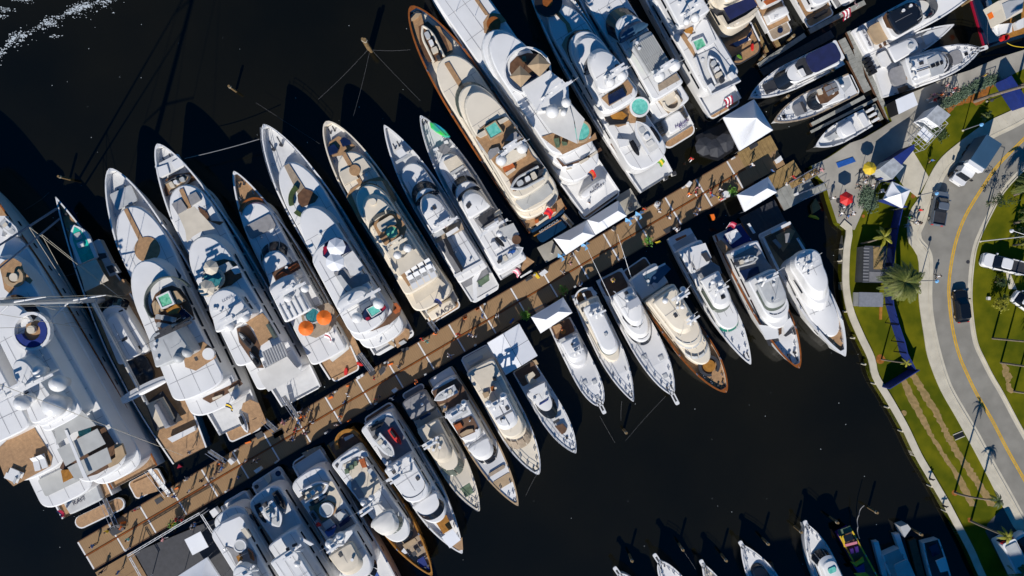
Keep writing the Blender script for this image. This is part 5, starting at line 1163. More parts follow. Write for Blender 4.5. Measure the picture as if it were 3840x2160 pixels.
b.S('f660,1440', 5.4, 'f590,1350', 7.0, .80, .72, 2.6, 2.4, n=5); b.P('blue_pad', 'f590,1420 640,1400 700,1500 620,1520', 5.2, 'blue', h=.2)
b = Boat('motor_yacht', 'classic yacht with varnished amber hull, open teak after deck and pale ribbed canvas top', 'varnished-hull yacht', 'f1270,1445', 'L520,410', 61, 3.9, 1.7, p=1.9, q=1.2, hull='varnish_gold', deck='teak_old', cap='varnish_gold', ft=.88, bul=.6, group=LG)
b.Q('cockpit_deck', .015, .13, -.8, .8, 2.0, 'teak_dark', h=.1, r=.8); b.A('curved_sofa', 'L625,490', 2.6, 1.5, 2.0, 95, 265, 'varnish_gold', h=.5); b.P('table', 'L570,430 670,385 685,410 590,465', 2.7, 'pale_grey', h=.3)
b.T('main_deck', 'L640,560', 'f1000,1010', .90, .78, 2.2, 4.8, nose=2.6, tail=.8)
b.P('deck_rim', 'L490,790 530,700 780,570 830,590 850,640 700,640 560,720 540,800', 5.1, 'white', h=.4)
b.P('fly_deck', 'L560,740 740,640 830,760 950,870 990,980 900,1080 820,1120 680,900', 4.96, 'beige', h=.04)
b.P('deck_edge', 'L650,910 700,900 820,1100 740,1120 660,1010', 4.97, 'cushion_grey', h=.03)
for k_, q_ in enumerate(('L575,790 620,780 630,830 590,840', 'L630,745 670,735 685,780 645,795', 'L680,700 715,690 725,740 690,755')): b.P('armchair', q_, 5.5, 'leaf_grey', h=.4)
b.P('dining_table', 'L740,680 800,660 830,760 780,770', 5.7, 'rust', h=.4); b.P('bench_seat', 'L830,800 880,770 950,860 910,890', 5.4, 'pale_grey', h=.4)
b.mast('L880,1150', 5, 3.2, .8, 2); b.D('L885,1105', 7.6, .42); b.D('L795,1165', 7.6, .42)
b.T('canvas_top', 'f700,740', 'f830,930', .72, .66, 6.6, 7.4, 'canvas', nose=1.8, tail=.8, win=False, crown=.3, ka=2.4)
b.S('f850,970', 5.0, 'f830,920', 6.4, .7, .66, 1.8, 1.8, n=6, m='glass_pale'); b.S('f960,1080', 3.9, 'f930,1020', 4.6, .78, .72, 2.2, 2.2, n=5)
b.P('fore_seat', 'f935,1100 1070,1020 1100,1060 970,1150', 4.2, 'tan', h=.4); b.P('step_box', 'f920,1170 950,1130 990,1190 960,1200', 4.1, 'white', h=.3)
for q_ in ('f1035,1190 1075,1165 1100,1205 1060,1230', 'f1085,1145 1120,1125 1145,1165 1110,1190'): b.P('deck_hatch', q_, 3.9, 'charcoal', h=.15)
b.P('gear_mat', 'f1100,1270 1170,1225 1250,1390 1130,1340', 3.62, 'blue_fabric', h=.05); b.gear(.94, .8)
b = Boat('motor_yacht', 'white yacht carrying a red jet ski, with two dark window bands and ochre foredeck patch', 'red-jetski yacht', 'f1610,1195', 'L960,160', 64, 3.9, 1.5, p=1.9, q=1.15, deck='white', ft=.92, group=LG)
b.plat('L930,120', 'L1000,250', .9, .9, m='teak_dark', r=.6)
b.T('main_deck', 'L950,190', 'f1350,840', .95, .76, 1.8, 4.6, nose=3, tail=.8, ka=3)
b.P('boat_deck', 'L840,310 1060,190 1130,210 1290,470 1350,590 1080,710 1000,640', 4.78, 'mid_grey', h=.03)
b.T('upper_deck', 'L1180,690', 'f1230,540', .80, .72, 4.6, 6.8, nose=1.8, tail=.5, ka=5); b.P('roof_wing', 'L1270,680 1320,640 1370,690 1340,710', 7.2, 'white', h=.2)
b.S('f1200,545', 5.6, 'f1150,505', 6.9, .76, .72, 1.6, 1.6, n=1); b.T('coach_roof', 'f1130,600', 'f1310,740', .76, .70, 4.6, 5.4, nose=1.8, tail=.4, win=False)
b.S('f1370,760', 4.6, 'f1310,720', 5.5, .74, .70, 1.8, 1.8, n=1)
b.mast('L1210,790', 6.9, 3.4, .8, 2); b.D('L1195,715', 8.2, .45); b.D('L1100,770', 7.8, .45)
b.P('fore_patch', 'f1305,830 1430,755 1500,910 1395,975', 4.4, 'varnish_gold', h=.15); b.P('fore_awning', 'f1375,1010 1500,920 1595,1040 1470,1135', 5.4, 'tent_white', h=.04); b.P('bow_deck', 'f1500,1110 1610,1010 1620,1150 1580,1160', 4.0, 'teak', h=.05)
b.gear(.95, .5)
b = Boat('motor_yacht', 'beige-topped yacht with shaded grey cockpit and green-tinted sloping windscreen', 'green-windscreen yacht', 'f1805,715', 'L1440,60', 50, 3.2, 1.3, p=1.9, q=1.15, tone='cream', hull='cream', cap='cream', deck='cream', ft=.93, group=LG)
b.plat('M140,830', 'M170,900', .85, .7, m='mid_grey', r=.8); b.Q('cockpit_deck', .02, .25, -.82, .82, 1.35, 'mid_grey', h=.1)
b.T('after_deck', 'M170,900', 'M280,1120', .90, .90, 1.4, 3.2, 'cushion_grey', nose=.3, tail=.8); b.P('door_glass', 'M220,1170 340,1100 350,1130 235,1195', 3.3, 'navy', h=.1)
b.T('main_deck', 'L1420,330', 'f1600,200', .86, .74, 1.6, 4.0, nose=2, tail=.6)
b.T('hard_top', 'L1520,480', 'L1740,660', .70, .64, 5.0, 5.7, 'beige', nose=1.6, tail=.4, win=False, crown=.2); b.P('fly_deck', 'L1400,330 1500,270 1620,390 1480,480', 4.2, 'beige', h=.05)
b.S('L1790,640', 4.2, 'L1750,610', 5.0, .72, .66, 1.6, 1.6, n=4, m='glass_pale'); b.S('f1620,270', 2.9, 'f1560,210', 4.0, .76, .70, 1.8, 1.8, n=4, m='glass_pale')
b.P('fore_hatch', 'f1590,460 1690,395 1745,500 1650,560', 3.1, 'leaf_grey', h=.25); b.P('fore_hatch', 'f1660,560 1740,510 1755,540 1680,585', 3.0, 'truck_blue', h=.1); b.mast('L1560,450', 5.6, 1.8, .7, 1)
b.gear(.95, .5); b.rail(.7, .985, .7)
b = Boat('motor_yacht', 'white yacht with brown open flybridge cockpit, small white dinghy aft and brown-striped foredeck pad', 'brown-flybridge yacht', '@1943,1897', 'M455,670', 54, 3.5, 1.4, p=1.9, q=1.15, deck='white', cap='tan', ft=.9, group=LG)
b.plat('M450,660', 'M510,780', .92, .9, m='teak_dark', r=.5); b.P('teak_patch', 'M320,740 490,655 500,690 450,760 350,800', 1.2, 'teak', h=.1)
b.T('main_deck', 'M480,760', 'g690,950', .88, .74, 1.6, 4.4, nose=2.4, tail=.6, ka=3); b.P('boat_deck', 'M360,870 640,720 720,820 780,960 500,1090 440,1040', 4.58, 'teak_dark', h=.04); b.P('tan_deck', 'M445,1020 510,1000 540,1080 480,1110', 4.6, 'tan', h=.05)
b.T('flybridge', 'M560,1090', 'g500,760', .80, .72, 4.4, 5.8, nose=1.4, tail=.4, win=False); b.P('fly_cockpit', 'g170,630 380,540 410,570 465,680 440,720 270,795 240,760', 5.96, 'teak_dark', h=.04)
b.P('sofa', 'g190,650 260,620 290,670 220,710', 6.3, 'rust', h=.35); b.P('sofa', 'g250,750 330,700 400,690 410,720 280,780', 6.3, 'tan', h=.35); b.P('bimini_fold', 'g140,590 330,475 350,500 165,615', 6.7, 'pale_grey', h=.2)
b.mast('g210,470', 5.8, 2.4, .8, 2); b.D('g240,440', 7.4, .4); b.D('g300,390', 7.4, .4); b.D('g150,520', 7.2, .35)
b.P('roof_slot', 'g300,870 520,730 525,750 320,890', 5.2, 'rubber_grey', h=.05); b.T('coach_roof', 'g350,900', 'g640,950', .76, .70, 4.4, 4.9, nose=2, tail=.5, win=False)
b.S('g700,1020', 3.2, 'g640,950', 4.5, .76, .72, 2, 2, n=3); b.Q('fore_seat', 'g610,1180', 'g700,1170', -.6, .6, 3.5, 'teak_old', h=.35); b.Q('fore_pad', 'g680,1260', 'g780,1330', -.62, .62, 3.45, 'tan', h=.3)
b.gear(.955, .5)
b = Boat('motor_yacht', 'cream yacht with four-panel hardtop and large bare beige after deck', 'four-panel-hardtop yacht', 'g1150,1205', 'M845,430', 57, 3.3, 1.4, p=2.2, q=1.3, tone='cream', hull='cream', cap='white', deck='cream', ft=.95, group=LG)
b.plat('M800,430', 'M850,560', .96, .9, m='teak_dark', r=.5); b.P('stern_seat', 'M765,545 930,455 940,490 790,585', 1.9, 'pale_grey', h=.5)
b.T('main_deck', 'M880,580', 'g980,800', .93, .80, 1.6, 4.2, nose=2.2, tail=.6, ka=4); b.P('after_deck', 'M790,660 1040,565 1090,610 1060,720 1040,860 960,880', 4.37, 'beige', h=.04)
b.P('armchair', 'M1020,820 1060,805 1075,860 1035,870', 4.9, 'varnish', h=.4); b.P('armchair', 'M930,890 1000,870 1010,920 960,950', 4.8, 'tan', h=.4); b.P('side_hatch', 'M1045,715 1080,705 1095,745 1060,755', 4.5, 'black', h=.1)
b.T('wheelhouse', 'g560,430', 'g960,740', .78, .72, 4.2, 5.6, nose=1.8, tail=.4); b.T('hard_top', 'M1060,1010', 'M1290,1230', .64, .60, 6.4, 6.9, 'white', nose=1.2, tail=.3, win=False, crown=.06)
for k_ in range(2): b.Q('top_seam', 'M1090,1060', 'M1270,1240', -.02, .012, 7.0, 'mid_grey', h=.06, r=.01) if k_ == 0 else b.Q('top_seam', 'M1170,1130', 'M1180,1145', -.56, .56, 7.0, 'mid_grey', h=.06, r=.01)
b.D('M1170,920', 7.8, .5); b.D('M1000,1010', 7.6, .5); b.mast('M1080,980', 6.9, 1.6, .5, 1)
b.S('g1010,880', 3.5, 'g960,800', 4.4, .78, .72, 1.6, 1.6, n=5, m='teak_old'); b.P('fore_hatch', 'g1005,970 1040,955 1055,990 1020,1005', 3.1, 'charcoal', h=.15)
b.gear(.94, .6); b.rail(.66, .985, .8)
b = Boat('sport_yacht', 'small white sport yacht with blue sunroof and black wraparound windscreen', 'blue-sunroof sport yacht', 'g1568,965', 'M1395,590', 45, 2.8, 1.4, p=2.1, q=1.15, deck='white', ft=.93, group=LG)
b.Q('cockpit_deck', .0, .17, -.85, .85, 1.6, 'teak_dark', h=.1, r=.3); b.P('sun_pad', 'g990,90 1080,40 1110,80 1080,120 1130,150 1060,190 1020,160', 2.2, 'beige', h=.5); b.P('teak_step', 'M1480,530 1540,510 1570,560 1500,580', 1.5, 'tan', h=.3)
b.T('main_deck', 'g1080,240', 'g1350,440', .84, .70, 1.6, 3.6, nose=2.4, tail=.6, kf=2.4); b.P('radar_wing', 'g1035,255 1160,190 1215,165 1220,230 1180,280 1100,300', 4.6, 'white', h=.3)
b.Q('sunroof', 'g1180,410', 'g1250,350', -.42, .40, 3.85, 'blue_fabric', h=.12, r=.5); b.S('g1410,510', 2.7, 'g1350,430', 3.6, .76, .68, 2.8, 2.5, n=1)
b.P('fore_seat', 'g1310,610 1380,570 1385,600 1325,635', 3.0, 'charcoal', h=.2); b.P('fore_pad', 'g1330,660 1420,630 1470,690 1450,730 1410,755', 2.9, 'teak_dark', h=.2); b.P('fore_hatch', 'g1450,780 1475,775 1480,800 1460,810', 2.85, 'black', h=.1)
b.gear(.96, .4); b.rail(.6, .985, .7)
b = Boat('sport_fisher', 'white sportfishing boat under the small canopy, with bow pulpit and bare white foredeck', 'sportfisher by the canopy', 'h465,1035', 'N600,690', 44, 2.9, 1.4, p=2.6, q=1.7, deck='white', ft=.93, cat='fishing boat', group=LG)
b.Q('cockpit_deck', .0, .16, -.82, .82, 1.6, 'teak_dark', h=.1, r=.3); b.P('tan_bench', 'N520,740 600,705 640,740 590,800 560,830', 1.9, 'teak', h=.3); b.C('round_table', 'N640,795', 2.1, .38, 'varnish_gold', h=.3)
b.T('main_deck', 'N660,870', 'h230,590', .86, .82, 1.6, 3.5, nose=2.4, tail=.4, ka=5); b.T('hard_top', 'N700,880', 'h180,510', .68, .64, 4.6, 4.95, 'white', nose=1.2, tail=.3, win=False, crown=.1); b.P('aft_screen', 'N590,890 740,820 760,850 620,930', 3.7, 'pale_grey', h=.15)
b.mast('N770,990', 4.9, .9, .35, 1, scan=True); b.gear(.93, .5, pulpit=1.0, hatch=((.70, -.35, .5, 'pale_grey'), (.74, .35, .5, 'pale_grey'), (.9, 0, .5, 'pale_grey'))); b.rail(.7, .97, .6); b.C('life_ring', 'N740,940', 5.1, .17, 'charcoal', h=.1)
b = Boat('motor_yacht', 'slim white yacht with arched teak stern frame and long plain cream hardtop', 'long-hardtop yacht', 'h832,985', 'N850,340', 46, 3.1, 1.5, p=1.8, q=1.1, deck='white', ft=.85, group=LG)
b.Q('cockpit_deck', .01, .11, -.75, .75, 1.7, 'teak_dark', h=.1, r=.9); b.P('teak_seat', 'N800,360 840,340 860,380 820,410', 2.0, 'varnish_gold', h=.3)
for k_ in range(3): b.Q('arch_beam', .015, .12, -.8+.68*k_, -.66+.68*k_, 3.2, 'white', h=.2, r=.05)
b.Q('arch_beam', .10, .125, -.85, .85, 3.25, 'white', h=.2, r=.05); b.A('stern_arch', 'N905,435', 3.2, 1.5, 1.72, 95, 265, 'white', h=.2)
b.T('main_deck', 'N920,430', 'h640,520', .86, .72, 1.6, 3.8, 'cream', nose=2.6, tail=.4); b.T('hard_top', 'N960,480', 'h560,420', .62, .62, 5.2, 5.7, 'white', nose=1.4, tail=.8, win=False, crown=.15)
b.T('windscreen_trim', 'h470,300', 'h580,430', .66, .64, 3.8, 5.0, 'glass_pale', nose=1.5, tail=.4, win=False); b.P('hatch_frame', 'N1100,820 1130,805 1145,835 1115,850', 5.95, 'pale_grey', h=.08)
b.D('N960,590', 6.6, .4); b.mast('N1020,560', 5.7, 1.0, .4, 1); b.C('deck_hatch', 'h712,735', 2.75, .26, 'black', h=.15); b.C('deck_hatch', 'h750,830', 2.75, .24, 'black', h=.15); b.gear(.93, .5); b.rail(.62, .985, .7)
for sd in (1, -1): b.Q('deck_rail', 'h600,650', 'h740,760', sd*.5-.02, sd*.5+.02, 2.95, 'charcoal', h=.15, r=.02)
b = Boat('sport_fisher', 'white sportfishing yacht with two black mask bands and a long bow pulpit', 'black-banded sportfisher', 'h1280,910', 'N1160,150', 54, 3.4, 1.6, p=2.2, q=1.35, deck='white', ft=.93, cat='fishing boat', group=LG)
b.Q('cockpit_deck', .01, .15, -.78, .78, 1.75, 'teak_dark', h=.1, r=.5); b.C('fighting_chair', 'N1205,210', 2.6, .3, 'teak', h=.9)
b.T('main_deck', 'N1290,380', 'h970,300', .86, .84, 1.8, 4.0, nose=3.6, tail=.6, ka=4); b.S('h950,350', 2.9, 'h930,270', 4.1, .84, .78, 3.6, 3.4, n=1)
b.T('flybridge', 'N1270,380', 'h930,240', .80, .74, 4.0, 4.8, nose=3, tail=.6, win=False); b.S('h880,150', 4.7, 'h860,115', 5.6, .72, .68, 2.8, 2.6, n=1)
b.T('hard_top', 'N1300,330', 'h840,110', .66, .62, 5.8, 6.2, 'white', nose=2.4, tail=.6, win=False, crown=.15); b.D('N1400,430', 8.2, .8)
mb = MB(); c0 = b.lp('N1390,470', 6.2)
for sd in (1, -1):
    mb.tube((c0[0]-2.4, c0[1]+sd*1.2, 6.2), (c0[0]-.3, c0[1]+sd*.7, 9.4), .05, 5); mb.tube((c0[0]+1.6, c0[1]+sd*1.1, 6.2), (c0[0]+.2, c0[1]+sd*.7, 9.4), .05, 5); mb.tube((c0[0]-2.4, c0[1]+sd*1.2, 7.4), (c0[0]+1.6, c0[1]+sd*1.1, 7.4), .04, 5)
mb.box(c0[0]-.5, c0[0]+.5, c0[1]-.9, c0[1]+.9, 9.4, 9.5); mb.build('tuna_tower', 'truss', b.root)
for sd in (1, -1): mb = MB(); mb.tube((c0[0]-.5, sd*b.W*.8, 4.5), (c0[0]-9, sd*b.W*1.0, 10.5), .05, 5, .02); mb.build('outrigger_pole', 'truss', b.root)
b.gear(.93, .7, pulpit=1.3, hatch=((.66, -.5, .55, 'pale_grey'), (.72, .4, .55, 'pale_grey'), (.85, .1, .55, 'pale_grey'))); b.rail(.6, .97, .7)
b = Boat('motor_yacht', 'cream yacht with tan side decks, round teak fore table and blue-shaded rear awning', 'cream yacht with round fore table', 'h1885,880', 'O185,900', 62, 3.9, 1.6, p=2.0, q=1.35, tone='cream', hull='cream', cap='varnish', deck='teak', ft=.88, group=LG, inset=.2)
b.plat('O120,540', 'O200,700', .8, .7, m='teak_dark', r=.4); b.T('after_house', 'O190,640', 'O380,850', .92, .90, 1.8, 3.0, 'white', nose=.3, tail=.5, win=False); b.P('glass_awning', 'O100,770 360,640 410,690 260,850 150,870', 3.3, 'truck_blue', h=.06); b.P('awning_bar', 'O90,745 345,620 352,640 100,765', 3.5, 'white', h=.15)
b.P('sofa', 'O180,890 300,830 320,860 200,930', 2.9, 'beige', h=.4); b.P('deck_well', 'O190,930 300,850 400,850 250,960', 2.7, 'teak_dark', h=.05)
b.T('main_deck', 'O340,900', 'h1720,510', .86, .72, 2.2, 4.2, nose=3.0, tail=.5, kf=2.0); b.S('h1680,480', 3.8, 'h1640,420', 4.5, .74, .70, 2.4, 2.2, n=5, m='pale_grey', name='window_blind')
b.T('upper_deck', 'O360,900', 'h1560,330', .88, .78, 4.2, 5.8, nose=3, tail=.5); b.S('h1580,340', 4.9, 'h1560,270', 5.9, .80, .74, 2.8, 2.6, n=5, m='pale_grey', name='window_blind')
b.T('hard_top', 'O440,900', 'h1460,160', .74, .66, 6.4, 7.2, nose=2.6, tail=.6, win=False, crown=.2); b.mast('O490,980', 7.2, 1.8, .6, 2); b.D('O545,920', 8.2, .4); b.D('O345,1050', 8.0, .4); b.mast('O620,1240', 7.2, .9, .3, 1); b.D('O540,1120', 7.9, .3)
b.C('round_table', 'h1690,580', 3.95, .85, 'varnish_gold', h=.3); b.A('curved_sofa', 'h1690,580', 3.9, 1.1, 1.5, 20, 340, 'charcoal', h=.3); b.gear(.92, .7); b.P('side_stripe', 'O370,1240 380,1235 440,1335 430,1342', 5.2, 'crimson', h=.05)
b = Boat('motor_yacht', 'white yacht with bright green glass windscreen on its bow', 'green-glass-bow yacht', 'P650,1410', 'O500,290', 49, 3.3, 1.4, p=1.9, q=1.15, deck='white', ft=.9, group=LG)
b.plat('O500,280', 'O560,380', .9, .8, m='pale_grey', r=.4); b.P('cockpit_deck', 'O430,420 660,280 720,390 500,520', 1.5, 'pale_grey', h=.1); b.P('rust_trim', 'O460,350 580,300 590,320 480,375', 1.9, 'rust', h=.2)
b.T('main_deck', 'O590,430', 'P430,1010', .90, .80, 1.5, 3.9, nose=2.2, tail=.5); b.P('sun_pad', 'O615,450 800,395 870,560 830,640 780,660 700,700 650,560', 4.4, 'white', h=.3); b.P('dark_hatch', 'O750,520 810,495 870,590 815,610', 4.6, 'charcoal', h=.1); b.P('fly_deck', 'O620,600 700,690 860,600 960,660 990,740 750,800', 4.1, 'cushion_grey', h=.05)
b.T('windscreen_trim', 'O860,880', 'P330,790', .78, .72, 3.9, 4.9, 'glass_pale', nose=1.6, tail=.4, win=False); b.T('hard_top', 'O830,770', 'P310,760', .72, .66, 5.2, 5.8, nose=1.4, tail=.3, win=False, crown=.15, ka=6)
b.mast('O930,900', 5.8, 1.4, .6, 2); b.D('O885,835', 7.2, .35); b.D('O970,850', 7.2, .35); b.P('roof_hatch', 'O975,1000 1005,990 1015,1025 985,1035', 6.05, 'black', h=.08)
b.S('P440,1060', 2.7, 'P420,985', 3.8, .76, .72, 1.6, 1.6, n=3, m='glass_green'); b.P('fore_hatch', 'P425,1090 520,1060 555,1150 460,1180', 2.75, 'white', h=.15); b.gear(.92, .6); b.P('bow_mat', 'P560,1320 620,1300 640,1330 580,1360', 2.9, 'cushion_grey', h=.05)
b = Boat('motor_yacht', 'white yacht with brown wood rim, pale grey hardtop and cluttered blue-shaded bow', 'wood-rimmed yacht', 'P1200,1452', 'O1060,240', 60, 4.3, 1.6, p=2.0, q=1.35, deck='white', cap='varnish', ft=.88, group=LG, inset=.2, bul=.7)
b.plat('O1060,240', 'O1120,380', .92, .9, m='nonskid', r=.4); b.J('O1030,290 1150,235 1215,320 1095,410', 3.4, 'white', 'white', edge=.3); b.P('rail_frame', 'O1280,180 1300,170 1370,280 1350,290', 3.0, 'white', h=.4); b.P('teak_stair', 'O920,390 980,360 1110,500 1060,540 990,500', 2.4, 'teak', h=.2); b.P('cockpit_mat', 'O1060,230 1200,190 1280,300 1350,380 1120,470 1000,330', 1.9, 'blue_fabric', h=.03)
b.T('main_deck', 'O1180,450', 'P960,1010', .86, .78, 2.0, 4.8, nose=3, tail=.5); b.P('boat_deck', 'O1100,560 1370,420 1560,680 1260,850 1180,690', 4.97, 'cushion_grey', h=.04)
b.P('navy_pad', 'O1190,710 1400,660 1420,740 1260,820', 5.3, 'navy', h=.3); b.T('upper_deck', 'O1380,770', 'P960,910', .84, .76, 4.8, 6.4, nose=2.4, tail=.5); b.T('hard_top', 'O1440,830', 'P880,760', .66, .62, 7.2, 7.9, 'pale_grey', nose=1.2, tail=.4, win=False, crown=.1, ka=6)
b.T('windscreen_trim', 'P760,560', 'P890,790', .68, .64, 6.4, 7.1, 'glass_pale', nose=1.4, tail=.3, win=False); b.mast('O1480,780', 7.9, 1.4, .7, 2); b.D('O1430,800', 9.0, .32); b.D('O1510,795', 9.0, .32)
b.S('P930,900', 5.6, 'P910,860', 6.5, .7, .68, 1.8, 1.8, n=5, th=50); b.P('teak_walk', 'P960,930 1000,920 1000,1060 970,1080', 4.2, 'teak_dark', h=.03); b.P('fore_house', 'P1010,940 1100,880 1130,960 1040,1060', 4.5, 'white', h=.5); b.P('fore_house', 'P740,960 950,980 970,1110 830,1130', 4.5, 'white', h=.5)
b.P('navy_seat', 'P830,1130 960,1110 975,1140 880,1170 900,1210 860,1200', 4.2, 'charcoal', h=.3); b.P('navy_seat', 'P1030,1080 1110,1015 1120,1050 1050,1095', 4.2, 'charcoal', h=.3); b.P('navy_seat', 'P1125,990 1160,980 1180,1060 1150,1075', 4.2, 'charcoal', h=.3); b.gear(.90, 1.0)
b = Boat('motor_yacht', 'smooth white yacht nearest the seawall with teak bow and long rounded roofs', 'smooth-roofed yacht by the seawall', 'P1722,1318', 'O1600,260', 62, 4.0, 1.6, p=1.9, q=1.1, deck='teak', ft=.88, group=LG, inset=.3)
b.plat('O1560,220', 'O1640,370', .92, .9, m='nonskid', r=.4); b.P('cockpit_deck', 'O1480,340 1780,180 1932,420 1932,500 1680,600', 1.8, 'teak_dark', h=.1); b.P('teak_patch', 'O1600,310 1760,230 1820,260 1760,380 1680,500 1640,420', 1.88, 'teak', h=.08); b.P('sun_bed', 'O1565,370 1600,350 1670,430 1645,460', 2.4, 'cushion_grey', h=.3); b.P('sun_bed', 'O1705,290 1755,280 1760,390 1710,395', 2.4, 'cushion_grey', h=.3); b.P('stern_seat', 'O1540,260 1760,150 1775,180 1555,290', 2.2, 'white', h=.5)
b.T('main_deck', 'P1060,240', 'P1560,1110', .86, .80, 1.8, 3.8, nose=5, tail=1.6, ka=2.2, crown=.5); b.T('upper_deck', 'P1080,220', 'P1430,750', .82, .72, 3.8, 5.6, nose=3.5, tail=1.6, ka=2.2, crown=.3, rake=1.2); b.T('hard_top', 'P1130,180', 'P1390,630', .74, .62, 5.6, 7.2, nose=3, tail=1.6, ka=2.2, crown=.3, rake=1.2)
b.mast('P1260,250', 7.3, 1.4, .5, 1); b.D('P1190,265', 7.9, .22); b.gear(.94, .6)
for sd in (1,): b.P('side_slit', 'P1130,450 1150,460 1240,600 1225,605', 5.2, 'glass', h=.05)
# ================================================================ small boats in the shade along the bottom edge
SG = 'small boats along the bottom edge'
b = Boat('sport_fisher', 'white bow with narrow pulpit cut by the bottom edge, leftmost of the small boats', 'leftmost bottom boat', 'Z262,1135', '@2450,2330', 36, 2.4, 1.4, p=2.4, q=1.6, deck='white', cat='fishing boat', group=SG); b.gear(.9, .5, pulpit=1.0); b.T('main_deck', .3, .62, .8, .75, 1.6, 3.4, nose=2)
b = Boat('sport_fisher', 'white boat with long pulpit, half its foredeck in shade', 'long-pulpit bottom boat', 'Z745,985', '@2650,2370', 42, 2.8, 1.5, p=2.4, q=1.6, deck='white', cat='fishing boat', group=SG); b.gear(.93, .6, pulpit=1.1); b.rail(.6, .97, .7); b.T('main_deck', .2, .6, .82, .78, 1.6, 3.6, nose=2.4); b.P('shadow_hatch', 'Z800,1050 830,1045 835,1075 805,1080', 2.6, 'charcoal', h=.2)
b = Boat('motor_yacht', 'small white boat bow with chrome anchor poking in at the bottom edge', 'chrome-anchor bottom boat', 'Z1270,1010', '@2790,2400', 34, 2.2, 1.3, p=1.9, q=1.2, deck='beige', cat='motorboat', group=SG); b.gear(.93, .5, pulpit=.4); b.rail(.6, .98, .6); b.T('main_deck', .2, .66, .8, .75, 1.5, 3.2, nose=2)
b = Boat('motor_yacht', 'pale speedboat with dark oval cockpit in full shade at the bottom edge', 'dark-cockpit bottom boat', 'Z1740,775', '@2960,2330', 50, 2.2, 1.3, p=1.7, q=1.1, deck='white', cat='motorboat', group=SG); b.gear(.95, .4, pulpit=.3); b.rail(.6, .98, .6); b.T('cockpit', 'Z2050,1500', 'Z1850,1090', .55, .5, 1.5, 2.7, 'glass', nose=1.6, tail=.5, win=False)
b = Boat('motor_yacht', 'white cruiser with arched dark windscreen, its bow striped by sunlight', 'sun-striped cruiser', 'a335,560', '@3160,2300', 46, 2.6, 1.5, p=1.9, q=1.2, deck='white', cat='motorboat', group=SG)
b.gear(.95, .5, pulpit=.3); b.rail(.55, .98, .7); b.S('a440,830', 2.6, 'a480,920', 3.9, .72, .64, 1.2, 1.2, n=3); b.T('main_deck', .1, 'a480,915', .8, .66, 1.6, 3.9, nose=1.2); b.T('hard_top', 'a650,1200', 'a510,960', .6, .56, 5.0, 5.4, 'white', nose=.8, tail=.4, win=False, crown=.2); b.Q('teal_hatch', 'a600,1070', 'a530,1040', -.3, .3, 5.62, 'aqua', h=.1)
b = Boat('party_barge', 'flat purple, yellow and pink striped barge between the small boats', 'striped barge', '@3330,2290', 'a735,640', 26, 1.4, 1.4, p=6, q=4, ub=.9, deck='teak_dark', hull='purple', cap='yellow', ft=.95, cat='barge', group=SG)
b.P('stern_ramp', 'a665,630 790,580 810,640 680,690', 1.6, 'leaf_grey', h=.15); b.P('pink_rail', 'a740,770 860,740 865,765 745,795', 2.0, 'pink', h=.3); b.P('yellow_chevron', 'a790,950 840,960 880,940 920,900 935,950 880,980 850,1000', 1.8, 'yellow', h=.2); b.P('purple_deck', 'a820,990 860,1010 930,970 945,1060 880,1075', 1.7, 'purple', h=.15); b.P('yellow_deck', 'a830,1070 950,1060 990,1096 860,1100', 1.75, 'yellow', h=.15); b.P('side_pad', 'a700,690 730,680 760,790 730,800', 1.8, 'yellow', h=.2); b.P('glass_screen', 'a720,690 800,660 830,720 740,750', 2.2, 'glass', h=.1)
for q_ in ('a790,820 820,810 830,860 800,870', 'a840,800 870,790 880,850 850,860'): b.P('seat', q_, 2.0, 'purple', h=.3)
b = Boat('motor_yacht', 'blue-shaded boat between two floating white hull beams', 'boat between white beams', '@3440,2280', 'a1210,850', 38, 1.8, 1.3, p=2, q=1.2, deck='pale_grey', cat='motorboat', group=SG); b.Q('t_top', .1, .6, -.7, .75, 3.0, 'pale_grey', h=.15, r=.5)
b = Boat('motor_yacht', 'dark open boat with white roof panel nearest the seawall', 'open boat by the seawall', '@3560,2280', 'a1620,740', 34, 1.6, 1.2, p=2, q=1.2, deck='charcoal', cat='motorboat', group=SG); b.P('white_roof', 'a1670,940 1770,900 1810,1040 1720,1060', 2.8, 'white', h=.12); b.P('cockpit_seat', 'a1600,800 1680,760 1720,860 1640,900', 1.8, 'navy', h=.2)
for nm, q_, lb in (('floating_beam', 'a1030,750 1080,740 1175,1096 1120,1096', 'left one of two slim white floating beams in the shaded slip'), ('floating_beam', 'a1240,670 1295,660 1390,950 1340,950', 'right one of two slim white floating beams in the shaded slip')):
    Q_ = [W2(p, .8) for p in PX(q_)]; mb = MB(); mb.prism([tuple(p) for p in Q_], 0, .8); tag(mb.build(nm, 'white'), lb, 'float', 'white floating beams')
Q_ = [W2(p, 1.6) for p in PX('a1305,590 1380,565 1415,610 1350,700')]; mb = MB(); mb.prism([tuple(p) for p in Q_], 0, 1.6); tag(mb.build('bow_wedge', 'pale_grey'), 'pale wedge-shaped raft beside the slim white beams', 'float')
Q_ = [W2(p, .5) for p in PX('a1390,740 1460,710 1560,1096 1480,1096')]; mb = MB(); mb.prism([tuple(p) for p in Q_], 0, .5); tag(mb.build('finger_pier', 'teak_dark'), 'narrow brown pier in the shade between two small boats', 'pier')
Q_ = [W2(p, .5) for p in PX('Z2020,1010 2120,1000 2170,1159 2060,1159')]; mb = MB(); mb.prism([tuple(p) for p in Q_], 0, .5); tag(mb.build('finger_pier', 'teak_dark'), 'dark pier end beside the pale speedboat in the shade', 'pier')
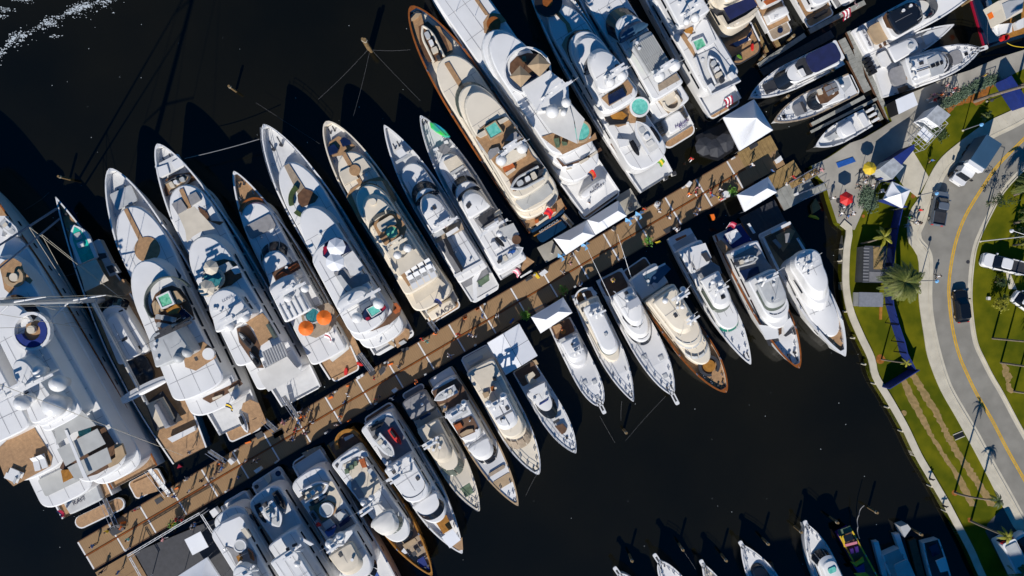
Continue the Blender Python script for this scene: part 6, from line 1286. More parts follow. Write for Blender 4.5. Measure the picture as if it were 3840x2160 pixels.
# ================================================================ separate things
def grp_axes(pts, z):
    P = [W2(p, z) for p in PX(pts)]; c_ = sum(P, Vector((0, 0)))/len(P); return P, c_
def tent(name, label, pts, z, peaks, ph, leg=2.3, m='tent_white', group='white tents on the docks', base=.77, valance=.35):
    """canopy over a rectangle of photo points (eaves at height z); peaks: fractions along the long side"""
    P, c_ = grp_axes(pts, z); e_ = P[1]-P[0]; a_ = math.atan2(e_.y, e_.x)
    r_ = empty(name, (c_.x, c_.y, base), a_, label, 'tent', group); ex, ey = e_.normalized(), Vector((-e_.normalized().y, e_.normalized().x))
    L_ = [Vector(((p-c_).dot(ex), (p-c_).dot(ey), z-base)) for p in P]
    n_ = len(peaks); zp = z-base+ph
    lp_ = lambda t_, s_: (L_[0].lerp(L_[1], t_)).lerp(L_[3].lerp(L_[2], t_), s_)
    if n_ == 1: ridge = [lp_(.5, .5)+Vector((0, 0, ph))]
    else: ridge = [lp_(t_, .5)+Vector((0, 0, ph)) for t_ in peaks]
    def panel(q_, nm='roof_panel', sag=0.0):
        # subdivided, slightly sagging cloth panel between three or four corners
        mb = MB(); K = 8; q_ = list(q_)
        if len(q_) == 3: q_.append(q_[2])
        for i in range(K):
            for j in range(K):
                def pt(u, v_):
                    s_ = v_
                    p = q_[0].lerp(q_[1], u).lerp(q_[3].lerp(q_[2], u), s_); p = p.copy(); p.z -= sag*math.sin(math.pi*min(1, s_*1.0))*1.0*(.4+.6*math.sin(math.pi*u)); return tuple(p)
                mb.quad(pt(i/K, j/K), pt((i+1)/K, j/K), pt((i+1)/K, (j+1)/K), pt(i/K, (j+1)/K))
        return mb.build(nm, m, r_, smooth=True)
    sg = ph*.22
    if n_ == 1:
        for i in range(4): panel((L_[i], L_[(i+1) % 4], ridge[0]), sag=sg)
    else:
        panel((L_[0], L_[1], ridge[-1], ridge[0]), sag=sg*.3); panel((L_[2], L_[3], ridge[0], ridge[-1]), sag=sg*.3); panel((L_[1], L_[2], ridge[-1]), sag=sg*.3); panel((L_[3], L_[0], ridge[0]), sag=sg*.3)
    for i in range(4):
        a, b_ = L_[i], L_[(i+1) % 4]; mb = MB(); mb.quad(tuple(a), tuple(b_), (b_.x, b_.y, b_.z-valance), (a.x, a.y, a.z-valance)); mb.build('valance', m, r_)
        mb = MB(); mb.tube((a.x*.985, a.y*.985, 0), (a.x*.985, a.y*.985, a.z), .05, 6); mb.build('leg', 'steel', r_)
    return r_
tent('peaked_tent', 'largest white high-peaked tent, square, beside the blue-roofed cruisers', 'c640,270 990,65 1205,415 830,650', 3.6, (.5,), 3.6)
tent('canopy_tent', 'small white hip-roofed canopy on the lower dock edge near the gangways', 'c800,1145 1150,945 1250,1120 885,1340', 3.4, (.3, .72), 1.3)
tent('canopy_tent', 'left half of the long white double tent on the main dock', 'b370,1375 700,1155 605,985 230,1190', 3.3, (.3, .7), 1.5)
tent('canopy_tent', 'right half of the long white double tent on the main dock', 'b705,1150 1060,935 960,760 610,980', 3.3, (.2, .8), 1.5)
tent('canopy_tent', 'small white hip-roofed canopy over the stern of a sportfishing boat', 'N275,630 640,408 745,580 385,815', 3.4, (.3, .68), 1.4)
tent('canopy_tent', 'pale blue pop-up canopy on the quay beside the palms', 'W740,1040 905,1115 835,1280 665,1195', 4.0, (.5,), .9, m='tent_white', base=1.2)
tent('party_tent', 'big white party tent at the bottom edge left of the curved yacht', 'i850,1250 1350,930 1560,1250 1060,1580', 4.0, (.3, .7), .7)
r_ = tent('flat_roof', 'four-panel flat white marquee roof covering the boat slip below the dock', 'M985,320 1350,100 1560,465 1195,685', 3.5, (.5,), .25, valance=.5)
for k_ in kids(r_):
    if k_.name.startswith('roof_panel'): bpy.data.objects.remove(k_)
P_, c_ = grp_axes('M985,320 1350,100 1560,465 1195,685', 3.5); e_ = (P_[1]-P_[0]); ex = e_.normalized(); ey = Vector((-ex.y, ex.x))
L_ = [((p-c_).dot(ex), (p-c_).dot(ey)) for p in P_]
for sx in (0, 1):
    for sy in (0, 1):
        def bl(u, v_): a = Vector(L_[0]).lerp(Vector(L_[1]), u); d = Vector(L_[3]).lerp(Vector(L_[2]), u); return a.lerp(d, v_)
        q_ = [bl((sx+u*.98+.01)/2, (sy+v_*.98+.01)/2) for u, v_ in ((0, 0), (1, 0), (1, 1), (0, 1))]; zz = 3.5-.77
        zs_ = [zz+(.42 if (sx+u) == 1 else 0.0) for u in (0, 1, 1, 0)]
        ob('roof_panel', [(q.x, q.y, z_) for q, z_ in zip(q_, zs_)], [(0, 1, 2, 3)], 'tent_white', r_)
P_, c_ = grp_axes('i1010,660 1250,535 1380,765 1140,895', 3.0); e_ = (P_[1]-P_[0])
r_ = empty('shade_canopy', (c_.x, c_.y, .78), math.atan2(e_.y, e_.x), 'flat square white canopy over the party tent forecourt', 'canopy', 'white tents on the docks')
w_, d_ = e_.length/2, (P_[2]-P_[1]).length/2
mb = MB(); mb.box(-w_, w_, -d_, d_, 2.15, 2.25); mb.build('roof_panel', 'tent_white', r_)
for sx in (1, -1):
    for sy in (1, -1): mb = MB(); mb.cyl(sx*(w_-.1), sy*(d_-.1), 0, 2.15, .05, 6); mb.build('leg', 'steel', r_)
# truss frame of the party tent forecourt
for nm, q_, lb in (('entrance_truss', 'i150,905 830,500', 'long white truss beam along the dock edge of the party tent, lower part'), ('entrance_truss', 'i830,495 1245,260', 'long white truss beam along the dock edge of the party tent, upper part'), ('tent_truss', 'i190,930 400,1300', 'white truss leg running down the left side of the party tent'), ('tent_truss', 'i1265,280 1480,620', 'white truss leg running down the right side of the party tent')):
    a, b_ = [W2(p, 3.2) for p in PX(q_)]; d = b_-a; r_ = empty(nm, (a.x, a.y, .78), math.atan2(d.y, d.x), lb, 'truss', 'party tent trusses')
    mb = MB(); L0 = d.length
    for yy in (-.12, .12): mb.box(0, L0, yy-.035, yy+.035, 2.4, 2.48)
    mb.build('chord', 'white', r_); mb = MB(); k_ = int(L0/.8)
    for i in range(k_): mb.tube((i*L0/k_, -.12, 2.44), ((i+1)*L0/k_, .12, 2.44), .02, 4)
    mb.build('brace', 'white', r_); mb = MB(); mb.cyl(.1, 0, 0, 2.4, .06, 6); mb.build('leg', 'white', r_); mb = MB(); mb.cyl(L0-.1, 0, 0, 2.4, .06, 6); mb.build('leg', 'white', r_)
# ---------------------------------------------------------------- parasols
def parasol(p, z, r, m, label, group, base=None, n=8, h=2.3):
    """z: height of the canopy edge"""
    c_ = W2(p, z); zb = z-h if base is None else base
    r_ = empty('parasol', (c_.x, c_.y, zb), random.uniform(0, .7), label, 'parasol', group)
    mb = MB(); mb.cyl(0, 0, 0, z-zb+.4, .035, 6); mb.build('pole', 'steel', r_); mb = MB(); mb.cyl(0, 0, 0, .08, .35, 10); mb.build('base', 'charcoal', r_)
    for i in range(n):
        a, b_ = 2*math.pi*i/n, 2*math.pi*(i+1)/n
        ob('canopy_panel', [(0, 0, z-zb+.5), (r*math.cos(a), r*math.sin(a), z-zb), (r*math.cos(b_), r*math.sin(b_), z-zb), (r*math.cos(a), r*math.sin(a), z-zb-.14), (r*math.cos(b_), r*math.sin(b_), z-zb-.14)], [(0, 1, 2), (1, 3, 4, 2)], m, r_)
    return r_
G_ = 'parasols on the yacht decks'
parasol('H950,1000', 8.2, 1.02, 'orange', 'orange parasol beside the round pool, nearer the dock gangway', G_, 4.8, 12); parasol('H745,1120', 8.2, 1.02, 'orange', 'orange parasol at the outer rail, left one of the orange pair', G_, 4.8, 12)
parasol('H1090,200', 12.6, 1.2, 'tent_white', 'white octagonal parasol at the front of the dark round lounge', G_, 10.1); parasol('H1075,370', 12.6, 1.2, 'tent_white', 'white octagonal parasol behind the dark round lounge, overlapping the rail', G_, 10.1)
parasol('G1180,312', 10.6, .98, 'beige', 'beige parasol on the bow side of the round teal pool', G_, 8.1); parasol('G1130,548', 10.6, 1.12, 'beige', 'beige parasol on the stern side of the round teal pool', G_, 8.1)
parasol('R1030,575', 13.4, 1.35, 'tan', 'tan square parasol at the left rim of the oval lounge', G_, 10.8, 4); parasol('R1170,490', 13.4, 1.45, 'tan', 'tan square parasol at the right rim of the oval lounge', G_, 10.8, 4)
G_ = 'market umbrellas on the quay and docks'
parasol('W325,1195', 3.6, 1.0, 'red', 'bright red umbrella at the corner of the quay', G_, 1.2, 6); parasol('W535,920', 3.6, .95, 'yellow', 'yellow umbrella beside the blue-roofed booth', G_, 1.2, 8); 
for q_, lb in (('c430,600', 'left'), ('c560,620', 'middle'), ('c660,560', 'right')): parasol(q_, 3.2, 1.35, 'charcoal', 'dark grey umbrella over the black seating float, %s of the three' % lb, 'dark umbrellas over the seating float', .6)
for q_, lb in (('b1090,990', 'at the upper front of the long tent'), ('b1205,920', 'at the top end of the long tent'), ('b590,1270', 'at the join of the long double tent'), ('b325,1395', 'at the lower end of the long tent')):
    c_ = W2(q_, 2.6); r_ = empty('feather_flag', (c_.x, c_.y, .77), 0, 'pale blue promotional flag on a pole, '+lb, 'flag', 'pale blue flags along the long tent')
    mb = MB(); mb.cyl(0, 0, 0, 2.6, .03, 5); mb.cyl(0, 0, 0, .06, .25, 8); mb.build('pole', 'steel', r_)
    for i in range(3): a = 2.1*i+.4; ob('cloth', [(0, 0, 2.5), (.75*math.cos(a), .75*math.sin(a), 1.9), (.6*math.cos(a+.9), .6*math.sin(a+.9), 1.5), (0, 0, 1.0)], [(0, 1, 2, 3)], 'sky_blue', r_)
# ---------------------------------------------------------------- sun loungers, tenders, jet skis
_lp = {}
def lounger(p, z, to, mm, label, group, w=.62, l=1.75):
    c_ = W2(p, z); d = W2(to, z)-c_; a = math.atan2(d.y, d.x)
    if mm not in _lp:
        r_ = empty('sun_lounger', (0, 0, 0)); mb = MB(); mb.box(-l/2, l/2, -w/2, w/2, .18, .26)
        for sx in (-.8, .7):
            for sy in (-.26, .26): mb.box(sx-.03, sx+.03, sy-.03, sy+.03, 0, .2)
        mb.build('frame', 'white', r_); mb = MB(); mb.prism(rrect(-l/2, l*.18, -w/2, w/2, .06), .265, .36); mb.build('mattress', mm, r_)
        mb = MB(); mb.quad((l*.18, -w/2, .30), (l*.18, w/2, .30), (l/2-.05, w/2, .72), (l/2-.05, -w/2, .72)); mb.quad((l*.18, -w/2, .38), (l/2-.05, -w/2, .8), (l/2-.05, w/2, .8), (l*.18, w/2, .38)); mb.build('backrest', mm, r_)
        _lp[mm] = r_; first = True
    else: r_ = dup(_lp[mm])
    r_.location = (c_.x, c_.y, z-.36); r_.rotation_euler = (0, 0, a); tag(r_, label, 'sun lounger', group); return r_
LGR = 'white sun loungers on yacht decks'
for i in range(4): lounger('d%d,%d' % (720+72*i+(0 if i < 3 else 6), 775-42*i), 8.6, 'd%d,%d' % (690+72*i, 715-42*i), 'white', ('leftmost', 'second from left', 'third from left', 'rightmost')[i]+' white lounger in the front row on the cream KAOS deck', LGR, .8, 1.9)
for i in range(4): lounger('d%d,%d' % (745+70*i, 835-40*i), 8.6, 'd%d,%d' % (715+70*i, 775-40*i), 'white', ('leftmost', 'second from left', 'third from left', 'rightmost')[i]+' white lounger in the rear row on the cream KAOS deck', LGR, .8, 1.5)
lounger('I298,525', 8.1, 'I290,490', 'white', 'white sun lounger by the rail of the teak deck, left of the close pair', LGR, .8, 1.9); lounger('I352,505', 8.1, 'I340,470', 'white', 'white sun lounger by the rail of the teak deck, right of the close pair', LGR)
lounger('I130,603', 8.1, 'I170,620', 'white', 'white sun lounger at the far corner of the teak deck, inner one', LGR); lounger('I95,642', 8.1, 'I135,660', 'white', 'white sun lounger at the far corner of the teak deck, outermost with blue towel', LGR)
for q_, t_, lb in (('G640,880', 'G590,870', 'grey twin sun bed left of the wooden bar'), ('G705,890', 'G750,900', 'grey twin sun bed right of the wooden bar')): lounger(q_, 8.7, t_, 'pale_grey', lb, LGR)
for q_, lb in (('G850,820', 'first'), ('G905,850', 'second')): lounger(q_, 8.7, 'G%d,%d' % (900 if lb == 'first' else 960, 900), 'navy', '%s navy blue lounger beside the bar on the green-pool yacht' % lb, LGR)
lounger('G650,970', 8.7, 'G600,960', 'pale_grey', 'grey lounger near the hardtop of the green-pool yacht', LGR)
def craft(name, label, bow, stern, z, wpx, tube, inner, group, cat='tender', engine=True, cover=None, kind='rib'):
    b0, s0 = W2(bow, z+.6), W2(stern, z+.6); d = b0-s0; L0 = d.length; a = math.atan2(d.y, d.x); w_ = wpx/PPM*(1-z/100)
    r_ = empty(name, (s0.x, s0.y, z), a, label, cat, group)
    def out(k, n=12):
        o = []
        for i in range(n+1):
            t_ = i/n; h = w_*k*(1 if t_ < .55 else max(0, 1-((t_-.55)/.45)**2.2)); o.append((t_*L0*(1-(1-k)*.18)+(1-k)*.2, h))
        return [(x, y) for x, y in o]+[(x, -y) for x, y in o[::-1] if y > 1e-4]
    O, I_ = out(1), out(.66); mb = MB(); mb.prism(out(.85), 0, .35); mb.build('hull', inner, r_)
    if kind == 'rib':
        P = [(x, y) for x, y in out(.86)]; mb = MB(); pp = [Vector((x, y, .5)) for x, y in P]; half = len(out(.86))//2+1
        mb.path(pp[:half+1]+pp[half+1:], w_*.19, 8); mb.build('tube', tube, r_)
    else:
        mb = MB(); mb.prism(out(.96), .3, .8, out(1.0)); mb.build('topside', tube, r_)
        mb = MB(); mb.prism(out(.66), .79, .83); mb.build('cockpit', 'pale_grey' if cover is None else cover, r_)
    mb = MB(); mb.prism(rrect(L0*.38, L0*.52, -w_*.3, w_*.3, .12), .35, 1.15); mb.build('console', 'white', r_)
    mb = MB(); mb.prism(rrect(L0*.18, L0*.32, -w_*.45, w_*.45, .1), .35, .95); mb.build('seat', 'beige' if not cover else cover, r_)
    mb = MB(); mb.prism(rrect(L0*.60, L0*.78, -w_*.35, w_*.35, .2), .35, .9); mb.build('bow_cushion', 'pale_grey', r_)
    if engine: mb = MB(); mb.prism(rrect(-.25, .35, -.22, .22, .1), .5, 1.25); mb.build('outboard_engine', 'charcoal', r_)
    return r_
TG = 'tenders carried on yacht decks'
craft('tender_boat', 'grey inflatable tender carried crosswise on the green-pool yacht', 'J615,475', 'J1010,275', 5.6, 26, 'rubber_grey', 'rubber_grey', TG)
craft('tender_boat', 'dark blue inflatable tender on the foredeck behind the anchor lockers', 'B1065,480', 'B800,620', 4.6, 23, 'rubber', 'tan', TG, engine=False)
craft('tender_boat', 'pale inflatable tender on the brown-rimmed yacht foredeck', 'R290,190', 'R415,445', 5.1, 25, 'cream', 'teak_dark', TG)
craft('tender_boat', 'white tender in the after well of the brown-rimmed cream yacht', 'E950,925', 'E1300,735', 10.5, 27, 'pale_grey', 'charcoal', TG)
craft('tender_boat', 'turquoise covered tender on the sailing yacht foredeck', 'A845,375', 'A1010,780', 2.5, 38, 'white', 'white', TG, kind='hard', cover='turquoise', engine=False)
craft('tender_boat', 'white and grey tender with blue towel on the tender-deck yacht', 'k1130,840', 'k1310,1230', 5.2, 25, 'white', 'mid_grey', TG)
craft('tender_boat', 'large tender under white cover on the round-hardtop yacht stern', 'S935,915', 'S1075,1140', 5.6, 30, 'white', 'white', TG, kind='hard', cover='canvas', engine=False)
craft('tender_boat', 'white tender with blue bundle across the stern of the inflatable yacht', 'e975,690', 'e700,850', 5.2, 22, 'white', 'pale_grey', TG, kind='hard')
craft('tender_boat', 'white tender between two jet skis on the bottom-edge yacht', 'K1060,890', 'K900,630', 5.1, 30, 'white', 'beige', TG, kind='hard')
craft('tender_boat', 'white tender crosswise on the striped-sunbed yacht', 'K1600,410', 'K1310,560', 5.1, 27, 'white', 'beige', TG)
craft('tender_boat', 'white tender beside the red jet ski', 'L1145,640', 'L935,410', 5.0, 21, 'white', 'pale_grey', TG, kind='hard')
craft('tender_boat', 'small white dinghy crosswise on the brown-flybridge yacht', 'M385,970', 'M635,835', 4.8, 17, 'white', 'pale_grey', TG, kind='hard', engine=False)
craft('tender_boat', 'pale inflatable dinghy on the wood-rimmed yacht boat deck', 'O1400,560', 'O1140,630', 5.2, 17, 'pale_grey', 'pale_grey', TG)
craft('tender_boat', 'white tender cut by the left edge on the shade-sail yacht foredeck', 'A215,500', 'A30,330', 5.4, 20, 'white', 'pale_grey', TG, kind='hard', engine=False)
_js = {}
def jetski(p, tail, z, m, label, group='jet skis on yacht decks', sc=1.0):
    n0, t0 = W2(p, z+.5), W2(tail, z+.5); d = n0-t0; L0 = d.length; a = math.atan2(d.y, d.x)
    if m not in _js:
        r_ = empty('jet_ski', (0, 0, 0)); pr = [(0, .42), (.9, .5), (1.9, .46), (2.6, .3), (3.0, .05)]
        o = [(x, y) for x, y in pr]+[(x, -y) for x, y in pr[::-1]]
        mb = MB(); mb.prism([(x, y*.85) for x, y in o], 0, .45, o); mb.build('hull', m, r_); mb = MB(); mb.prism(rrect(.3, 1.5, -.17, .17, .1), .45, .85); mb.build('seat', 'black', r_)
        mb = MB(); mb.prism([(1.5, .24), (2.3, .2), (2.8, .05), (2.8, -.05), (2.3, -.2), (1.5, -.24)], .45, .8, [(1.6, .18), (2.2, .12), (2.4, .03), (2.4, -.03), (2.2, -.12), (1.6, -.18)]); mb.build('cowl', m if m not in ('charcoal',) else 'pale_grey', r_)
        mb = MB(); mb.tube((1.6, -.38, .95), (1.6, .38, .95), .03, 5); mb.tube((1.6, 0, .7), (1.6, 0, .95), .05, 5); mb.build('handlebar', 'black', r_); _js[m] = r_
    else: r_ = dup(_js[m])
    r_.location = (t0.x, t0.y, z); r_.rotation_euler = (0, 0, a); k_ = L0/3.0; r_.scale = (k_, k_, k_); tag(r_, label, 'jet ski', group); return r_
jetski('J1290,975', 'J1200,765', 1.1, 'white', 'black and white jet ski on the teak platform, left of the pair'); jetski('J1425,900', 'J1330,715', 1.1, 'white', 'black and white jet ski on the teak platform, right of the pair')
jetski('G1485,1040', 'G1640,1210', 8.3, 'charcoal', 'dark jet ski nearer the mast on the beige-awning yacht'); jetski('G1610,1260', 'G1720,1430', 8.3, 'charcoal', 'dark jet ski nearer the louvred roof on the beige-awning yacht')
jetski('K890,850', 'K790,640', 5.1, 'black', 'dark jet ski with white bow at the left rail of the tender yacht'); jetski('K1110,700', 'K990,500', 5.1, 'black', 'dark jet ski with white bow at the right rail of the tender yacht')
jetski('L1215,505', 'L1090,330', 5.0, 'red', 'bright red jet ski on the shaded boat deck'); jetski('L1020,260', 'L870,340', 5.0, 'black', 'black jet ski near the stern of the shaded boat deck')
jetski('K1590,530', 'K1400,640', 5.1, 'charcoal', 'grey jet ski beside the crosswise white tender'); jetski('e760,680', 'e660,575', 6.2, 'black', 'black jet ski beside the round dome of the inflatable yacht')
jetski('K1515,890', 'K1405,720', 5.1, 'rubber_grey', 'grey jet ski at the left rail with a red cover'); jetski('S1120,1060', 'S1040,960', 5.8, 'black', 'black jet ski right of the covered tender'); jetski('S960,1170', 'S900,1060', 5.8, 'black', 'black jet ski left of the covered tender')
def blob(name, label, pts, z, m, h=.35, cat='inflatable', group=None, base=None):
    P, c_ = grp_axes(pts, z); r_ = MB(); Q_ = [(p.x-c_.x, p.y-c_.y) for p in P]; r_.prism(Q_, -h, 0, [(x*.8, y*.8) for x, y in Q_]); o = r_.build(name, m); o.location = (c_.x, c_.y, z); return tag(o, label, cat, group)
blob('inflatable_toy', 'curved inflatable fading from blue to green on a white yacht bow', 'D1235,45 1290,50 1350,85 1420,140 1470,205 1465,220 1415,222 1360,190 1310,160 1250,110', 4.6, 'lime', .5)
blob('red_float', 'red float standing near the stern corner of the orange-parasol yacht', 'p870,640 885,600 910,600 918,650 900,690 875,690', 1.4, 'red', .4); blob('red_float', 'red float lying across the platform of the orange-parasol yacht', 'p1010,545 1025,530 1090,560 1095,580 1060,585 1015,565', 1.4, 'red', .4)
blob('red_float', 'long red float on the curved teak stern at the top edge', 'T660,490 680,485 690,520 685,570 665,565 655,525', 1.6, 'red', .3); blob('green_float', 'olive green paddle board on the dark mat of the curved teak stern', 'T495,620 515,610 550,640 555,665 530,660 500,640', 1.2, 'leaf_bright', .12, 'paddle board')
blob('red_cover', 'red cover bundle on the rail jet ski of the striped-sunbed yacht', 'K1455,865 1480,845 1510,870 1515,890 1480,900', 6.0, 'red', .4, 'cover'); blob('kayak', 'long black kayak across the stern at the top edge', 'T1355,195 1370,160 1500,90 1535,95 1530,130 1400,205', 1.9, 'black', .3, 'kayak'); blob('yellow_kayak', 'yellow kayak floating below the grey side float', 'c1610,1390 1640,1370 1700,1385 1740,1420 1730,1430 1660,1410', .5, 'yellow', .35, 'kayak'); blob('yellow_kayak', 'yellow and orange bundle hanging beside the lower dock edge', 'O230,385 290,365 310,385 250,410', .9, 'yellow', .3, 'bundle'); blob('fender_roll', 'long white cylinder fender floating beside the inflatable yacht', 'e615,835 640,825 725,950 700,965', .5, 'white', .5, 'fender', 'white cylinder fenders'); blob('fender_roll', 'long white cylinder fender against the dock edge', 'e935,1020 1070,935 1085,955 945,1035', .9, 'white', .4, 'fender', 'white cylinder fenders'); blob('yellow_ring', 'yellow coiled hose ring on the dock beside a white table', 'e1090,975 1120,965 1165,1030 1140,1045 1105,1010', 1.0, 'yellow', .2, 'hose'); blob('red_mat', 'dark mat with a red oval on the dock by the fender', 'e985,1050 1060,990 1085,1030 1010,1075', .8, 'charcoal', .03, 'mat'); blob('paddle_board', 'blue crossed paddle boards in the dark water by the marquee', 'M1235,90 1280,35 1300,45 1250,105', .8, 'blue', .1, 'paddle board'); blob('blue_bundle', 'blue bundle on the white tender of the inflatable yacht', 'e795,745 860,710 895,715 880,745 800,775', 6.3, 'blue', .4, 'bundle'); blob('orange_raft', 'orange bench raft in the dark float behind the lower sterns', 'O850,70 900,60 925,130 880,145', .9, 'orange', .3, 'raft'); blob('pink_triangle', 'small red triangle buoy floating behind the sailing yacht stern', 'q185,600 210,540 255,575', .3, 'crimson', .3, 'buoy')
# ---------------------------------------------------------------- flags
def flag(p, tip, z, cols, label):
    c_ = W2(p, z); d = W2(tip, z+1.4)-c_; a = math.atan2(d.y, d.x); L0 = min(3.2, max(1.2, d.length))
    r_ = empty('ensign', (c_.x, c_.y, z), a, label, 'flag', 'ensigns at the yacht sterns'); mb = MB(); mb.tube((0, 0, 0), (L0*.55, 0, 1.9), .035, 5); mb.build('staff', 'white', r_)
    n = len(cols)
    for i, m in enumerate(cols):
        t0, t1 = i/n, (i+1)/n; mb = MB(); K = 6
        for k in range(K):
            f0, f1 = k/K, (k+1)/K; g = lambda f, t_: (L0*.5-t_*L0*.45+.15*math.sin(f*5), -.05-f*1.1+.1*math.sin(f*7+t_*2), 1.85-t_*1.2-f*.5+.1*math.sin(f*9))
            mb.quad(g(f0, t0), g(f1, t0), g(f1, t1), g(f0, t1))
        mb.build('cloth', m, r_)
US = ('crimson', 'white', 'crimson', 'white', 'crimson')
flag('b600,480', 'b690,370', 8.4, ('red', 'rust', 'navy'), 'red and blue ensign on the stern of the largest white yacht'); flag('S1580,770', 'S1680,700', 5.0, US, 'American flag on the stern of the tender-deck yacht'); flag('e860,950', 'e920,880', 2.2, US, 'American flag hanging behind the blue-green-inflatable yacht'); flag('I480,910', 'I600,850', 3.4, ('crimson', 'crimson', 'navy'), 'dark red ensign above the grey garage of the far left yacht'); flag('J1060,680', 'J1120,560', 5.6, ('navy', 'yellow', 'navy'), 'blue and yellow ensign on the green-pool yacht'); flag('p660,260', 'p720,140', 5.2, ('white', 'crimson', 'white'), 'white and red ensign on the orange-parasol yacht rim'); flag('d990,1080', 'd1030,970', 5.4, ('blue_fabric', 'navy', 'navy'), 'dark blue ensign on the cream yacht lettered KAOS'); flag('E1320,1230', 'E1390,1080', 6.0, ('red', 'crimson', 'red'), 'red ensign on the aft deck of the cream yacht with brown rim'); flag('b1370,350', 'b1430,230', 2.4, ('leaf_bright', 'yellow', 'leaf_bright'), 'green and yellow flag on the stern of the round-hardtop yacht'); flag('T1650,170', 'T1730,110', 2.4, US, 'pink-looking striped flag beside the kayak cruiser'); flag('T1840,100', 'T1880,60', 2.4, US, 'striped flag at the topmost dark-hulled boat'); flag('N60,130', 'N130,40', 2.4, ('pink', 'white', 'pink'), 'faded striped flag by the rust coloured bow gear'); flag('O1035,230', 'O1070,205', 3.4, ('crimson', 'pink', 'crimson'), 'small red flag on the stern rail of the wood-rimmed yacht')
# ---------------------------------------------------------------- gangways
def gangway(q_, z0, z1, label, w=.55, m='charcoal'):
    a, b_ = PX(q_); A_, B_ = W3(a, z0), W3(b_, z1); d = (B_-A_); L0 = d.xy.length; r_ = empty('gangway', A_, math.atan2(d.y, d.x), label, 'gangway', 'gangways from the yachts to the dock'); s = (z1-z0)/L0
    k_ = max(3, int(L0/.8))
    for i in range(k_): mb = MB(); x0, x1 = L0*i/k_+.02, L0*(i+1)/k_-.02; n = len(mb.v); mb.quad((x0, -w/2, s*x0), (x1, -w/2, s*x1), (x1, w/2, s*x1), (x0, w/2, s*x0)); mb.build('plank', m, r_)
    for sd in (1, -1):
        mb = MB(); mb.tube((0, sd*w/2, .9), (L0, sd*w/2, L0*s+.9), .03, 5); mb.tube((0, sd*w/2, -.03), (L0, sd*w/2, L0*s-.03), .06, 5)
        for i in range(k_+1): x0 = L0*i/k_; mb.tube((x0, sd*w/2, s*x0), (x0, sd*w/2, s*x0+.9), .025, 4)
        mb.build('handrail', 'steel', r_)
gangway('J1490,830 1620,950', 1.6, .9, 'dark gangway from the two jet skis platform to the dock'); gangway('J1700,560 1860,800', 2.2, .9, 'gangway with light rails from the beige-awning yacht'); gangway('J860,1180 1060,1310', 2.2, .9, 'gangway from the sailing yacht stern to the dock'); gangway('I850,790 960,1040', 1.6, .9, 'gangway from the far left superyacht to the dock end'); gangway('I1230,570 1395,780', 2.4, .9, 'grey gangway from the shade-sail yacht to the dock', m='pale_grey'); gangway('p1050,440 1200,640', 2.2, .9, 'white railed gangway from the orange-parasol yacht'); gangway('b330,930 440,1050', 2.6, .9, 'wooden gangway from the navy stern of the cream yacht', m='tan'); gangway('d940,1280 1030,1400', 1.6, .9, 'dark gangway at the stern of the cream yacht lettered KAOS'); gangway('c1400,1050 1710,870', .9, 1.3, 'upper metal gangway from the float to the quay', 1.0, 'dock_wood'); gangway('c1500,1180 1800,1050', .9, 1.3, 'lower metal gangway from the float to the quay', 1.0, 'dock_grey')
# ---------------------------------------------------------------- mooring piles and lines
PG = 'wooden mooring piles standing in the water'
def pile(p, h, label, r=.17, m='pile_wood'):
    c_ = W2(p, 0); r_ = empty('mooring_pile', (c_.x, c_.y, 0), 0, label, 'pile', PG); mb = MB(); mb.cyl(0, 0, -1, h, r*1.15, 9, r); mb.build('post', m, r_); mb = MB(); mb.cyl(0, 0, h-.5, h-.3, r*1.25, 9); mb.build('band', 'rope', r_)
pile('Q870,385', 4.6, 'wooden mooring pile with four ropes off the brown-rimmed yacht bow', .25); pile('Q850,372', 4.2, 'shorter pile lashed beside the four-rope pile', .2)
for q_, lb in (('@885,342', 'lone pile with an orange tip above the slim yacht bow'), ('@262,672', 'lone pile above the sailing yacht bow'), ('h720,1300', 'lone pile in the open water below the sportfishing yachts'), ('Z385,900', 'pile nearest the leftmost bottom boat'), ('Z985,770', 'pile with two lines near the long-pulpit bottom boat'), ('Z1495,895', 'pile above the chrome-anchor bottom boat'), ('Z1990,700', 'pile above the dark-cockpit bottom boat'), ('Z2380,560', 'pile beside the sun-striped cruiser'), ('a580,490', 'pile between the sun-striped cruiser and the barge'), ('a975,390', 'pile joined by a curved hose to the barge'), ('a1420,610', 'pile beside the wedge raft'), ('T1300,820', 'pile between the two right-hand cruisers'), ('T1500,850', 'greenish pile behind the dark-sunroof cruiser'), ('T1000,1140', 'pile off the dark-sunroof cruiser bow'), ('T1060,470', 'pile near the top finger pier'), ('V1230,60', 'pile beside the black-roofed cruiser bow'), ('T740,690', 'pile at the outer end of the marina fingers')): pile(q_, 2.6, 'wooden '+lb)
for i, q_ in enumerate(('X290,440', 'X275,550', 'X285,750', 'X320,1010', 'X390,1250', 'Y490,160', 'Y580,335', 'Y700,550', 'Y825,765', 'Y940,985', 'Y1090,1265', 'a1640,180', 'a1770,430')):
    c_ = W2(q_, 1); mb = MB(); mb.cyl(0, 0, -.9, .2, .14, 8); o = mb.build('fender_pile', 'concrete'); o.location = (c_.x, c_.y, 1); tag(o, 'short pale fender pile against the curved seawall', 'pile', 'fender piles along the seawall')
def line(pts, zs, label, r=.009, m='mid_grey', group='mooring lines'):
    P = [W3(p, z) for p, z in zip(PX(pts), zs)]; mb = MB(); o0 = P[0]; Q_ = []
    for a, b_ in zip(P, P[1:]):
        for k in range(7): t_ = k/6; q = a.lerp(b_, t_); q.z -= .35*math.sin(math.pi*t_); Q_.append(q-o0)
    mb.path(Q_, r, 5); o = mb.build('mooring_line', m); o.location = o0; return tag(o, label, 'rope', group)
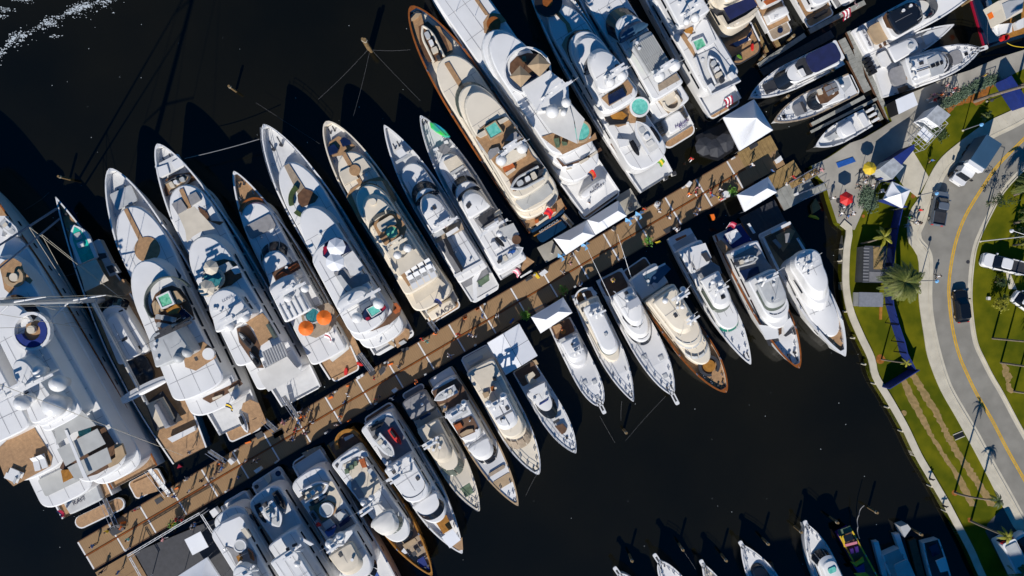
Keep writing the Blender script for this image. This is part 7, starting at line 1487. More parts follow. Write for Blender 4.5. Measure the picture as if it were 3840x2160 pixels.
line('Q880,378 1165,375', (4, 4.6), 'pale rope from the tall pile to the brown-rimmed yacht'); line('Q840,380 470,750', (4, 2.5), 'rope from the tall pile down left to a slim yacht'); line('Q855,400 735,875', (4, 3), 'rope from the tall pile down to the water gap'); line('Q880,385 1240,760', (4, 3), 'rope from the tall pile to the blue-green-inflatable yacht'); line('B1005,285 1850,65', (3.5, 4.2), 'long pale rope between two yacht bows', .05); line('Q0,775 480,1085', (1.5, 3), 'thin rope crossing to the KAOS yacht bow'); line('a935,370 880,470 870,590 885,710', (2.2, 1.5, 1.2, 1.4), 'curved pale hose from a pile to the striped barge', .06); line('g1120,1215 1000,1449', (2, .3), 'mooring line running down from the four-panel yacht bow'); line('V1540,130 1530,510', (4, 2.5), 'mooring line from the blue workboat to the split-roof bow'); line('V1740,485 1932,535', (3, 1.5), 'yellow mooring line under the blue workboat bow', .05, 'yellow'); line('h700,980 690,1200', (1.5, .1), 'thin line from the long-hardtop yacht bow'); line('h1200,920 740,1430', (2, .3), 'thin line from the black-banded sportfisher to a pile'); line('h450,1150 620,1449', (1.5, .3), 'thin line from the sportfisher pulpit to a pile'); line('Z1000,790 1190,1080', (2.2, 1.5), 'thin line from a pile to the small bow at the bottom'); line('A280,200 560,0', (.4, .4), 'thin line on the dark water left of the big bows')
line('A600,985 860,915', (6, 3), 'thin stay crossing from the superyacht to the sailing yacht')
# ---------------------------------------------------------------- dock furniture
def boxy(name, label, pts, z0, z1, m, cat, group=None, top=None):
    P, c_ = grp_axes(pts, z1); e_ = (P[1]-P[0]).normalized(); a = math.atan2(e_.y, e_.x); ey = Vector((-e_.y, e_.x)); r_ = empty(name, (c_.x, c_.y, z0), a, label, cat, group)
    L_ = [((p-c_).dot(e_), (p-c_).dot(ey)) for p in P]; mb = MB(); mb.prism(L_, 0, z1-z0-.06); mb.build('body', m, r_); mb = MB(); mb.prism([(x*1.04, y*1.04) for x, y in L_], z1-z0-.06, z1-z0); mb.build('top', top or m, r_); return r_
SB = 'dark sign boards on the dock'; KI = 'small white service counters on the dock'; OR = 'orange dock step boards'
for q_, lb in (('q1075,210 1150,170 1180,225 1105,265', 'dark board left of the black gangway mat'), ('q1265,200 1375,140 1405,195 1300,255', 'black welcome mat with pale lettering at a gangway foot'), ('p1150,660 1215,625 1240,665 1180,700', 'dark board at the white railed gangway foot'), ('i560,65 650,15 695,65 600,130', 'dark doormat with pale writing on the upper dock lane'), ('p70,1350 170,1295 195,1345 95,1400', 'black doormat at the left gangway crowd'), ('p1520,390 1600,365 1610,395 1540,425', 'dark step board under the planter yacht'), ('p650,1330 700,1290 750,1300 690,1360', 'dark step at the varnished stern'), ('p1110,1060 1200,1010 1215,1045 1140,1085', 'dark step at the red-jetski stern'), ('c930,600 1020,550 1035,590 955,640', 'grey board in front of the peaked tent'), ('O325,250 410,205 435,250 360,290', 'dark square board near the rim of the lower dock'), ('W235,870 380,820 405,860 255,915', 'blue and white printed board lying on the quay')): boxy('sign_board', lb, q_, .765 if q_[0] != 'W' else 1.21, .82 if q_[0] != 'W' else 1.3, 'charcoal' if q_[0] != 'W' else 'blue', 'board', SB)
for q_, lb in (('q765,510 790,480 840,520 805,555', 'white louvred step at the sailing yacht gangway'), ('q1060,620 1120,580 1145,610 1090,650', 'white counter beside the shaded round hatch stern'), ('p1015,710 1050,690 1060,720 1030,735', 'left one of two small cream boxes near the red floats'), ('p1060,685 1085,670 1095,695 1070,710', 'right one of two small cream boxes near the red floats'), ('p1265,640 1310,590 1345,600 1330,650 1290,690', 'white curved counter with dark trim at the upper dock lane'), ('e1150,985 1215,935 1255,965 1190,1015', 'white table beside the yellow hose ring'), ('b890,1085 910,1050 945,1070 920,1105', 'white lectern with black screen at the middle of the long tent'), ('b1075,830 1095,780 1130,800 1110,840', 'white lectern with black screen at the top of the long tent'), ('b485,1320 505,1285 535,1305 515,1340', 'white lectern with black screen at the left half of the long tent'), ('b200,1350 215,1320 240,1335 225,1365', 'dark topped lectern at the lower end of the long tent'), ('c1240,745 1290,705 1315,750 1270,785', 'white round-topped counter at the shore end of the dock'), ('c630,1130 660,1105 720,1110 715,1170 650,1185', 'white oval table near the green plants'), ('c1465,1130 1490,1115 1495,1145 1475,1155', 'white box on the wooden float below the gangway'), ('c225,1030 260,990 290,1010 260,1060', 'grey table standing on the upper dock lane'), ('b1375,800 1400,765 1450,790 1410,845', 'white counter where the long tent ends on the dock'), ('b1565,440 1610,425 1625,465 1580,480', 'cream cube stool on the dark float'), ('b1480,490 1520,480 1525,515 1490,530', 'white cube stool on the dark float'), ('i1390,235 1470,180 1530,260 1450,330', 'white box unit beside the curved-sundeck yacht stern'), ('I880,1060 950,1040 1000,1085 930,1120', 'dark bar counter at the outer dock end'), ('p1410,860 1450,830 1480,860 1440,890', 'white grid table in the shade of the lower dock')): boxy('counter', lb, q_, .77, 1.7, 'white', 'counter', KI, 'white' if 'black' not in lb and 'dark' not in lb else 'charcoal')
for q_, lb in (('q640,550 690,530 695,545 645,565', 'below the sailing yacht gangway'), ('q960,305 1020,285 1030,300 970,315', 'near the two dark boards'), ('q165,825 210,800 215,815 170,835', 'at the grey gangway foot'), ('p695,945 740,920 750,940 705,960', 'beside the louvred-roof stern'), ('p900,805 935,795 938,810 905,820', 'beside the red float stern'), ('p1370,565 1425,545 1430,560 1380,575', 'under the planter yacht'), ('d1460,1140 1495,1125 1500,1145 1465,1160', 'under the deck-crane yacht'), ('d1315,1245 1350,1225 1360,1245 1320,1260', 'under the KAOS stern'), ('e430,1385 470,1365 475,1385 440,1400', 'at the green sofa stern'), ('p905,1205 945,1180 955,1195 915,1215', 'on the lower lane near the chairs'), ('M715,30 750,20 755,40 725,55', 'beyond the planter yacht stern'), ('I985,1010 1030,1000 1030,1015 990,1025', 'at the outer dock end')): boxy('step_board', 'orange step board on the dock, '+lb, q_, .765, .95, 'orange', 'step', OR)
for q_, lb in (('c680,260', 0), ('N640,320', 1), ('N200,600', 2), ('O150,380', 3), ('c740,1120', 4), ('i850,430', 5)):
    c_ = W2(q_ if lb else 'M1420,10', 1.6); r_ = empty('potted_plant', (c_.x, c_.y, .77), 0, ('bright green potted shrub by the four-panel roof', 'bright green potted shrub right of the small canopy', 'bright green potted shrub left of the small canopy', 'bright green potted shrub beside the orange bundle', 'green potted shrub beside the white oval table', 'yellow-green potted shrub beside the party tent truss')[lb], 'plant', 'potted shrubs on the dock')
    mb = MB(); mb.cyl(0, 0, 0, .5, .22, 10, .28); mb.build('pot', 'charcoal', r_); mb = MB()
    for _ in range(150):
        v_ = Vector((random.gauss(0, .3), random.gauss(0, .3), .8+abs(random.gauss(0, .3)))); a = Vector((random.gauss(0, 1), random.gauss(0, 1), random.gauss(.3, .6))).normalized()*.16; c2 = a.orthogonal().normalized()*.06; mb.quad(tuple(v_-a), tuple(v_+c2), tuple(v_+a), tuple(v_-c2))
    mb.build('foliage', 'leaf_bright', r_)
# service pedestals along the dock edges
ped = None
for i in range(26):
    a_ = 6+i*4.1; c_ = dk(a_, .18 if i % 2 else wid-.18); r_ = empty('power_pedestal', (c_.x, c_.y, .78), dang) if ped is None else dup(ped)
    if ped is None:
        ped = r_; mb = MB(); mb.box(-.14, .14, -.1, .1, 0, .95); mb.build('post', 'white', r_); mb = MB(); mb.box(-.16, .16, -.12, .12, .951, 1.05); mb.build('cap', 'pale_grey', r_)
    r_.location = (c_.x, c_.y, .78); tag(r_, 'white power pedestal on the edge of the main dock', 'pedestal', 'power pedestals along the main dock')
# ---------------------------------------------------------------- vehicles
def car(name, label, nose, tail, w, h, paint, cat, zb=1.22, cab=(.26, .80), kind='car'):
    n0, t0 = W2(nose, zb+.8), W2(tail, zb+.8); d = n0-t0; L0 = d.length; a = math.atan2(d.y, d.x); r_ = empty(name, (t0.x, t0.y, zb), a, label, cat, 'vehicles on the road and verge')
    hh = h*.58; w2 = w/2
    def body(xs, z0, z1, inset=0.0):
        mb = MB(); mb.prism(xs[0], z0, z1, xs[1]); return mb
    O = rrect(0, L0, -w2, w2, w*.28, 5); I_ = rrect(.1, L0-.12, -w2+.08, w2-.08, w*.28, 5)
    mb = MB(); mb.prism(O, .28, hh*.75, O); mb.prism(O, hh*.751, hh, I_); mb.build('body', paint, r_)
    x0, x1 = L0*cab[0], L0*cab[1]
    if kind == 'pickup':
        mb = MB(); mb.box(.18, x0-.1, -w2+.14, w2-.14, hh+.01, hh+.03); mb.build('load_bed', 'charcoal', r_)
        for sd in (1, -1): mb = MB(); mb.box(.1, x0-.1, sd*(w2-.11)-.05, sd*(w2-.11)+.05, hh, hh+.22); mb.build('bed_side', paint, r_)
        mb = MB(); mb.box(.05, .15, -w2+.06, w2-.06, hh, hh+.22); mb.build('tailgate', paint, r_)
    B_ = rrect(x0-.15, x1+.45, -w2+.1, w2-.1, .25); T_ = rrect(x0+.15, x1-.35, -w2+.28, w2-.28, .25)
    mb = MB(); mb.prism(B_, hh, h-.06, T_); mb.build('glass_house', 'glass', r_)
    mb = MB(); mb.prism(rrect(x0+.12, x1-.32, -w2+.25, w2-.25, .25), h-.06, h, rrect(x0+.2, x1-.42, -w2+.32, w2-.32, .25)); mb.build('roof', paint, r_)
    for sd in (1, -1):
        mb = MB(); mb.box(x1+.1, x1+.28, sd*(w2+.02)-(.0 if sd > 0 else .18), sd*(w2+.02)+(.18 if sd > 0 else .0), hh*.95, hh*1.15); mb.build('mirror', paint, r_)
        for xx in (L0*.19, L0*.80):
            mb = MB(); mb.tube((xx, sd*(w2-.2), .34), (xx, sd*(w2+.01), .34), .34, 14); o = mb.build('wheel', 'tyre', r_); mb = MB(); mb.tube((xx, sd*(w2), .34), (xx, sd*(w2+.025), .34), .2, 10); mb.build('rim', 'steel', o)
        mb = MB(); mb.box(L0-.13, L0+.005, sd*w2*.62-.2, sd*w2*.62+.2, hh*.6, hh*.78); mb.build('headlight', 'white', r_); mb = MB(); mb.box(-.005, .1, sd*w2*.68-.15, sd*w2*.68+.15, hh*.65, hh*.85); mb.build('tail_light', 'red', r_)
    return r_
car('parked_car', 'black estate car driving along the curved road', 'm780,610', 'm850,1205', 1.9, 1.55, 'car_black', 'car', cab=(.10, .66)); car('pickup_truck', 'grey pickup truck with black bed parked at the kerb under a lamp', 'l455,85', 'l350,705', 1.98, 1.85, 'car_grey', 'pickup', cab=(.42, .72), kind='pickup')
car('pickup_truck', 'white pickup truck parked on the grass across the road', 'm1175,50', '@3842,1010', 2.0, 1.9, 'car_white', 'pickup', 1.22, (.38, .70), 'pickup'); car('parked_car', 'white car cut by the right edge beside the yellow-green tree', 'm1760,700', '@3890,1165', 1.85, 1.5, 'car_white', 'car'); car('parked_car', 'white van roof at the lower right corner in the shade', '@3815,2000', '@3880,2110', 2.0, 2.2, 'car_white', 'van')
# box truck
n0, t0 = W2('W1275,1000', 2.4), W2('W1600,690', 3.4); d = W2('W1460,905', 3.4)-t0; a = math.atan2(d.y, d.x); r_ = empty('box_truck', (t0.x, t0.y, 1.22), a, 'box truck with blue cargo body and white cab parked at the kerb', 'truck', 'vehicles on the road and verge'); L0 = d.length; w2 = 1.22
mb = MB(); mb.box(-.3, L0-.2, -w2, w2, .7, 3.3); mb.build('cargo_box', 'truck_blue', r_); mb = MB(); mb.box(-.32, L0-.18, -w2-.02, w2+.02, 3.3, 3.36); mb.build('box_roof', 'truck_blue', r_); mb = MB(); mb.box(L0-.2, L0+.35, -w2, w2, 2.2, 3.1); mb.build('wind_deflector', 'car_white', r_)
mb = MB(); mb.prism(rrect(L0+.05, L0+1.75, -1.0, 1.0, .2), .5, 2.1, rrect(L0+.05, L0+1.35, -.9, .9, .2)); mb.build('cab', 'car_white', r_); mb = MB(); mb.prism(rrect(L0+1.2, L0+2.5, -.98, .98, .25), .4, 1.25); mb.build('bonnet', 'car_white', r_); mb = MB(); mb.quad((L0+1.79, -.85, 1.3), (L0+1.79, .85, 1.3), (L0+1.40, .78, 2.08), (L0+1.40, -.78, 2.08)); mb.build('windscreen', 'glass', r_)
for sd in (1, -1):
    for xx in (.9, 2.0, L0+1.7): mb = MB(); mb.tube((xx, sd*(w2-.3), .45), (xx, sd*(w2-.02), .45), .45, 12); mb.build('wheel', 'tyre', r_)
    mb = MB(); mb.box(L0+1.3, L0+1.45, sd*1.25-.15, sd*1.25+.15, 1.4, 1.8); mb.build('mirror', 'black', r_); mb = MB(); mb.box(L0+2.45, L0+2.52, sd*.7-.15, sd*.7+.15, .8, 1.0); mb.build('headlight', 'steel', r_)
# shuttle bus at the lower right
P_, c_ = grp_axes('v640,330 900,215 1180,680 900,860', 3.9); e_ = (P_[0]-P_[3]); r_ = empty('shuttle_bus', (c_.x, c_.y, 1.22), math.atan2(e_.y, e_.x), 'long blue-shaded coach with red front lights at the lower right corner', 'bus', 'vehicles on the road and verge'); L0 = e_.length/2+2; w2 = (P_[1]-P_[0]).length/2
mb = MB(); mb.prism(rrect(-L0, L0-1.2, -w2, w2, .3), .4, 2.7); mb.build('body', 'car_white', r_); mb = MB(); mb.prism(rrect(-L0+.3, L0-1.6, -w2+.2, w2-.2, .2), 2.7, 2.85); mb.build('roof_panel', 'pale_grey', r_); mb = MB(); mb.box(L0-1.25, L0-1.15, -w2+.2, w2-.2, 1.3, 2.5); mb.build('windscreen', 'glass', r_)
for sd in (1, -1): mb = MB(); mb.box(L0-1.2, L0-1.1, sd*w2*.6-.3, sd*w2*.6+.3, 2.2, 2.6); mb.build('light', 'red', r_)
# ---------------------------------------------------------------- booths, containers, frames on the quay
def booth(name, label, pts, z0, h, wall, roof, group='booths and cabins on the shore'):
    P, c_ = grp_axes(pts, z0+h); e_ = (P[1]-P[0]); a = math.atan2(e_.y, e_.x); ex = e_.normalized(); ey = Vector((-ex.y, ex.x)); r_ = empty(name, (c_.x, c_.y, z0), a, label, 'booth', group); L_ = [((p-c_).dot(ex), (p-c_).dot(ey)) for p in P]
    mb = MB(); mb.prism([(x*.97, y*.97) for x, y in L_], 0, h-.1); mb.build('wall', wall, r_); mb = MB(); mb.prism(L_, h-.1, h); mb.build('roof', roof, r_); return r_, L_
booth('grey_roof_booth', 'booth with mottled grey roof at the end of the hedge', 'W1045,455 1150,348 1268,437 1165,540', 1.2, 3.2, 'tent_white', 'roof_slate'); booth('grey_roof_booth', 'long booth with mottled grey roof beside the yellow umbrella', 'W620,925 750,825 845,905 740,1020', 1.2, 3.2, 'pale_grey', 'roof_slate'); booth('blue_roof_booth', 'booth with dark blue canvas roof behind the pipe frame', 'W752,822 940,700 942,745 825,888', 1.2, 3.3, 'navy_canvas', 'blue_fabric')
r_, L_ = booth('white_booth', 'white flat-roofed booth open on one side at the quay edge', 'W770,300 930,230 972,345 800,430', 1.2, 2.6, 'black', 'tent_white'); booth('trailer_cabin', 'dark ribbed container with open tan tray beside the blue fence', 'X490,415 690,418 665,750 470,748', 1.2, 2.3, 'container_dark', 'container_dark')
kk = None
b_ = boxy('tan_tray', 'tan dusty tray roof on the dark container by the fence', 'X570,425 660,435 650,625 572,622', 3.5, 3.54, 'mulch', 'tray'); boxy('grey_tray', 'grey tray section at the lower end of the dark container', 'X535,650 660,655 652,740 532,738', 3.5, 3.54, 'mid_grey', 'tray')
for i in range(11):
    q0 = (482, 430+i*28.5); blobp = 'X%d,%d %d,%d %d,%d %d,%d' % (q0[0]-i*.8, q0[1], q0[0]+50-i*.8, q0[1]+1, q0[0]+50-i*.8, q0[1]+14, q0[0]-i*.8, q0[1]+13)
    P, c_ = grp_axes(blobp, 3.56); mb = MB(); mb.prism([tuple(p) for p in P], 3.5, 3.56); o = mb.build('roof_slat', 'mid_grey'); tag(o, 'grey roof slat on the left side of the dark container', 'slat', 'roof slats of the dark container')
booth('utility_cabin', 'low blue-grey cabin with ribbed end beside the blue fence', 'X440,835 660,840 655,968 437,965', 1.2, 1.9, 'pale_grey', 'rubber_grey'); boxy('yellow_beam', 'yellow wooden beam lying on the grass below the cabin', 'X625,968 650,968 645,1080 622,1080', 1.2, 1.35, 'varnish_gold', 'beam')
r_ = empty('pipe_frame', (*W2('W1040,600', 2.6), 1.2), R(48), 'white scaffold pipe frame between the booths', 'frame'); r_.scale = (.72, .8, .9)
for i in range(5):
    for j in range(3): mb = MB(); mb.cyl(-3.4+i*1.7, -1.4+j*1.4, 0, 2.8, .04, 5); mb.build('post', 'pale_grey', r_)
mb = MB()
for zz in (1.4, 2.8):
    for j in range(3): mb.tube((-3.4, -1.4+j*1.4, zz), (3.4, -1.4+j*1.4, zz), .045, 5)
    for i in range(5): mb.tube((-3.4+i*1.7, -1.4, zz), (-3.4+i*1.7, 1.4, zz), .045, 5)
mb.build('beam', 'pale_grey', r_); mb = MB(); mb.box(-1.7, .2, -1.2, 1.2, 2.2, 2.25); mb.build('shelf', 'tent_white', r_)
# fences
def fence(name, label, pts, h, m, base_z=1.2, th=.12, post=True, step=2.6):
    P = [W2(p, base_z) for p in PX(pts)]; r_ = empty(name, (P[0].x, P[0].y, base_z), 0, label, 'fence', 'blue fabric fences')
    P = resample(P, max(2, int(sum((b_-a).length for a, b_ in zip(P, P[1:]))/step)+1)); o0 = P[0]
    for a, b_ in zip(P, P[1:]):
        a, b_ = a-o0, b_-o0; n = Vector((-(b_-a).y, (b_-a).x)).normalized()*th/2; mb = MB(); mb.prism([tuple(a+n), tuple(b_+n), tuple(b_-n), tuple(a-n)], 0, h); mb.build('panel', m, r_)
    if post:
        for a in P:
            a = a-o0; mb = MB(); mb.tube((a.x-.12, a.y, 0), (a.x-.12, a.y, h*.95), .04, 5); mb.tube((a.x-.9, a.y+.1, .03), (a.x-.1, a.y, h*.8), .035, 5); mb.tube((a.x-.9, a.y+.1, .03), (a.x-.1, a.y, .03), .035, 5); mb.build('strut', 'black', r_)
fence('fabric_fence', 'long curved blue fabric fence on the lawn by the palms', 'X762,95 735,200 702,400 680,600 664,750 668,870 690,985 722,1095 765,1230 810,1350 Y780,-5 845,130 885,205', 2.0, 'blue_fabric'); fence('fabric_fence', 'short blue fence closing off the lawn at the seawall', 'Y905,195 640,362', 2.2, 'blue_fabric', post=False); fence('fabric_fence', 'blue fence behind the pale blue canopy', 'X600,5 810,75', 1.8, 'blue_fabric', post=False); fence('fabric_fence', 'wide bright blue fence beside the hedge and sidewalk', 'W1685,140 1845,388', 2.4, 'blue_fabric', th=.9, post=False); fence('fabric_fence', 'short blue fence strip beside the yellow umbrella', 'W580,1025 715,1045', 1.6, 'blue_fabric', post=False)
def hedge(name, label, pts, z, m, w=.5, n=900, cat='hedge'):
    P = spline([W2(p, z) for p in PX(pts)], .15); mb = MB()
    for _ in range(n):
        p = random.choice(P); v_ = Vector((p.x+random.gauss(0, w), p.y+random.gauss(0, w), 1.2+abs(random.gauss(.16, .12)))); a = Vector((random.gauss(0, 1), random.gauss(0, 1), random.gauss(.4, .6))).normalized()*random.uniform(.10, .22); c2 = a.cross(Vector((0, 0, 1))); c2 = (c2.normalized() if c2.length > .01 else Vector((1, 0, 0)))*.07; mb.quad(tuple(v_-a), tuple(v_+c2), tuple(v_+a), tuple(v_-c2))
    tag(mb.build(name, m), label, cat)
hedge('hedge', 'low grey-green hedge strip along the quay lawn', 'o620,830 760,760 900,680 1060,590 1200,520 1350,460 1490,420', 1.5, 'leaf_grey', .36, 2600); hedge('shrub_bed', 'grey-green shrub bed right of the red umbrella', 'W500,1130 550,1180 570,1230 530,1260 490,1210 540,1150', 1.5, 'leaf_grey', .42, 1500, 'shrubs'); hedge('shrub_bed', 'green shrub behind the pipe frame', 'W1130,570 1180,595 1190,625', 1.5, 'leaf', .34, 1100, 'shrubs'); hedge('shrub_bed', 'dark green plants beside the yellow umbrella', 'W590,950 640,980 620,1000', 1.5, 'leaf', .3, 350, 'shrubs')
# ---------------------------------------------------------------- trees
def frond_mb(L0, droop, w0=.42, n=9, seed=0, gap=.5):
    rnd = random.Random(seed); mb = MB(); pts = []
    for i in range(n+1):
        t_ = i/n; pts.append(Vector((L0*t_*(1-.15*t_), 0, .35*L0*t_*(1-t_)*1.2-droop*L0*t_**2.2)))
    for i in range(n):
        a, b_ = pts[i], pts[i+1]; d = (b_-a).normalized()
        mb.tube(a, b_, .03*(1-i/n)+.008, 4)
        for k in range(3):
            o = a.lerp(b_, k/3); ll = w0*math.sin(math.pi*min(1, (i+k/3)/n*.9+.1))**.7*L0/2.4*rnd.uniform(.8, 1.15)
            for sd in (1, -1):
                tip = o+d*ll*.75+Vector((0, sd*ll, -ll*.35)); m_ = o.lerp(tip, .5)+Vector((0, 0, .04)); wv = d*.07*L0/2.4
                mb.quad(tuple(o), tuple(m_+wv), tuple(tip), tuple(m_-wv))
    return mb
def palm(base, top, label, nf=14, L0=2.4, m='frond', tr=.14, droop=.55, htop=None, flare=1.0):
    b0 = PX(base); t0 = PX(top); B_ = W3(base, 1.2)
    if htop is None:
        ro = math.hypot(b0[0]-1920, b0[1]-1080); rt = math.hypot(t0[0]-1920, t0[1]-1080); htop = 100-98.8*ro/max(rt, ro*1.01)
    T_ = W3(top, htop); r_ = empty('palm_tree', B_, 0, label, 'palm tree', 'palm trees on the shore'); d = T_-B_
    mb = MB(); K = 8; pp = [Vector((d.x*(t_**1.5), d.y*(t_**1.5), d.z*t_)) for t_ in (i/K for i in range(K+1))]
    for i, (a, b_) in enumerate(zip(pp, pp[1:])): mb.tube(a, b_, tr*(1.3*flare-.5*i/K), 8, tr*(1.3*flare-.5*(i+1)/K))
    mb.build('trunk', 'bark', r_)
    protos = []
    for i in range(nf):
        if i < 4: o = frond_mb(L0*random.uniform(.85, 1.1), droop*random.uniform(.6, 1.3), seed=i+int(b0[0])).build('frond', m, r_); protos.append(o)
        else: o = protos[i % 4].copy(); link(o); o.parent = r_
        o.location = pp[-1]; o.rotation_euler = (random.uniform(-.2, .2), random.uniform(-.55, .35), 2.4*i+random.uniform(-.2, .2))
    return r_
palm('X458,395', 'X665,335', 'small coconut palm leaning over the container by the seawall', 7, 1.6, 'frond_yellow', .10); palm('Y640,115', 'Y865,148', 'small palm with yellow-green crown at the lower end of the blue fence', 6, .9, 'frond_yellow', .09); palm('o1120,790', '@3945,296', 'tall bare palm trunk leaning over the bright blue fence', 12, 2.4, 'frond', .2); palm('a1865,238', 'a2310,320', 'tall thin palm rising from the mulch tracks', 8, 1.3, 'leaf', .13); palm('a2030,530', 'a2400,690', 'palm with yellow crown at the edge of the big shadow', 10, 1.3, 'frond_yellow', .14)
palm('X770,850', 'X850,745', 'big bushy date palm beside the sidewalk', 46, 3.1, 'frond', .3, .5, 7.5); palm('n1362,330', '@3950,1290', 'slim palm trunk on the far verge, upper of three by the right edge', 10, 2.0, 'frond', .12); palm('n1512,772', '@3950,1389', 'slim palm trunk on the far verge, middle of three by the right edge', 10, 2.0, 'frond', .12); palm('n1752,1292', '@3950,1483', 'slim palm trunk on the far verge, lowest of three by the right edge', 10, 2.0, 'frond', .12)
palm('l1740,1060', '@3868,908', 'yellowish palm beside the white pickup', 12, 1.5, 'frond_yellow', .12); palm('l1760,660', '@3885,806', 'dark palm at the right edge above the lamp post', 16, 2.0, 'frond', .16); palm('o1800,560', '@3960,262', 'palm trunk at the right edge beyond the bright blue fence', 10, 2.2, 'frond', .17); palm('o1250,1060', 'o1300,1040', 'tiny green palm on the lawn beside the sidewalk', 8, .8, 'frond', .06, .5, 2.2); palm('l1760,150', '@3870,694', 'leafy palm across the road from the grey pickup', 18, 2.3, 'frond', .15)
palm('@3790,2120', '@3842,2150', 'palm in the shade behind the long coach', 12, 2.2, 'frond', .15)
def tree(p, z, r, label, m, n=700, cat='tree', h=None, base=None):
    c_ = W2(p, z); bb = W2(base, 1.2) if base else c_; r_ = empty('leafy_tree', (bb.x, bb.y, 1.2), 0, label, cat, 'small trees on the verge'); off = c_-bb; mb = MB()
    mb.tube((0, 0, 0), (off.x*.7, off.y*.7, (z-1.2)*.7), .12, 7, .07)
    for k in range(5): a = 1.26*k; mb.tube((off.x*.6, off.y*.6, (z-1.2)*.6), (off.x+r*.6*math.cos(a), off.y+r*.6*math.sin(a), (z-1.2)*(1.0+.1*(k % 2))), .05, 5, .02)
    mb.build('trunk', 'bark', r_); mb = MB(); cl_ = [(random.gauss(0, .5)*r, random.gauss(0, .5)*r, random.gauss(0, .35)*r) for _ in range(14)]
    for _ in range(n):
        q = random.choice(cl_); v_ = Vector((off.x+q[0]+random.gauss(0, .2)*r, off.y+q[1]+random.gauss(0, .2)*r, z-1.2+q[2]+random.gauss(0, .16)*r)); a = Vector((random.gauss(0, 1), random.gauss(0, 1), random.gauss(.2, .5))).normalized()*random.uniform(.1, .2); c2 = a.cross(Vector((.3, .2, 1))).normalized()*.07; mb.quad(tuple(v_-a), tuple(v_+c2), tuple(v_+a), tuple(v_-c2))
    mb.build('crown', m, r_)
tree('m1530,850', 3.0, 1.05, 'round yellow-green tree beside the white car', 'frond_yellow', 900, base='m1520,760'); tree('m1530,470', 2.6, .8, 'thin green tree on the verge above the yellow-green one', 'leaf', 350); tree('l1480,260', 3.5, 1.2, 'airy dark tree at the kerb whose shade falls across the road', 'leaf', 350); tree('l1900,900', 2.5, .9, 'green bush at the right edge near the lamp', 'leaf', 350); tree('@3700,430', 2.2, .5, 'small shrub by the sidewalk bend', 'leaf', 160)
# ---------------------------------------------------------------- lamp posts
def lamp(base, head, label, m='sky_blue', pole='rubber_grey', h=4.4, arm=None):
    b0 = W3(base, 1.2); r_ = empty('lamp_post', b0, 0, label, 'lamp post', 'lamp posts along the road'); hh = W3(head, h+1.2)-b0; base_ = MB(); base_.cyl(0, 0, 0, .25, .16, 10, .1); base_.build('foot', 'concrete', r_)
    mb = MB(); mb.tube((0, 0, .2), (hh.x*.05, hh.y*.05, h), .075, 7, .05); mb.build('pole', pole, r_); mb = MB(); mb.tube((hh.x*.05, hh.y*.05, h), (hh.x, hh.y, h+.1), .04, 5); mb.build('arm', pole, r_)
    mb = MB(); mb.tube((hh.x*.95, hh.y*.95, h-.12), (hh.x*.95, hh.y*.95, h+.14), .26, 10, .16); mb.build('lamp_head', m, r_); return r_
lamp('W978,1166', 'W1145,1148', 'blue lamp post beside the grey pickup truck'); lamp('X985,732', 'X1147,736', 'blue lamp post beside the big date palm'); lamp('W1378,577', 'W1550,525', 'pale blue lamp post at the blue box truck'); lamp('l1140,990', 'l1700,795', 'tall white lamp post on the far kerb', 'white', 'dock_white', 9.5); lamp('o1320,790', 'o1400,770', 'slim dark lamp post on the lawn near the hedge', 'charcoal', 'black', 3.6); 
for q_, lb in (('Y1075,1192', 'upper'), ('Y1195,1435', 'lower')): c_ = W2(q_, 1.42); mb = MB(); mb.cyl(0, 0, 0, .9, .12, 8); mb.box(-.4, .4, -.06, .06, .6, .72); o = mb.build('mooring_bollard', 'black'); o.location = (c_.x, c_.y, 1.42); tag(o, lb+' black mooring bollard on the seawall cap', 'bollard')
boxy('utility_box', 'small white utility box on the far verge', 'm1280,740 1330,740 1328,795 1278,795', 1.2, 1.6, 'dock_white', 'box'); boxy('concrete_path_end', 'short concrete footpath across the verge by the white car', 'm1610,300 1690,330 1800,600 1660,590', 1.2, 1.24, 'concrete', 'footpath')
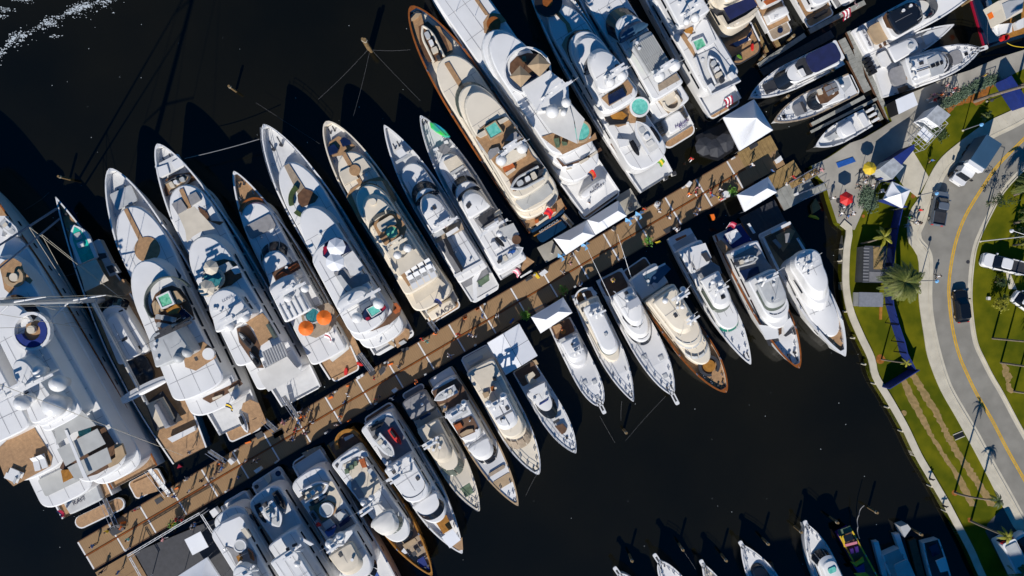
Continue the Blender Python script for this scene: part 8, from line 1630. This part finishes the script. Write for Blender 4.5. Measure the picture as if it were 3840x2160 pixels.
# ---------------------------------------------------------------- people
def person_mesh(pose):
    """one continuous body grown over a posed skeleton: pelvis first"""
    sw, ar, hd, le = {'walk': (.30, .22, .0, 0), 'stand': (.06, .05, .05, 0), 'lean': (.12, .30, .14, .1)}[pose]
    J = [(0, 0, .95), (le*.3, 0, 1.15), (le*.8, 0, 1.40), (le+.01, 0, 1.52), (le+hd*.3+.02, 0, 1.62), (le+hd*.3+.03, 0, 1.72),
         (0, .09, .90), (sw, .10, .50), (sw-.10, .10, .08), (sw+.08, .11, .04), (0, -.09, .90), (-sw*.5, -.10, .50), (-sw-.12, -.10, .10), (-sw+.04, -.11, .04),
         (le*.8, .19, 1.40), (le*.8-ar, .25, 1.14), (le*.8-ar+.14, .25, .92), (le*.8-ar+.19, .245, .84), (le*.8, -.19, 1.40), (le*.8+ar, -.25, 1.14), (le*.8+ar+.16, -.24, .94), (le*.8+ar+.22, -.235, .87), (le+hd*.3+.12, 0, 1.66)]
    Rr = [.15, .145, .16, .055, .095, .085, .095, .065, .045, .04, .095, .065, .045, .04, .07, .048, .036, .03, .07, .048, .036, .03, .02]
    E = [(0, 1), (1, 2), (2, 3), (3, 4), (4, 5), (0, 6), (6, 7), (7, 8), (8, 9), (0, 10), (10, 11), (11, 12), (12, 13), (2, 14), (14, 15), (15, 16), (16, 17), (2, 18), (18, 19), (19, 20), (20, 21), (4, 22)]
    me = bpy.data.meshes.new('figure'); me.from_pydata(J, E, []); o = bpy.data.objects.new('figure', me); link(o)
    sk = o.modifiers.new('s', 'SKIN'); sv = me.skin_vertices[0].data
    for i, r in enumerate(Rr): sv[i].radius = (r, r*(.78 if i in (0, 1, 2) else 1)); sv[i].use_root = (i == 0)
    for i in (0, 1, 2): sv[i].radius = (Rr[i]*.72, Rr[i])
    o.modifiers.new('d', 'SUBSURF').levels = 1
    dg = bpy.context.evaluated_depsgraph_get(); ev = o.evaluated_get(dg); m2 = bpy.data.meshes.new_from_object(ev); bpy.data.objects.remove(o)
    for k in ('skin', 'shirt_white', 'denim', 'shoe'): m2.materials.append(MATS[k])
    for p in m2.polygons:
        c_ = p.center; arm = abs(c_.y) > .2 and c_.z < 1.3
        p.material_index = 3 if c_.z < .10 else 2 if c_.z < .93 and abs(c_.y) < .2 else 0 if (c_.z > 1.49 or (arm and c_.z < 1.22)) else 1
        p.use_smooth = True
    m2.name = 'person_body_'+pose
    return m2
PM = {k: person_mesh(k) for k in ('walk', 'stand', 'lean')}
hm = MB(); hm.sphere(0, 0, 0, .115, 10, 6, 1.0, True)
hair_me = None
CN = {'shirt_white': 'white', 'shirt_black': 'black', 'shirt_blue': 'blue', 'shirt_grey': 'grey', 'shirt_pink': 'pink', 'red': 'red', 'orange': 'orange', 'navy': 'navy', 'yellow': 'yellow', 'denim': 'denim', 'khaki': 'khaki', 'green': 'green', 'aqua': 'teal'}
used_lab = {}
def person(p, shirt, trousers=None, z=.77, pose=None, where=None, yaw=None):
    global hair_me
    c_ = W2(p, z+.9); pose = pose or random.choice(('walk', 'walk', 'stand', 'lean')); trousers = trousers or random.choice(('denim', 'khaki', 'shirt_black', 'navy', 'shirt_white'))
    if where is None:
        bb = min(BOATS, key=lambda q: (q.O-c_).length); where = 'near the %s stern' % bb.short
    o = link(bpy.data.objects.new('person', PM[pose])); o.location = (c_.x, c_.y, z); o.rotation_euler = (0, 0, random.uniform(0, 6.28) if yaw is None else yaw); s_ = random.uniform(.94, 1.06); o.scale = (s_, s_, s_)
    for i, k in ((1, shirt), (2, trousers)): o.material_slots[i].link = 'OBJECT'; o.material_slots[i].material = MATS[k]
    verb = {'walk': 'walking', 'stand': 'standing', 'lean': 'leaning forward'}[pose]
    lab = 'person in %s top and %s trousers %s %s' % (CN[shirt], CN[trousers], verb, where)
    lab = ' '.join(lab.split()[:16]); tag(o, lab, 'person', 'people on the docks and quay')
    h = link(bpy.data.objects.new('hair', hair_me)) if hair_me else hm.build('hair', 'hair', None, smooth=True)
    hair_me = h.data; h.parent = o; h.location = {'walk': (.01, 0, 1.68), 'stand': (.06, 0, 1.68), 'lean': (.14, 0, 1.68)}[pose]
    return o
PPL = '''q 310,700 shirt_grey;q 335,845 shirt_white;q 475,725 shirt_black;q 520,775 shirt_white;q 590,705 shirt_grey;q 640,640 navy;q 710,585 shirt_blue;q 970,505 shirt_white;q 1060,520 shirt_black;q 1100,500 navy;q 1490,255 shirt_black;q 1535,150 red;q 1645,190 shirt_pink;q 1405,80 shirt_pink;q 1580,60 shirt_blue;q 1650,125 navy;q 110,885 shirt_white;q 165,905 shirt_blue;q 690,595 shirt_grey;q 890,690 shirt_blue;q 250,1170 red;q 150,1215 yellow;q 1720,70 shirt_white;q 1600,10 orange;q 1450,40 shirt_black
p 180,1205 shirt_pink;p 330,1290 red;p 440,1335 navy;p 240,1305 shirt_black;p 290,1410 shirt_blue;p 880,985 shirt_blue;p 915,905 shirt_white;p 735,905 navy;p 1500,590 shirt_grey;p 1520,565 shirt_black;p 1220,715 red;p 790,1245 shirt_white;p 840,1150 orange;p 1690,760 orange;p 400,1200 shirt_black;p 430,1150 orange;p 480,1080 shirt_grey;p 520,1210 navy;p 380,1100 shirt_white;p 1420,950 shirt_white;p 1270,930 shirt_black;p 1240,960 red
M 665,215 red;M 800,225 shirt_blue;M 845,245 shirt_white;M 575,470 shirt_blue;M 190,745 orange;M 250,280 red;M 310,300 aqua;M 400,220 orange;M 930,10 shirt_blue;M 1100,15 shirt_white;M 545,455 shirt_white
b 1430,880 shirt_white;b 1395,800 shirt_grey;b 1770,690 orange;b 1840,675 red;b 1865,615 shirt_pink;b 1545,955 shirt_white;b 1630,1095 shirt_white;b 435,1380 shirt_black;b 1250,850 orange;b 1790,290 crimson_;b 1850,900 navy;b 1880,850 shirt_blue
c 495,1120 red;c 520,1155 shirt_blue;c 610,1090 shirt_white;c 355,1070 shirt_pink;c 260,1130 orange;c 330,1140 shirt_white;c 970,810 shirt_white;c 1350,1030 shirt_white;c 1440,950 red;c 1650,915 shirt_white;c 1740,870 shirt_pink;c 1540,990 shirt_white;c 1190,880 shirt_blue;c 620,1200 red;c 30,1400 shirt_white;c 590,1170 yellow;c 1700,900 shirt_grey
N 640,115 shirt_grey;N 720,20 shirt_pink;N 845,255 shirt_blue;N 820,260 shirt_white;O 280,30 shirt_white;O 700,60 shirt_blue;O 480,250 shirt_white;O 110,10 red
I 1060,1140 aqua;I 770,1195 shirt_blue;I 980,1412 shirt_blue;I 840,1410 shirt_black;I 890,1075 yellow;I 1115,905 red;I 1000,1045 orange
i 170,650 shirt_white;i 830,430 yellow;i 900,345 red;i 1120,450 shirt_white;i 1180,420 shirt_blue;i 700,650 shirt_pink;i 940,330 shirt_black'''
for ln in PPL.split('\n'):
    for e_ in ln.split(';'):
        k, xy, sh = e_.split(); person(k+xy, 'red' if sh == 'crimson_' else sh)
Q2 = 'on the quay below the long hedge'
for e_ in 'o 660,525 shirt_pink;o 780,580 red;o 750,640 shirt_white;o 560,690 orange;o 440,690 shirt_pink;o 450,780 red;o 380,745 shirt_pink;o 620,720 shirt_black;o 690,680 navy;o 520,740 shirt_black;o 820,610 shirt_black;o 590,640 shirt_grey'.split(';'):
    k, xy, sh = e_.split(); person(k+xy, sh, z=1.21, where=Q2)
person('o1285,360', 'yellow', z=1.21, where='alone on the quay near the blue fence')
for e_ in 'W 490,1040 shirt_white;W 560,1075 shirt_white;W 640,1130 shirt_white;W 500,1010 shirt_black;W 440,1090 shirt_black;W 300,1270 shirt_white;W 280,1330 shirt_white;W 340,1350 shirt_blue;W 380,1330 shirt_white;W 200,1190 shirt_white'.split(';'):
    k, xy, sh = e_.split(); person(k+xy, sh, z=1.21, where='among the tables by the red umbrella')
for e_ in 'W 990,1300 red;W 950,1405 shirt_white;W 985,1415 shirt_black;W 880,1440 shirt_white;W 890,1360 green'.split(';'):
    k, xy, sh = e_.split(); person(k+xy, sh, z=1.3, where='on the sidewalk beside the grey pickup')
person('X1155,690', 'shirt_white', 'shirt_black', 1.22, 'walk', 'on the road beside the blue lamp post', 1.5); person('W1095,850', 'shirt_blue', 'shirt_black', 1.3, 'walk', 'on the sidewalk above the grey pickup')
for e_ in 'e 1200,270 red on the aft deck of the brown-rimmed yacht;b 625,792 shirt_white on the dark mat of the largest yacht;S 1780,300 shirt_white on the curved teak stern at the top edge;J 640,1190 shirt_grey on the sailing yacht stern deck;d 1130,190 shirt_pink on the radar arch deck of the crane yacht;N 620,760 orange on the sportfisher cockpit under the canopy;N 1205,215 yellow in the dark cockpit of the banded sportfisher'.split(';'):
    k, xy, sh, *wh = e_.split(); zz = {'e': 3.6, 'b': 1.1, 'S': 1.1, 'J': 2.3, 'd': 6.1, 'N': 1.8}[k]; person(k+xy, sh, z=zz, where=' '.join(wh))

# ---------------------------------------------------------------- fittings on every boat
for i, b in enumerate(BOATS): b.fit(i)
